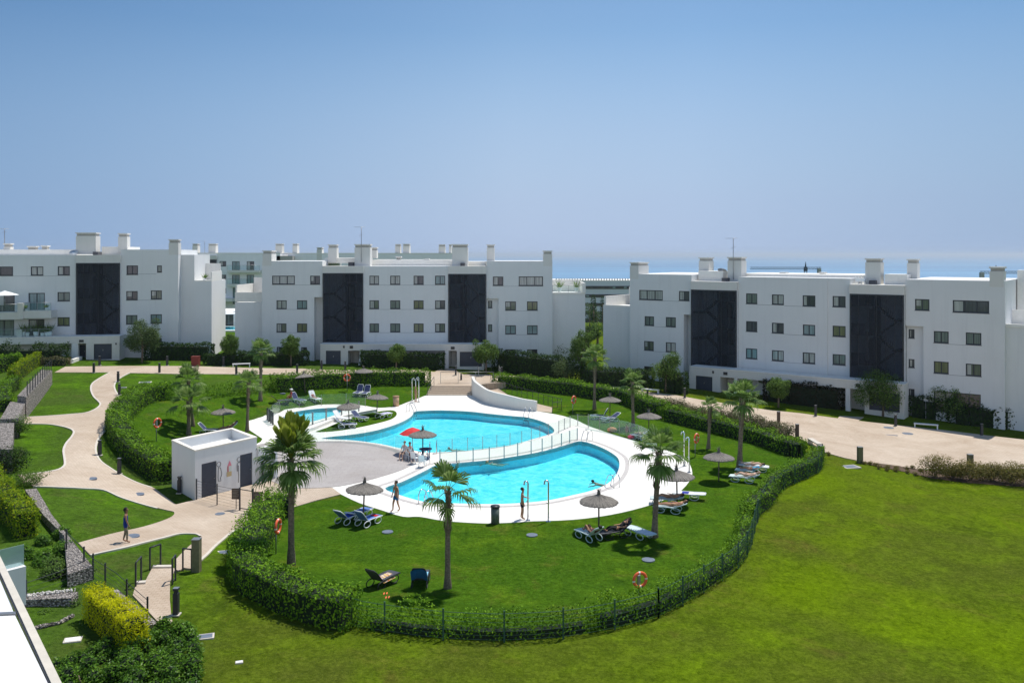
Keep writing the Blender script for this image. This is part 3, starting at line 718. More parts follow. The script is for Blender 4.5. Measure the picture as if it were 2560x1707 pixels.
# roof
rf = MB(); rf.box(U('U1', 630, 3), U('U1', 980, 3), 3.2, 11, zr-.3, top('U1', 800, 350, 3.2)); rf.box(U('U1', 1060, 4), U('U1', 1800, 4), 4.2, 10, zr-1.5, top('U1', 1400, 365, 4.2))
rf.box(U('U1', 1790, 3), U('U1', 2110, 3), 3.2, 11, zr-1.5, top('U1', 1950, 383, 3.2)); rf.build('roof_parapet', M_COP, b.root)
for args in (('U1',60,280,142,378,0,2.2), ('U1',662,225,740,350,3,1.4), ('U1',905,222,1048,412,1.4,1.6), ('U1',1050,250,1108,310,6,1.2), ('U1',1285,335,1330,365,4.3,1.0),
             ('U1',1545,355,1588,365,4.3,1.0), ('U1',1800,222,1945,380,1.4,1.6), ('U1',2120,225,2192,350,3.2,1.2), ('U2',288,282,370,380,0,1.6)): b.chimney(*args)
antenna(b.root, U('U1', 968, 1.2), 1.2, top('U1', 968, 385, 1.2), 4.4)
# porch
o_ = -2.4
zp0, zp1 = b.r('U1', 590, 1145, 2100, 1200, o_)[2:]
b.box('porch_canopy', M_WALL2, U('U1', 590, o_), U('U1', 2090, o_), o_, -.36, zp0, zp1)
b.box('porch_coping', M_COP, U('U1', 590, o_)-.03, U('U1', 2090, o_)+.03, o_-.03, -.37, zp1, zp1+.07)
gh = b.r('U1', 642, 1195, 778, 1335, o_); b.wall(U('U1', 590, o_), U('U1', 845, o_), zb, zp0-.003, o_, 1.9, [gh], M_WALL2, 'porch_wall'); door(b, gh, o_+.02, 'garage_door')
gh = b.r('U1', 1872, 1210, 2075, 1345, o_); b.wall(U('U1', 1845, o_), U('U1', 2095, o_), zb, zp0-.003, o_, 1.9, [gh], M_WALL2, 'porch_wall'); door(b, gh, o_+.02, 'garage_door')
b.wall(U('U1', 845), U('U1', 1845), zb, zp0+.05, .6, .6, [b.r('U1', 1037, 1200, 1128, 1300, .6), b.r('U1', 1436, 1205, 1552, 1300, .6), b.r('U1', 1645, 1205, 1735, 1300, .6)], M_SLATE, 'ground_floor_wall')
for w_ in (('U1', 1037, 1200, 1128, 1300, .6), ('U1', 1436, 1205, 1552, 1300, .6), ('U1', 1645, 1205, 1735, 1300, .6)): b.window(b.r(*w_), .6, pane=rnd.choice([0, 1, 6]))
door(b, b.r('U1', 888, 1203, 945, 1325, -.3), -.3); door(b, b.r('U1', 1790, 1205, 1842, 1325, -.3), -.3)
u0 = U('U1', 940, o_); mb = MB(); mb.add([(u0-.15, o_, zb), (u0+.35, o_, zb), (u0+.45, o_, zp0-.003), (u0+.2, o_, zp0-.003), (u0-.15, o_+.3, zb), (u0+.35, o_+.3, zb), (u0+.45, o_+.3, zp0-.003), (u0+.2, o_+.3, zp0-.003)],
    [(0,1,2,3),(1,5,6,2),(5,4,7,6),(4,0,3,7)]); mb.build('column', M_WALL, b.root)
u0 = U('U1', 1735, o_); b.box('column', M_WALL, u0, u0+.45, o_+.02, o_+.35, zb, zp0-.003)
sign(b, 'U1', 862, 1155, 892, 1180, o_); sign(b, 'U1', 1790, 1163, 1825, 1188, o_); sign(b, 'U1', 800, 1155, 815, 1175, o_)

# ---------------------------------------------------------------- right building
b = Bld('apartment_building', 'angled white four storey apartment block on the right beside the wide road', 'building', (14.23, 103.7), (45.8, 80.0), 0)
zb = -1.6
lw = [('U2',1168,645,1385,735),('U2',1533,653,1630,742),('U2',1218,885,1305,970),('U2',1412,893,1505,982),('U2',1213,1113,1302,1198),('U2',1412,1125,1505,1213),('U2',1213,1345,1300,1420)]
holes = [b.r(*w_) for w_ in lw]; uL, uR = b.U(1574.7), U('U2', 1650)
zr = top('U2', 1400, 500); rec_u = U('U2', 1578); rec_z = top('U2', 1615, 870)
b.wall(uL, rec_u, zb, rec_z, 0, 12, [h for h in holes if h[3] < rec_z]); b.wall(uL, uR, rec_z, zr, 0, 12, [h for h in holes if h[3] > rec_z])
b.wall(rec_u, uR, zb, rec_z, 1.2, 10, [], name='recessed_wall')
for i, h in enumerate(holes): b.window(h, 0, pane=[2, 6, 1, 1, 5, 2, 0][i], mull=2 if i == 0 else 1)
a1 = (U('U2', 1652), U('U2', 2080)); z_hd = top('U2', 1865, 560); z_s1 = top('U2', 1865, 640); z_s0 = top('U2', 1865, 1348)
a2 = (U('U3', 755), U('U3', 1262)); z_s0b = top('U3', 1010, 1488)
zhd = (z_hd+top('U3', 1010, 602))/2; zs1 = (z_s1+top('U3', 1010, 685))/2; zs0 = (z_s0+z_s0b)/2
for (aa, bb_, flip) in ((a1[0], a1[1], True), (a2[0], a2[1], False)):
    b.box('tower_header', M_WALL2, aa, bb_, -.35, 4, zs1, zhd); b.box('tower_base', M_WALL2, aa, bb_, -.3, 3, zb, zs0-.003)
    b.stair((aa+.05, bb_-.05, zs0, zs1-.003), -.3, flip)
mw = [('U2',2150,675,2253,770),('U2',2150,930,2253,1025),('U2',2148,1180,2253,1275),('U3',35,685,145,778),('U3',35,945,145,1040),('U3',35,1198,145,1295),('U3',318,693,435,793),('U3',320,962,433,1058),('U3',318,1218,433,1318),
      ('U3',590,700,710,800),('U3',590,973,710,1072),('U3',590,1235,710,1332)]
mh = [b.r(*w_) for w_ in mw]; zm = top('U3', 100, 528)
um = U('U3', 545)
b.wall(U('U2', 2080), um, zb, zm, 0, 12, [h for h in mh if h[1] < um]); b.wall(um, a2[0], zb, zm, .12, 12, [h for h in mh if h[0] > um])
for i, h in enumerate(mh): b.window(h, 0 if h[1] < um else .12, pane=[1, 6, 4, 2, 6, 2, 0, 4, 2, 6, 3, 1][i])
rw = [('U3',1350,727,1483,830),('U3',1697,740,2032,852),('U3',1523,1022,1660,1130),('U3',1817,1035,1960,1147),('U3',1523,1300,1660,1410),('U3',1817,1322,1960,1433)]
rh = [b.r(*w_) for w_ in rw]+[b.r('D', 1523, 372, 1955, 560)]; ru, rz = U('U3', 1428), top('U3', 1345, 975); uE = b.U(2512); zr2 = top('U3', 1700, 553)
b.wall(a2[1], uE, rz, zr2, 0, 12, [h for h in rh if h[3] > rz]); b.wall(ru, uE, zb, rz, 0, 12, [h for h in rh if h[3] < rz])
sh = [b.r('U3', 1292, 1003, 1346, 1085, .5), b.r('U3', 1292, 1277, 1346, 1355, .5), b.r('D', 1292, 338, 1346, 408, .5)]
b.wall(a2[1], ru, zb, rz, .5, 8, sh, name='recessed_wall')
for i, h in enumerate(rh[:6]): b.window(h, 0, pane=[5, 6, 1, 1, 3, 5][i], mull=2 if i == 1 else 1)
b.window(rh[6], 0, pane=0, mull=3, kind='patio_window')
for h in sh: b.window(h, .5, pane=6, mull=0)
# side wings
uw0 = b.U(1508, .9); zw = b.Z(1540, 766, .9)
b.box('side_wing', M_WALL, uw0, uL-.003, .9, 12, zb, zw-.05)
mb = MB(); mb.box(uw0, uL-.003, .9, 1.15, zw-.05, zw+.15); mb.box(uw0, uw0+.25, 1.15, 10, zw-.05, zw+1.2); mb.box(uw0+.25, uL-.003, 7, 7.2, zw-.05, zw+2.2); mb.box(uL-2.2, uL-.003, 4, 6.9, zw-.05, zw+2.6); mb.build('terrace_parapet', M_COP, b.root)
ux1 = b.U(2640, .6); zx = b.Z(2535, 813, .6)
b.box('side_wing', M_WALL, uE+.003, ux1, .6, 12, zb, zx-.2)
mb = MB(); mb.box(uE+.003, ux1, .5, .8, zx-.2, zx+.1); mb.box(uE+.003, ux1, 5, 5.2, zx-.2, zx+1.2); mb.box(uE+.1, uE+1.2, 8, 9.5, zx-.2, zx+5.0); mb.build('terrace_parapet', M_COP, b.root)
rf = MB()
rf.box(U('U2', 2085, 3), U('U3', 860, 3), 3.2, 10, zm-1, top('U3', 400, 500, 3.2))
a = b.r('U2', 1712, 470, 1938, 555, 1.5); rf.box(a[0], a[1], 1.5, 4, zm-1, a[3]); a = b.r('U3', 1070, 500, 1280, 600, 1.5); rf.box(a[0], a[1], 1.5, 4, zm-1, a[3]); rf.build('roof_parapet', M_COP, b.root)
for args in (('U2',1083,388,1162,497,0,2.6), ('U2',1716,343,1808,480,3,1.4), ('U2',1980,340,2108,555,1.6,1.5), ('U3',893,352,1035,590,1.6,1.3), ('U3',1277,358,1372,550,3,1.2), ('U3',2035,430,2165,556,0,1.6),
             ('U3',108,480,160,500,6,1.0), ('U3',468,480,515,500,6,1.0)): b.chimney(*args)
antenna(b.root, U('U2', 2033, 1.4), 1.4, top('U2', 2033, 550, 1.4), 4.7)
mb = MB(); a = b.r('U3', 805, 520, 888, 598, 1.0)
for k in range(4): mb.tube([(a[0]+(a[1]-a[0])*k/3, 1.0, a[2]), (a[0]+(a[1]-a[0])*k/3, 1.0, a[3])], .04, 6)
mb.box(a[0], a[1], .9, 1.8, a[3]-.5, a[3]-.2); mb.build('rooftop_unit', M_WHITEP, b.root)
a = b.r('U2', 1885, 445, 1940, 475, 2.0); mb = MB(); mb.tube([((a[0]+a[1])/2, 2.4, a[3]-.6), ((a[0]+a[1])/2, 2.6, a[3]-.25)], [.1, .55], 14); mb.build('satellite_dish', M_GREYM, b.root)
# porch
o_ = -2.2
zt0, zt1 = b.Z(*q('C', 1900, 235), o_), b.Z(*q('C', 1900, 160), o_)
zt0b, zt1b = b.Z(*q('D', 860, 335), o_), b.Z(*q('D', 860, 265), o_)
zp0, zp1 = (zt0+zt0b)/2, (zt1+zt1b)/2
uA, uB, uC, uD = U('C', 1630, o_), U('C', 1912, o_), U('D', 888, o_), U('D', 1250, o_)
b.box('porch_canopy', M_WALL2, uA, uD, o_, -.36, zp0, zp1); b.box('porch_coping', M_COP, uA-.03, uD+.03, o_-.03, -.37, zp1, zp1+.07)
gh = b.r('C', 1690, 210, 1840, 375, o_); gh = (gh[0], gh[1], gh[2], min(gh[3], zp0-.1)); b.wall(uA, uB, zb, zp0-.003, o_, 1.85, [gh], M_WALL2, 'porch_wall'); door(b, gh, o_+.02, 'garage_door')
gh = b.r('D', 930, 370, 1210, 542, o_); gh = (gh[0], gh[1], gh[2], min(gh[3], zp0-.1)); b.wall(uC, uD, zb, zp0-.003, o_, 1.85, [gh], M_WALL2, 'porch_wall'); door(b, gh, o_+.02, 'garage_door')
b.wall(U('C', 1905), U('D', 900), zb, zp0+.05, .6, .6, [b.r('D', 300, 300, 445, 400, .6), b.r('D', 590, 320, 710, 420, .6)], M_SLATE, 'ground_floor_wall')
b.window(b.r('D', 300, 300, 445, 400, .6), .6, pane=0); b.window(b.r('D', 590, 320, 710, 420, .6), .6, pane=6)
door(b, b.r('C', 1975, 240, 2050, 395, -.3), -.3); door(b, b.r('D', 800, 345, 868, 500, -.3), -.3)
u0 = U('D', 712, o_); b.box('column', M_WALL, u0, u0+.45, o_+.02, o_+.35, zb, zp0-.003); u0 = U('C', 2040, o_); b.box('column', M_WALL, u0, u0+.35, o_+.02, o_+.35, zb, zp0-.003)
sign(b, 'C', 1942, 183, 1980, 210, o_); sign(b, 'D', 806, 290, 848, 320, o_); sign(b, 'C', 1840, 172, 1856, 196, o_)

# ---------------------------------------------------------------- left building
b = Bld('apartment_building', 'white four storey apartment block at the left edge with balconies', 'building', (-66, 100.8), (-40.7, 105.0), 0)
zb = 1.4
holes = [b.r(*w_) for w_ in (('U0',-120,428,120,512),('U0',282,428,398,510),('U0',530,425,642,508),('U0',-60,672,135,842),('U0',262,670,412,832),('U0',528,662,642,745),('U0',-60,918,130,1080),('U0',262,912,408,1075),('U0',527,893,640,972))]
uT0, uT1 = U('U0', 695), U('U0', 1108); zr = top('U0', 350, 322)
b.wall(b.U(-110), uT0, zb, zr, 0, 12, holes)
for i, h in enumerate(holes): b.window(h, 0, pane=[0, 2, 6, 6, 4, 1, 1, 0, 3][i], mull=1)
a = b.r('U0', 697, 322, 1108, 392, -.3); h = b.r('U0', 700, 395, 1100, 1066, -.3)
b.box('tower_header', M_WALL2, a[0], a[1], -.35, 4, h[3], a[3]); b.box('tower_base', M_WALL2, a[0], a[1], -.3, 3, zb, h[2]-.003); b.stair((a[0]+.05, a[1]-.05, h[2], h[3]-.003), -.3, False)
holes = [b.r(*w_) for w_ in (('U0',1162,418,1268,502),('U0',1443,418,1487,480),('U0',1160,653,1265,735),('U0',1385,647,1487,728),('U0',1158,873,1262,957),('U0',1383,866,1487,948),('U0',1385,1087,1487,1160))]
zr3 = top('U0', 1350, 272); b.wall(uT1, b.U(445.5), zb, zr3, 0, 12, holes)
for i, h in enumerate(holes): b.window(h, 0, pane=[6, 1, 0, 5, 1, 4, 0][i], mull=0 if i == 1 else 1)
uX = b.U(445.5)+.003; uY = b.U(486, 1.5); uZ = b.U(529, 1.5)
b.box('side_wing', M_WALL, uX, uY, 1.5, 12, zb, b.Z(465, 637, 1.5)); b.box('side_wing', M_WALL, uY+.003, uZ, 1.5, 12, zb, b.Z(507, 704, 1.5))
z1 = b.Z(507, 704, 1.5); mb = MB(); mb.box(uY+.003, uZ, 1.5, 1.65, z1, z1+.15); mb.box(uZ-.15, uZ, 1.65, 9, z1, z1+1.2); mb.box(uY+.003, uZ-.15, 8.8, 9, z1, z1+2.2); mb.box(uY+.003, uZ, 1.5, 9, z1+2.203, z1+2.35) if False else None; mb.build('terrace_parapet', M_COP, b.root)
plant_pot(b, uY+1, 2.6, z1, .8)
rf = MB(); rf.box(b.U(-100, 3), U('U0', 700, 3), 3.2, 10, zr-.5, top('U0', 350, 272, 3.2)); rf.box(U('U0', 930, 3), U('U0', 1170, 3), 3.2, 9, zr-.5, top('U0', 1050, 246, 3.2)); rf.build('roof_parapet', M_COP, b.root)
for args in (('U0',697,115,880,270,1.5,1.8), ('U0',1085,122,1168,255,3,1.4), ('U0',1550,178,1638,275,0,1.6), ('U0',32,215,95,270,5,1), ('U0',250,240,330,270,5,1), ('U0',378,235,433,270,5,1)): b.chimney(*args)
antenna(b.root, U('U0', 42, 5), 5, top('U0', 42, 215, 5), 1.8)
mb = MB(); a = b.r('U0', 652, 285, 700, 318, 1); mb.tube([((a[0]+a[1])/2, 1.2, a[2]), ((a[0]+a[1])/2, 1.0, a[3]-.2)], [.1, .5], 12); mb.build('satellite_dish', M_WHITEP, b.root)
# balconies
for (x0, x1, y0, y1) in (('-', 182, 850, 915), (208, 470, 835, 903)):
    o_ = -2.0; xl = -150 if x0 == '-' else x0; a = b.r('U0', xl, y0, x1, y1, o_)
    b.box('balcony_slab', M_WALL2, a[0], a[1], o_, -.003, a[2], a[3]); railing(b, a[0]+.05, a[1]-.05, o_+.1, a[3], .95)
a = b.r('U0', 160, 765, 210, 910, -2.1); b.box('balcony_pier', M_WALL2, a[0], a[1], -2.1, -.003, a[2], a[3])
a = b.r('U0', 150, 1005, 198, 1090, -2.1); b.box('balcony_pier', M_WALL2, a[0], a[1], -2.1, -1.6, a[2], a[3])
plant_pot(b, U('U0', 240, -1.6), -1.6, top('U0', 240, 838, -1.6), .6); plant_pot(b, U('U0', 425, -1.6), -1.6, top('U0', 425, 830, -1.6), .6)
o_ = -2.6; a = b.r('U0', -120, 1100, 720, 1165, o_); zp0, zp1 = b.Z(*q('U0', 900, 1130), o_), b.Z(*q('U0', 900, 1072), o_)
b.box('porch_canopy', M_WALL2, b.U(-110, o_), U('U0', 1100, o_), o_, -.36, zp0, zp1); b.box('porch_coping', M_COP, b.U(-110, o_), U('U0', 1100, o_)+.03, o_-.03, -.37, zp1, zp1+.07)
for k, X in enumerate((210, 250, 330, 390, 430, 455)): plant_pot(b, U('U0', X, -1.5), -1.5, zp1+.07, rnd.uniform(1.0, 1.7))
railing(b, b.U(-110, o_), U('U0', 470, o_), -2.3, zp1+.07, .9)
gh = b.r('U0', 862, 1132, 1027, 1280, o_); gh = (gh[0], gh[1], gh[2], min(gh[3], zp0-.1)); b.wall(U('U0', 790, o_), U('U0', 1098, o_), zb, zp0-.003, o_, 2.2, [gh], M_WALL2, 'porch_wall'); door(b, gh, o_+.02, 'garage_door')
b.wall(b.U(-110), U('U0', 700), zb, zp0+.05, .6, .6, [], M_DARKM, 'ground_floor_wall'); door(b, b.r('U0', 715, 1148, 790, 1290, -.4), -.4)
u0 = U('U0', 657, o_); b.box('column', M_WALL, u0, u0+.7, o_+.02, o_+.5, zb, zp0-.003); sign(b, 'U0', 728, 1100, 768, 1122, o_); sign(b, 'U0', 1060, 1128, 1072, 1145, o_)
# low stair wall in front
o_ = -6.0; a = b.r('U0', 370, 1315, 665, 1350, o_); b.box('entrance_wall', M_COP, a[0], a[1], o_, o_+.3, 1.0, a[3]); b.box('entrance_wall', M_COP, a[1]-.3, a[1], o_+.303, o_+3.4, 1.0, a[3]+.35)

# ---------------------------------------------------------------- buildings further back
def block(name, label, A_, B_, zb_, z1, depth, wins, off=0, extra=None, mat=None):
    bb = Bld(name, label, 'building', A_, B_, 0); L = (Vector(B_)-Vector(A_)).length
    H = [bb.r(*w_) for w_ in wins]; bb.wall(0, L, zb_, z1, 0, depth, H, mat or M_WALLF)
    for h in H: bb.window(h, 0, pane=rnd.choice([0, 1, 4, 6]), fw=.12)
    bb.box('roof', M_COP, -.05, L+.05, -.05, depth+.05, z1, z1+.15); return bb
Y = 190.; XX = lambda px, Y: (px-CX)*Y/FPX; ZZ = lambda py, Y: CAMZ+(HY-py)*Y/FPX
b2 = block('apartment_building', 'white balconied apartment block seen in the gap between the left and centre blocks', (XX(484, Y), Y), (XX(700, Y), Y), -3, ZZ(634, Y), 14,
      [('U0', 2017, y0, 2078, y1) for (y0, y1) in ((378, 425), (503, 550), (625, 672))]+[('U0', 2132, 380, 2202, 462), ('U0', 2267, 380, 2335, 460), ('U0', 2132, 504, 2202, 590), ('U0', 2267, 504, 2335, 590), ('U0', 2138, 622, 2180, 770)])
b = b2
for (y0, y1) in ((462, 485), (588, 612)):
    a = b.r('U0', 2085, y0, 2385, y1, -1.6); b.box('balcony_slab', M_WALL2, a[0], a[1], -1.6, -.003, a[2], a[3]); railing(b, a[0], a[1], -1.5, a[3], 1.1)
a = b.r('U0', 1785, 365, 1985, 715, -.4); b.box('stair_screen', M_DARKM, a[0], a[1], -.4, -.003, a[2], a[3])
a = b.r('U0', 1785, 325, 1990, 362, -.5); b.box('tower_header', M_WALL2, a[0], a[1], -.5, -.003, a[2], a[3])
a = b.r('U0', 1943, 722, 2130, 750, -3); b.box('porch_canopy', M_WALL2, a[0], a[1], -3, -.003, a[2], a[3])
for args in (('U0',1768,218,1815,290,3,1.6), ('U0',1915,218,1982,300,3,1.6)): b.chimney(*args)
antenna(b.root, U('U0', 1880, 3), 3, ZZ(632, 193), 2.6)
Y = 160.; b3 = block('terrace_house', 'low white terrace house with a dark patio opening, in the gap behind the left block', (XX(520, Y), Y), (XX(600, Y), Y), -6, ZZ(780, Y), 8, [('U0', 1945, 885, 1978, 912), ('U0', 2010, 868, 2145, 970)])
Y = 192.; b4 = block('apartment_building', 'white apartment roofs with chimneys showing above the centre block', (XX(720, Y), Y), (XX(1160, Y), Y), -4, ZZ(634.5, Y), 16, [])
b = b4
for args in (('U1',178,218,238,315,2,2), ('U1',335,218,378,300,3,2), ('U1',558,252,605,360,0,2), ('U1',1278,222,1325,300,3,2), ('U1',1350,220,1410,300,2,2), ('U1',1678,225,1735,305,2,2), ('U1',1772,225,1795,305,2,2)): b.chimney(*args)
a = b.r('U1', 190, 330, 335, 372, -2); b.box('roof', M_SOFF, a[0], a[1], -2, -.003, a[2], a[3])
Y = 323.; b5 = block('hotel_building', 'grey-blue office block with long dark window bands, far behind the gap beside the right block', (XX(1370, Y), Y), (XX(1640, Y), Y), -26, ZZ(702, Y), 22,
      [], mat=wall_mat('grey_cladding', (.60, .64, .72)))
b = b5
for (y0, y1) in ((606, 634), (683, 712), (762, 790), (841, 868), (905, 945)):
    a = b.r('U2', 400, y0, 1300, y1, 0); f = b.box('window_band', M_FRAME, a[0], a[1], -.15, -.004, a[2], a[3])
    n = 26
    for k in range(n):
        mb = MB(); w0 = (a[1]-a[0])/n; mb.box(a[0]+w0*k+.15, a[0]+w0*(k+1)-.15, -.2, -.153, a[2]+.3, a[3]-.3); 
        if k % 3 != 1: mb.build('pane', PANES[rnd.choice([0, 6, 6, 4, 0])], f)
rf = MB()
for k in range(40): x = 3+k*1.0; rf.box(x, x+.4, 1, 1.4, ZZ(702, Y)+.15, ZZ(702, Y)+.8)
rf.build('roof_railing', M_GREYM, b.root)
Y = 420.; b6 = block('apartment_building', 'small blue and white building by the sea at the right edge', (XX(2536, Y), Y), (XX(2620, Y), Y), -40, ZZ(752, Y), 12, [], mat=wall_mat('pale_blue_render', (.45, .56, .72)))
b = b6
for k in range(5): a = b.r('U3', 2265+k*32, 775, 2285+k*32, 812, 0); b.box('window_band', M_FRAME, a[0], a[1], -.2, -.004, a[2], a[3])
Y = 210.; b7 = block('apartment_building', 'white stepped roofs of a neighbouring block, seen past the right end of the angled block', (XX(2517, Y), Y), (XX(2700, Y), Y), -10, ZZ(773, Y), 14, [])
# tower cranes
def crane(label, px_mast, py_jib, px0, px1, Y, tilt=0):
    z = ZZ(py_jib, Y); x = XX(px_mast, Y); t = thing('tower_crane', label, 'crane', (x, Y, -25), 0, 'tower cranes behind the right block')
    M = pm('crane_blue_paint', (.03, .06, .10), .5); h = z+25
    mb = MB()
    for sx in (-.7, .7):
        for sy in (-.7, .7): mb.tube([(sx, sy, 0), (sx, sy, h)], .14, 4)
    k = 0
    while k*1.6 < h-1.6:
        z0 = k*1.6; s = 1 if k % 2 else -1
        mb.tube([(-.7*s, -.7, z0), (.7*s, -.7, z0+1.6)], .08, 4); mb.tube([(-.7, .7*s, z0), (-.7, -.7*s, z0+1.6)], .08, 4); k += 1
    mb.build('mast', M, t)
    j = MB(); x0, x1 = XX(px0, Y)-x, XX(px1, Y)-x
    j.tube([(x0, -.5, h), (x1, -.5, h)], .22, 4); j.tube([(x0, .5, h), (x1, .5, h)], .22, 4); j.tube([(x0, 0, h+1.1), (x1, 0, h+1.1)], .22, 4)
    n = int((x1-x0)/1.6)
    for k in range(n): a0 = x0+k*(x1-x0)/n; a1 = x0+(k+1)*(x1-x0)/n; j.tube([(a0, -.5, h), ((a0+a1)/2, 0, h+1.1)], .07, 4); j.tube([((a0+a1)/2, 0, h+1.1), (a1, -.5, h)], .07, 4)
    j.build('jib', M, t)
    c = MB(); c.box(-.9, .9, -.9, .9, h-1.2, h+1.4); c.tube([(0, 0, h+1.4), (0, 0, h+4.6)], [.6, .1], 4); c.build('cab', M, t)
    w_ = MB(); xw = x0 if abs(x0) < abs(x1) else x1; w_.box(min(xw, xw-2*math.copysign(1, xw)), max(xw, xw-2*math.copysign(1, xw)), -.8, .8, h-2.4, h+.6); w_.build('counterweight', pm('crane_counterweight', (.34, .36, .34), .8), t)
crane('tower crane rising behind the middle of the right block, its jib pointing left', 2014, 673, 1876, 2052, 520)
crane('tower crane behind the right end chimney of the right block', 2490, 683.5, 2450, 2640, 470)
# ================================================================ VEGETATION
def rv(r_=rnd):
    while True:
        v = Vector((r_.uniform(-1, 1), r_.uniform(-1, 1), r_.uniform(-1, 1)))
        if .05 < v.length < 1: return v.normalized()
def leaf(mb, p, n, s, asp=.55):
    """one leaf: a folded quad around its midrib"""
    t = n.orthogonal().normalized(); t = (t*math.cos(a_ := rnd.uniform(0, 6.283))+n.cross(t)*math.sin(a_)); w_ = n.cross(t)*asp*s*.5
    mb.add([p-t*s*.5, p+w_-n*s*.06, p+t*s*.5, p-w_-n*s*.06], [(0, 1, 2, 3)])
def blob_foliage(mb, lumps, n, s, up=.5):
    tot = sum(r[0]*r[1]+r[1]*r[2] for _, r in lumps)
    for c, r in lumps:
        k = int(n*(r[0]*r[1]+r[1]*r[2])/tot); c = Vector(c)
        for _ in range(k):
            d = rv(); f = rnd.uniform(.6, 1.06)
            f *= 1+.16*noise.noise(d*2.3+c)
            p = c+Vector((d.x*r[0], d.y*r[1], d.z*r[2]))*f
            leaf(mb, p, (d*.8+rv()*.7+Vector((0, 0, up))).normalized(), s*rnd.uniform(.7, 1.35))
def hedge(name, label, pts, width, h, mat, leaf_s=.13, dens=95, hfun=None, closed=False, group=None, rag=.12, cat='hedge', core=True, ck=1.0):
    pts = [Vector(p) for p in pts]; mb = MB(); mb.mat(0)
    segs = []
    for i in range(len(pts)-1):
        a, b = pts[i], pts[i+1]; L = (b-a).length
        if L < .05: continue
        d = (b-a)/L; nn = Vector((-d.y, d.x, 0)); nn.normalize(); segs.append((a, b, d, nn, L))
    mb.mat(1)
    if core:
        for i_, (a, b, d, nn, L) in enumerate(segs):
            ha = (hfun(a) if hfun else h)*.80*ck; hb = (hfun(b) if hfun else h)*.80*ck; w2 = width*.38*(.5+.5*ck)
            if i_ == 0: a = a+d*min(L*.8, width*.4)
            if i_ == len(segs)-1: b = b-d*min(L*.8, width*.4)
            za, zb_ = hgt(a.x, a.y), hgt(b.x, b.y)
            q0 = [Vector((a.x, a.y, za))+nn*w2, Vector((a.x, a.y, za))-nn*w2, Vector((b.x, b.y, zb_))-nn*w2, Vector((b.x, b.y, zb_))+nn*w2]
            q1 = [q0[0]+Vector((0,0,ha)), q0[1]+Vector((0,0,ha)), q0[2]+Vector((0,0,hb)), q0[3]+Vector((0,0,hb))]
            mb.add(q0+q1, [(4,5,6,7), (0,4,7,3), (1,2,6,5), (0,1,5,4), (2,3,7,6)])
    mb.mat(0)
    for a, b, d, nn, L in segs:
        per = width+2*h; k = int(L*per*dens*1.7)
        for _ in range(k):
            t = rnd.uniform(-.02, 1.02); p = a.lerp(b, t); hh = hfun(p) if hfun else h
            hh *= 1+rag*1.6*(noise.noise(Vector((p.x*.9, p.y*.9, 3)))+.5*noise.noise(Vector((p.x*3, p.y*3, 9))))
            u = rnd.uniform(0, per)
            if u < width: off, z, n = (u/width-.5)*width, hh*rnd.uniform(.88, 1.04), Vector((0, 0, 1))
            else:
                if rnd.random() < .35: continue
                sd_ = 1 if u-width < h else -1; z = rnd.uniform(.02, 1)*hh; off = sd_*width*.5*rnd.uniform(.82, 1.08)*(1-.12*(z/hh)**3); n = nn*sd_*2.2-Vector((0, 0, .25))
            pp = p+nn*off; pp.z = hgt(pp.x, pp.y)+z
            pp += rv()*rag*.5
            leaf(mb, pp, (n*.7+rv()*.8+Vector((0, 0, .35))).normalized(), leaf_s*rnd.uniform(.7, 1.4))
    for (e, d, nn) in ((segs[0][0], -segs[0][2], segs[0][3]), (segs[-1][1], segs[-1][2], segs[-1][3])):
        hh = hfun(e) if hfun else h
        for _ in range(int(width*hh*dens*1.7)):
            u = rnd.uniform(-.5, .5)*width; z = rnd.uniform(.02, 1)*hh; pp = e+nn*u+d*(rnd.uniform(.0, .16)-abs(u)*.2); pp.z = hgt(pp.x, pp.y)+z
            leaf(mb, pp+rv()*rag*.4, (d*.7+rv()*.8+Vector((0, 0, .35))).normalized(), leaf_s*rnd.uniform(.7, 1.4))
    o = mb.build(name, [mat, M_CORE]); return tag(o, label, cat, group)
def cl(*a): return smooth(a[0], closed=False, sub=2) if len(a) == 1 else None
hg = 'clipped hedges ringing the pool garden'
hedge('hedge', 'tall bright green hedge curving from the service hut round the left lawn end',
      smooth(P('A',1570,1205,1420,1130,1280,1040,1170,930,1095,800,1085,700,1140,610,1230,520,1380,450,1580,425), closed=False, sub=2), 1.7, 1.55, L_HEDGE, .15, 80, group=hg)
hedge('hedge', 'thin straggly low hedge behind the left palms', smooth(P('A',1900,425,2050,400,2200,385,2330,375)+P('B',60,360,160,350), closed=False, sub=2), .8, .9, L_HEDGE, .14, 70, rag=.35, group=hg, core=False)
hedge('hedge', 'long dark clipped hedge behind the paddling pool lawn',
      smooth(P('B',150,352,330,342,480,330,560,318,800,306,1100,292,1350,290,1595,290), closed=False, sub=2), 1.5, 1.5, L_HEDGE, .15, 70, group=hg)
hedge('hedge', 'long hedge right of the stair, falling away along the lawn to the oleanders',
      smooth(P('B',2180,318)+P('C',60,330,300,360,600,395,760,425,1000,460,1130,500,1250,560,1400,610), closed=False, sub=2), 1.5, 1.45, L_HEDGE, .15, 70, group=hg)
hedge('hedge', 'lower mixed hedge at the right edge of the pool lawn beside the wide road',
      smooth(P('C',1400,615,1600,665,1850,730,2050,780,2250,830)+P('D',60,890,240,950,340,965), closed=False, sub=2), 1.3, 1.2, L_HEDGE, .15, 65, rag=.25, group=hg)
hedge('hedge', 'bright hedge behind the wire fence at the right end of the pool lawn',
      smooth(P('D',455,1010,440,1070,330,1140,180,1200,60,1270)+P('C',2330,1400,2230,1480,2170,1540), closed=False, sub=2), .95, 1.1, L_HEDGE, .13, 80, rag=.22, group=hg)
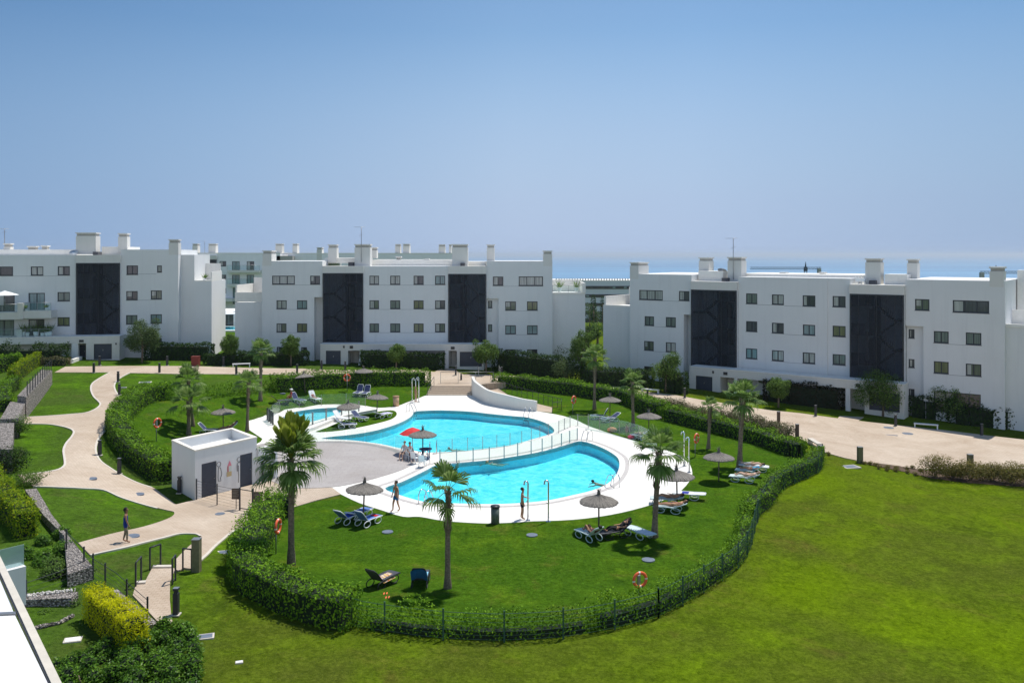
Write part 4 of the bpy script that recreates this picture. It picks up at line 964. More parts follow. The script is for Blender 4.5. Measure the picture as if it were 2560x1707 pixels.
hedge('hedge', 'young leggy hedge along the wire fence, lower right of the pool lawn',
      smooth(P('C',2150,1560)+P('G',2150,140,2110,300,2040,430,1900,560,1700,690,1500,800,1350,880,1200,930,1000,985,750,1040), closed=False, sub=2), .7, .95, L_HEDGE, .11, 125, rag=.4, group=hg, ck=.6)
hedge('hedge', 'young gappy hedge plants along the wire fence at the front of the pool lawn',
      smooth(P('G',700,1050,450,1095,200,1120,0,1130)+P('F',2200,1130,2000,1125,1750,1108,1500,1095,1250,1060,1000,1035), closed=False, sub=2), .6, .8, L_HEDGE, .10, 150, rag=.5, group=hg, ck=.5)
hedge('hedge', 'thick tall hedge at the front left of the pool lawn',
      smooth(P('F',900,1020,700,985,500,930,300,860,100,760)+P('E',2330,700,2270,600,2250,520), closed=False, sub=2), 1.5, 1.35, L_HEDGE, .12, 110, group=hg)
hedge('hedge', 'rounded light green hedge stub between the big left palm and the gate',
      smooth(P('E',2270,500,2290,400)+P('F',60,200,120,60)+P('B',190,1530,220,1450), closed=False, sub=2), 1.7, 1.3, L_HEDGE, .12, 110, rag=.25, group=hg)
def basez(c, X, Y): return g(c, X, Y)
hb = 'dark hedges below the apartment facades'
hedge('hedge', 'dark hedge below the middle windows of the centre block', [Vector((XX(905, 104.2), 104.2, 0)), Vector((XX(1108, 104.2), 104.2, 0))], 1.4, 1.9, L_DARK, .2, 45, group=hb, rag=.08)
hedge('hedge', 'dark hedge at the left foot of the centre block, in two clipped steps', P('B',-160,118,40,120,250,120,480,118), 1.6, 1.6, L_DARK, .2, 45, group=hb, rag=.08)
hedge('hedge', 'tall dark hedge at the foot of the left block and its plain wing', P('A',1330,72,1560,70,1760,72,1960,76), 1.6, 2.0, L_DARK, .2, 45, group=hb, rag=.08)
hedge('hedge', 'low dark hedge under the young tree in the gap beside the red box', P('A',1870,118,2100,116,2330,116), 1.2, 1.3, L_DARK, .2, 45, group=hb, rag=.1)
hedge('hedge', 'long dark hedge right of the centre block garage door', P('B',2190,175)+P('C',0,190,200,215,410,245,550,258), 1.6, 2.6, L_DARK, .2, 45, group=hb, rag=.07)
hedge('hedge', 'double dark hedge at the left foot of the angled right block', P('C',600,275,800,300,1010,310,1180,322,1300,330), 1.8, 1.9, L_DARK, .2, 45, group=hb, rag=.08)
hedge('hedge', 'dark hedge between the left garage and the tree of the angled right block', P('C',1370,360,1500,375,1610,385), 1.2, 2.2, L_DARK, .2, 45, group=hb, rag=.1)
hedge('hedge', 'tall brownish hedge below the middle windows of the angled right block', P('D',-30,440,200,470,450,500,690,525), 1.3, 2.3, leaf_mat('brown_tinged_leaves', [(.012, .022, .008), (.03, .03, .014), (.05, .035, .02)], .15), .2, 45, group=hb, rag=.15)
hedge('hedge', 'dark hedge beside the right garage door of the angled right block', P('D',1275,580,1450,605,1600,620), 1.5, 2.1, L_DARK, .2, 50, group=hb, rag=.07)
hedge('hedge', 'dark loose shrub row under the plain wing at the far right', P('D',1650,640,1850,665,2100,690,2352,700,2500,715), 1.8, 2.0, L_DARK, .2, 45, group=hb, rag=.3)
# left boundary planting
hedge('hedge', 'yellow-green hedge strip on top of the far stone retaining wall', smooth(P('A',100,300,230,200,350,120), closed=False), .7, 1.5, L_YG, .14, 90, rag=.15)
hedge('hedge', 'clipped green hedge bush row at the left edge in front of the balconies', P('A',-120,205,60,170,190,165), 1.6, 1.7, L_HEDGE, .15, 70, rag=.1)
hedge('hedge', 'wild shrubs under the left block balconies', P('A',-100,110,200,110,400,108,620,106), 1.6, 1.9, L_DARK, .2, 45, rag=.45)
hedge('hedge', 'low brown ground plants left of the left block entrance', P('A',380,124,500,123,640,122), 1.0, .8, L_PINK, .16, 60, rag=.3)
hedge('hedge', 'green hedge rising beside the middle stone wall at the left edge', smooth(P('A',60,560,20,480,60,400,140,330), closed=False), 1.1, 1.3, L_HEDGE, .14, 70, rag=.3)
hedge('hedge', 'large yellow-green hedge beside the long gravel-topped wall, dark on its left side',
      smooth(P('A',-190,1150,-110,1250,-10,1390,100,1530)+P('E',185,110,250,215), closed=False), 1.0, 1.4, L_YG, .12, 150, rag=.22)
hedge('hedge', 'bright yellow hedge in the private garden at the lower left', smooth(P('E',870,940,1000,1060,1130,1180,1260,1290), closed=False), .85, 1.3, L_YEL, .075, 480, rag=.18)
def shrub(label, c, X, Y, r, h, mat, n=900, s=.12, group=None, cat='shrub', name='shrub', z=None):
    p = g(c, X, Y) if c else Vector(X)
    mb = MB(); lumps = []
    for k in range(7):
        a = rnd.uniform(0, 6.28); q_ = rnd.uniform(0, .55)*r
        rr = rnd.uniform(.45, .7)*r; lumps.append(((math.cos(a)*q_, math.sin(a)*q_, h*rnd.uniform(.35, .68)), (rr, rr, h*rnd.uniform(.3, .45))))
    blob_foliage(mb, lumps, int(n*1.6), s); mb.mat(1)
    for k in range(6): a = rnd.uniform(0, 6.28); mb.tube([(0, 0, -.05), (math.cos(a)*r*.4, math.sin(a)*r*.4, h*.7)], [.03, .008], 5)
    o = mb.build(name, [mat, M_TRUNK], loc=p); return tag(o, label, cat, group)
go = 'olive brown shrubs along the road edge'
for lab, X, Y, r, h in (('largest olive shrub, left end of the row by the road', 1530, 1155, 1.5, 1.75), ('small olive shrub second in the row by the road', 1700, 1165, .95, 1.3), ('broad brownish shrub in the row in front of the second wooden post', 1860, 1180, 1.5, 1.5),
     ('brownish shrub left of the gap with the white stone', 2060, 1190, 1.2, 1.4), ('brown shrub near the right edge of the road row', 2230, 1215, 1.5, 1.6), ('brown shrub cut by the right photo edge', 2400, 1215, 1.6, 1.6)):
    shrub(lab, 'D', X, Y, r, h, L_OLIVE, 1500, .11, go)
gs = 'tiny clumps planted in the soil strip beside the road'
for i, (X, Y) in enumerate(((560, 948), (880, 1030), (935, 1035), (990, 1048), (1015, 1075), (1090, 1068), (1090.1, 1090), (1180, 1080), (1180.1, 1100), (1285, 1082), (1330, 1072), (1280, 1115), (1350, 1135), (1400, 1100))):
    shrub('tiny green clump, %s from the left in the soil strip beside the road' % ['first', 'second', 'third', 'fourth', 'fifth', 'sixth', 'seventh', 'eighth', 'ninth', 'tenth', 'eleventh', 'twelfth', 'thirteenth', 'last'][sorted((560, 880, 935, 990, 1015, 1090, 1090.1, 1180, 1180.1, 1285, 1330, 1280, 1350, 1400)).index(X)], 'D', X, Y, .28, .3, L_OLIVE, 90, .09, gs)
struct(sheet('planting_bed', P('D',1330,1060,1450,1085,2352,1110,2700,1110,2700,1250,2352,1240,1800,1200,1500,1160,1300,1110,860,1020,880,1012), M_SOIL, .025, skirt=0), 'bare soil strip along the road')
gk = 'oleander shrubs with reddish tips between the hedge and the road'
nm = ['beside the first wooden post', 'second from the hedge corner', 'third from the hedge corner', 'in front of the two short posts', 'behind the thin palm', 'right of the thin palm', 'left of the tall right palm', 'behind the tall right palm', 'right of the tall right palm', 'near the two square posts', 'beside the left square post', 'last before the concrete bench']
for i, (c, X, Y) in enumerate((('C',1300,520),('C',1420,540),('C',1530,560),('C',1640,600),('C',1740,620),('C',1880,640),('C',2010,665),('C',2130,690),('C',2240,715),('C',2340,740),('D',60,760),('D',150,800))):
    shrub('pinkish oleander shrub '+nm[i], c, X, Y, 1.25, 1.35, L_PINK, 650, .15, gk)
shrub('green shrub with pink tips at the end of the gravel-topped wall', 'A', 245, 1230, 1.2, 1.0, L_TREE, 900, .1)
shrub('dark shrub behind the yellow-green hedge beside the stepped walls', 'A', 110, 1090, 1.6, 1.7, L_DARK, 1600, .12)
shrub('shrub growing up the stone wall face at the left', 'A', 175, 780, .9, 1.7, L_TREE, 800, .12)
shrub('grey-green rounded shrub at the right end of the long dark hedge', 'C', 490, 275, 1.9, 2.6, L_PINE, 1500, .16)
shrub('greyish bush against the plain wing of the centre block', 'C', 450, 145, 1.8, 3.3, L_PINE, 1400, .18)
# ---------------------------------------------------------------- trees
def tree(label, c, X, Yb, w_, ytop, mat=L_TREE, n=3600, s=.17, shape=1.0, lean=0, group='young trees in front of the apartment blocks', lob=None, trunkf=.3):
    p = g(c, X, Yb); Yd = p.y; pxm = Yd/FPX; H = (Yb-ytop)/3.675*pxm; W = w_/3.675*pxm
    t = thing('broadleaf_tree', label, 'tree', p, 0, group)
    mb = MB(); r0 = .05+H*.012
    top = Vector((lean*H, 0, H*.8)); mb.tube([(0, 0, -.1), (lean*.2*H+.03, .02, H*.25), (lean*.5*H, 0, H*.5), top], [r0*1.3, r0, r0*.7, r0*.2], 8)
    limbs = []
    for k in range(9):
        a = k*2.4; z0 = H*rnd.uniform(.28, .6); r1 = W*.5*rnd.uniform(.55, .85)
        e = Vector((math.cos(a)*r1, math.sin(a)*r1, min(H*.95, z0+H*rnd.uniform(.18, .36)))); b0 = Vector((lean*z0, 0, z0))
        mb.tube([b0, b0.lerp(e, .5)+Vector((0, 0, .1)), e], [r0*.5, r0*.3, r0*.1], 5); limbs.append(e)
    mb.build('trunk', M_TRUNK, t)
    f = MB(); lumps = []
    zc = H*(1+trunkf)/2; hz = H*(1-trunkf)/2
    if lob:
        for (dx, dz, rr) in lob: 
            for k in range(5): d = rv()*rr*W*.28; lumps.append(((dx*W+d.x, d.y, H*dz+d.z), (rr*W*.30, rr*W*.30, rr*W*.30)))
    else:
        for k in range(16):
            d = rv(); zz = zc+d.z*hz*.68; taper = 1-.45*max(0, (zz-zc)/hz)*shape
            rr = W*.5*rnd.uniform(.36, .56); lumps.append(((d.x*W*.29*taper, d.y*W*.29*taper, zz), (rr, rr, rr*.9)))
        for e in limbs: lumps.append((e, (W*.14, W*.14, W*.13)))
        lumps.append(((0, 0, H-W*.16), (W*.17, W*.17, W*.2)))
    blob_foliage(f, lumps, int(n*2.2), s); f.build('crown', mat, t); return t
tree('dense grey-green conical tree in front of the left block, right of its garage door', 'A', 1305, 95, 320, -300, L_PINE, 5200, .15, 1.2, trunkf=.16)
tree('small young tree in the gap between the left and centre blocks', 'A', 2110, 118, 175, -170, L_TREE, 2600, .15)
tree('young bushy tree before the left wing of the centre block', 'B', 320, 128, 190, -160, L_TREE, 3000, .16, 1.2)
tree('round young tree in front of the middle of the centre block', 'B', 1287, 165, 180, -75, L_TREE, 2800, .15, .3, trunkf=.32)
tree('round light green tree at the right garage door of the centre block', 'B', 2112, 195, 240, -110, L_TREE, 3200, .16, .3, trunkf=.3)
tree('broad leafy tree in the gap between the centre and right blocks', 'C', 640, 270, 270, -200, L_TREE, 3800, .17, .3, trunkf=.15)
tree('leaning two-lobed tree before the left wing of the angled right block', 'C', 1413, 372, 250, 15, L_TREE, 3000, .16, lob=[(-.12, .62, 1.0), (.22, .78, .75), (.1, .5, .9)])
tree('small tree half hidden behind the tall right palm crown', 'C', 2330, 392, 130, 165, L_TREE, 1800, .14, .4)
tree('round young tree left of the middle of the angled right block', 'D', 95, 510, 215, 225, L_TREE, 2600, .15, .3)
tree('spreading young tree in front of the right garage of the angled right block', 'D', 1056, 590, 350, 235, L_TREE, 3800, .15, lob=[(-.22, .66, 1.0), (.16, .62, 1.05), (.12, .88, .5), (0, .48, .9)])
tree('two-crowned young tree beside the patio window at the right', 'D', 1727, 640, 320, 340, L_TREE, 3400, .15, lob=[(-.24, .66, .95), (.24, .68, .95), (-.1, .85, .5), (.02, .5, .7)])
# garden seen through the gap
def far_tree(label, px, py, W, H, mat, n=900, s=.35, cyp=False):
    p = gp(px, py); t = thing('garden_tree', label, 'tree', p, 0, 'trees in the garden behind the gap')
    mb = MB(); mb.tube([(0, 0, 0), (0, 0, H*.8)], [.25, .08], 6); mb.build('trunk', M_TRUNK, t); f = MB()
    if cyp: lumps = [((0, 0, H*(.1+.085*k)), (W*.5*math.sin(.25+2.4*k/11), W*.5*math.sin(.25+2.4*k/11), H*.08)) for k in range(11)]
    else: lumps = [((rnd.uniform(-.3, .3)*W, rnd.uniform(-.3, .3)*W, H*rnd.uniform(.5, .85)), (W*.3, W*.3, H*.22)) for k in range(8)]
    blob_foliage(f, lumps, n, s); f.build('crown', mat, t)
far_tree('slim dark cypress standing in the garden gap', 1484, 850, 1.6, 9, L_DARK, 700, .3, True)
far_tree('round olive tree left in the garden gap', 1474, 820, 6, 7, L_PINE); far_tree('olive tree right in the garden gap', 1492, 822, 5, 5.5, L_PINE)
far_tree('dark thin cypress against the right block side wing', 1506, 828, 1.5, 9, L_DARK, 600, .3, True)
far_tree('leafy garden tree low in the gap, just behind the broad tree', 1494, 868, 4.5, 4.2, L_TREE); far_tree('dark garden bush tree low in the gap at its left', 1470, 868, 4, 3.4, L_DARK)
# ---------------------------------------------------------------- palms
def palm(label, base, crown, R0=1.5, n=30, upright=0, seed=1, thick=.17, dead=8):
    rr = random.Random(seed); thick *= .86
    p = gp(*base); pxm = p.y/FPX; H = (base[1]-crown[1])*pxm; dx = (crown[0]-base[0])*pxm
    t = thing('fan_palm', label, 'palm tree', p, 0, 'fan palms around the pool')
    mb = MB(); N = 16; pts = []; rad = []
    for i in range(N+1):
        u = i/N; pts.append((dx*u**1.3, 0, -.1+(H+.1)*u)); base_f = 1.5-.5*min(1, u*5)
        rad.append(thick*base_f*(1-.25*u)*(1+(.16 if u > .68 else 0))*rr.uniform(.95, 1.06))
    mb.tube(pts, rad, 12)
    for i in range(90):   # old leaf boots on the upper trunk
        u = rr.uniform(.55, .99); a = rr.uniform(0, 6.28); x = dx*u**1.3; z = H*u; r1 = thick*1.12
        d = Vector((math.cos(a), math.sin(a), 0)); b0 = Vector((x, 0, z))+d*r1*.75; sd_ = Vector((-d.y, d.x, 0))*.05
        mb.add([b0-sd_, b0+sd_, b0+d*.10+Vector((0, 0, .20))+sd_*.5, b0+d*.10+Vector((0, 0, .20))-sd_*.5], [(0, 1, 2, 3)])
    mb.build('trunk', M_PTRUNK, t)
    f = MB(); top = Vector((dx, 0, H))
    def frond(az, el, plen, fl, droop, m=0, nl=17, spread=1.3):
        f.mat(m)
        d = Vector((math.cos(az)*math.cos(el), math.sin(az)*math.cos(el), math.sin(el))); side = Vector((-math.sin(az), math.cos(az), 0)); up = side.cross(d)*-1
        if up.z < 0: up = -up
        b0 = top+Vector((0, 0, -.05)); tip = b0+d*plen; mid = b0.lerp(tip, .5)+Vector((0, 0, .05*plen)); tip.z -= .12*plen*droop
        f.tube([b0, mid, tip], [.022, .016, .012], 4, smooth=False)
        for k in range(nl):
            a = (k/(nl-1)-.5)*2*spread; L = fl*(1-.28*abs(a)/spread)*rr.uniform(.9, 1.08)
            dd = (d*math.cos(a)+side*math.sin(a)).normalized(); w0 = fl*.062
            sv = up.cross(dd).normalized()
            fold = up*(.04 if k % 2 else -.02)
            p1 = tip+dd*L*.55+fold-Vector((0, 0, L*.05*droop)); p2 = tip+dd*L*.85-Vector((0, 0, L*.20*droop)); p3 = tip+dd*L*.93-Vector((0, 0, L*.5*droop*rr.uniform(.7, 1.3)))
            f.add([tip, p1+sv*w0, p2+sv*w0*.5, p3, p2-sv*w0*.5, p1-sv*w0], [(0, 1, 5), (1, 2, 4, 5), (2, 3, 4)])
    for i in range(n):
        az = i*2.39996+rr.uniform(-.2, .2); u = (i+.5)/n; el = R(80)-u*R(100)+rr.uniform(-.12, .12)
        frond(az, el, R0*rr.uniform(.40, .52), R0*rr.uniform(.60, .74), .25+u*.9)
    for i in range(dead): frond(rr.uniform(0, 6.28), R(-rr.uniform(45, 70)), R0*.4, R0*.4, 1.2, 0, 11, 1.5)
    for i in range(upright):   # tall young spears
        az = rr.uniform(0, 6.28); frond(az, R(rr.uniform(58, 88)), R0*rr.uniform(.45, .85), R0*.60, -.05, 1, 11, .36)
        frond(az+1, R(rr.uniform(70, 88)), R0*.15, R0*.7, -.05, 1, 9, .35)
    f.build('crown', [L_PALM, L_PALMD], t); return t
palm('full-headed fan palm at the left of the pool lawn, nearest the red life ring', (472, 1087), (472, 1003), 1.7, 14, seed=3, thick=.2, dead=2)
palm('fan palm whose crown shows just above and behind the leftmost palm', (483, 1066), (470, 950), 1.5, 17, seed=4, thick=.15, dead=1)
palm('slim fan palm right of the grey thatch parasol, left of the paddling pool', (618, 1080), (622, 956), 1.35, 14, seed=5, thick=.15, dead=1)
palm('fan palm standing at the lawn edge before the left end of the back hedge', (651, 1002), (653, 878), 1.45, 16, seed=6, thick=.18, dead=2)
palm('big foreground fan palm with upright olive spears, rising in front of the grey terrace', (728, 1412), (728, 1148), 1.75, 26, upright=26, seed=7, thick=.185, dead=7)
palm('fan palm with sparse crown in front of the lower pool', (1119, 1471), (1120, 1228), 1.5, 9, seed=8, thick=.155, dead=2)
palm('leaning fan palm at the right end of the lower pool deck', (1636, 1343), (1648, 1130), 1.6, 16, seed=9, thick=.18, dead=6)
palm('straight fan palm behind the glass fence right of the upper pool', (1583, 1067), (1581, 955), 1.3, 14, seed=10, thick=.17, dead=2)
palm('tall fan palm behind the upper pool beside the orange life ring', (1486, 1024), (1488, 892), 1.55, 17, seed=11, thick=.17, dead=2)
palm('thin short palm with a small tuft among the oleanders', (1771, 1122), (1776, 1018), 1.0, 12, seed=12, thick=.15, dead=4)
palm('tallest right palm beside the thatch parasol with the round shadow', (1849, 1168), (1857, 997), 1.65, 17, seed=13, thick=.2, dead=3)
# foreground bush at the lower left, and garden plants
def bigbush(name, label, c0, lumps, n, s, mat, cat='shrub'):
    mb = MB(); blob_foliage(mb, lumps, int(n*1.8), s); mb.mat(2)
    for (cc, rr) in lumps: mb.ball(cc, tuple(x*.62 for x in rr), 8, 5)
    mb.mat(1)
    for (cc, rr) in lumps[:8]: mb.tube([(cc[0]*.6, cc[1]*.6, -1.2), Vector(cc)*.8, cc], [.04, .03, .01], 5)
    o = mb.build(name, [mat, M_TRUNK, M_CORE], loc=c0); return tag(o, label, cat)
# ================================================================ OBJECTS
def at(px, py, off=0.0):
    p = gp(px, py); p.z += off; return p
def zdeck(p):  # surface height for things on the paved deck or lawn
    return .045 if inpoly(p, deck_poly) else (hgt(p.x, p.y)+.02)
def on(px, py):
    p = gp(px, py); p.z = zdeck(p); return p
# ---- straw parasols
def thatch_mat():
    m, nt, b = node_mat('straw_thatch')
    tc = nt.nodes.new('ShaderNodeTexCoord')
    gr = nt.nodes.new('ShaderNodeTexGradient'); gr.gradient_type = 'RADIAL'; nt.links.new(tc.outputs['Object'], gr.inputs[0])
    mu = nt.nodes.new('ShaderNodeMath'); mu.operation = 'MULTIPLY'; mu.inputs[1].default_value = 90; nt.links.new(gr.outputs['Fac'], mu.inputs[0])
    n = nt.nodes.new('ShaderNodeTexNoise'); n.noise_dimensions = '1D'; n.inputs['Scale'].default_value = 1.5; nt.links.new(mu.outputs[0], n.inputs['W'])
    c = ramp(nt, n.outputs['Fac'], [(.3, (.10, .092, .082)), (.5, (.19, .175, .155)), (.72, (.31, .29, .26))])
    f = noisen(nt, 9, 4, .7)
    c = mixc(nt, 1, c, ramp(nt, f, [(.3, (.7, .7, .7)), (.7, (1.25, 1.22, 1.2))]), 'MULTIPLY')
    nt.links.new(c, b.inputs['Base Color']); b.inputs['Roughness'].default_value = .95; bump(nt, b, n.outputs['Fac'], .8, .03); return m
M_THATCH = thatch_mat()
M_POLE = pm('weathered_wood_pole', (.16, .13, .10), .85, var=.3, scale=8)
def make_parasol():
    t = thing('straw_parasol', '', 'parasol'); Rr = 1.0; H = 1.62; apex = 2.0
    mb = MB(); mb.tube([(0, 0, -.1), (0, 0, apex)], .042, 10); mb.build('pole', M_POLE, t)
    mb = MB(); r3 = random.Random(5); n = 72; rings = [.04, .3, .6, .85, 1.0]
    V = []
    for j, q_ in enumerate(rings):
        for k in range(n):
            a = 2*math.pi*k/n; jit = r3.uniform(-.035, .05) if j == 4 else 0
            rr = (q_+jit)*Rr; z = apex-(apex-H)*(q_**.85)+(r3.uniform(-.02, .012) if j else 0)-(.05*max(0, q_-.85)/.15)
            V.append((rr*math.cos(a), rr*math.sin(a), z))
    F = [(j*n+k, (j+1)*n+k, (j+1)*n+(k+1) % n, j*n+(k+1) % n) for j in range(4) for k in range(n)]
    mb.add(V, F); mb.add([(x, y, z-.05) for x, y, z in V], [tuple(reversed(f)) for f in F])
    for k in range(150):   # loose straw fringe
        a = r3.uniform(0, 6.28); r0 = Rr*r3.uniform(.9, 1.0); z = H-.02; L = r3.uniform(.06, .14); w_ = .012
        c_, s_ = math.cos(a), math.sin(a); mb.add([(r0*c_-s_*w_, r0*s_+c_*w_, z), (r0*c_+s_*w_, r0*s_-c_*w_, z), ((r0+L*.7)*c_, (r0+L*.7)*s_, z-L*.6)], [(0, 1, 2)])
    mb.build('canopy', M_THATCH, t)
    mb = MB(); mb.tube([(0, 0, apex-.02), (0, 0, apex+.12)], [.1, .07], 10)
    for k in range(34):
        a = r3.uniform(0, 6.28); el = r3.uniform(.5, 1.5); L = r3.uniform(.15, .36); c_, s_ = math.cos(a), math.sin(a)
        e = (math.cos(el)*L*c_, math.cos(el)*L*s_, apex+.1+math.sin(el)*L*.8); mb.add([(-s_*.02, c_*.02, apex+.08), (s_*.02, -c_*.02, apex+.08), e], [(0, 1, 2)])
    mb.build('tuft', M_THATCH, t); return t
gpz = 'straw parasols on the pool lawn'
for (px, py, lab, tx, ty, sc_) in (
    (558, 1078, 'small grey straw parasol at the far left behind the service hut', 0, 0, 1.0), (763, 982, 'tilted straw parasol over the people below the back hedge, left of the life ring', .0, -.16, 1.0),
    (909, 966, 'straw parasol closest to the back hedge, beside two raised navy loungers', 0, 0, 1.0), (942, 1038, 'straw parasol at the right tip of the grass island by the paddling pool', 0, .04, 1.0),
    (873, 1062, 'tipped straw parasol in the middle of the grass island', .0, -.1, 1.0), (1057, 1143, 'straw parasol over the blue table between the two pools', 0, 0, 1.02),
    (908, 1298, 'straw parasol above the blue loungers near the walking man', .02, -.04, 1.05), (1497, 1329, 'straw parasol at the front right edge of the white deck', 0, 0, 1.03),
    (1693, 1262, 'straw parasol above the sunbathers right of the leaning palm', 0, .03, 1.06), (1797, 1204, 'straw parasol with a round shadow on open lawn', 0, 0, 1.0),
    (1525, 1044, 'pale straw parasol behind the upper pool beyond the glass fence', 0, 0, 1.0), (1622, 1090, 'straw parasol right of the upper pool beside the straight palm', 0, 0, 1.0)):
    place('parasol', make_parasol, on(px, py), 0, lab, gpz, rot=(tx, ty, rnd.uniform(0, 6)), scale=sc_)
# red umbrella
p = on(1031, 1135); t = thing('red_umbrella', 'red cloth umbrella half hidden behind the straw parasol between the pools', 'parasol', p)
mb = MB(); mb.tube([(0, 0, -.02), (0, 0, 1.9)], .025, 8); mb.build('pole', M_GREYM, t)
mb = MB(); n = 8; V = [(0, 0, 1.98)]+[(1.0*math.cos(2*math.pi*k/n+.2), 1.0*math.sin(2*math.pi*k/n+.2), 1.5) for k in range(n)]+[(.55*math.cos(2*math.pi*k/n+.2), .55*math.sin(2*math.pi*k/n+.2), 1.78) for k in range(n)]
mb.add(V, [(0, 9+k, 9+(k+1) % n) for k in range(n)]+[(9+k, 1+k, 1+(k+1) % n, 9+(k+1) % n) for k in range(n)]); mb.build('canopy', pm('red_cloth', (.62, .03, .03), .8), t)
# ---- loungers
M_SLB = pm('blue_sling', (.10, .19, .50), .8); M_SLN = pm('navy_sling', (.03, .045, .12), .8); M_SLW = pm('white_sling', (.72, .76, .78), .7); M_SLG = pm('pale_green_sling', (.55, .66, .66), .7)
M_BLK = pm('black_plastic', (.015, .015, .018), .5); M_SLK = pm('dark_grey_sling', (.06, .065, .08), .8); M_FRG = pm('pale_teal_plastic', (.58, .70, .72), .45)
def make_lounger(ang, fm, sm):
    def mk():
        t = thing('sun_lounger', '', 'sun lounger'); z = .36; W = .31; hx = .72; L = 1.92; ca, sa = math.cos(ang), math.sin(ang)
        mb = MB()
        for s in (-1, 1): mb.tube([(hx-.15, s*W, z), (1.0, s*W, z+.01), (1.5, s*W, z+.02), (L, s*W, z-.02)], .028, 8)
        mb.tube([(L, -W, z-.02), (L, W, z-.02)], .028, 8); mb.tube([(hx, -W, z), (hx, W, z)], .025, 8)
        mb.build('frame', fm, t)
        for x0 in (.62, 1.52):
            for s in (-1, 1):
                m2 = MB(); m2.tube([(x0+.27*math.cos(a), s*(W+.02), z*.48+.165*math.sin(a)+.02) for a in [2*math.pi*k/14 for k in range(14)]], .024, 6, closed=True); m2.build('leg', fm, t)
        m3 = MB(); m3.box(hx+.02, L-.03, -W+.02, W-.02, z-.005, z+.02); m3.build('seat', sm, t)
        m4 = MB(); bx = lambda d, y, o: (hx-d*ca-o*sa, y, z+d*sa-o*ca+.01)
        V = [bx(d, y, o) for o in (0, .022) for d in (0, .74) for y in (-W+.02, W-.02)]
        m4.add(V, [(0,1,3,2),(4,6,7,5),(0,4,5,1),(2,3,7,6),(0,2,6,4),(1,5,7,3)]); o = m4.build('backrest', sm, t)
        m5 = MB(); m5.tube([bx(0, -W, 0), bx(.6, -W, .0), bx(.78, -W*.8, 0), bx(.78, W*.8, 0), bx(.6, W, 0), bx(0, W, 0)], .026, 8); m5.build('backrest_frame', fm, o)
        return t
    return mk
LS = {'wb': (M_WHITEP, M_SLB), 'wn': (M_WHITEP, M_SLN), 'ww': (M_WHITEP, M_SLW), 'wg': (M_FRG, M_SLG), 'kk': (M_BLK, M_SLK)}
gl = 'sun loungers around the pools'
def lounger(h, f, ang, st, lab):
    a = on(*h); b = on(*f); d = b-a; p = (a+b)/2; r = math.atan2(d.y, d.x); c = p-Vector((math.cos(r), math.sin(r), 0))*1.1; c.z = zdeck(p)
    fm, sm = LS[st]; return place('L%s%d' % (st, ang), make_lounger(R(ang), fm, sm), c, r, lab, gl)
LG = {}
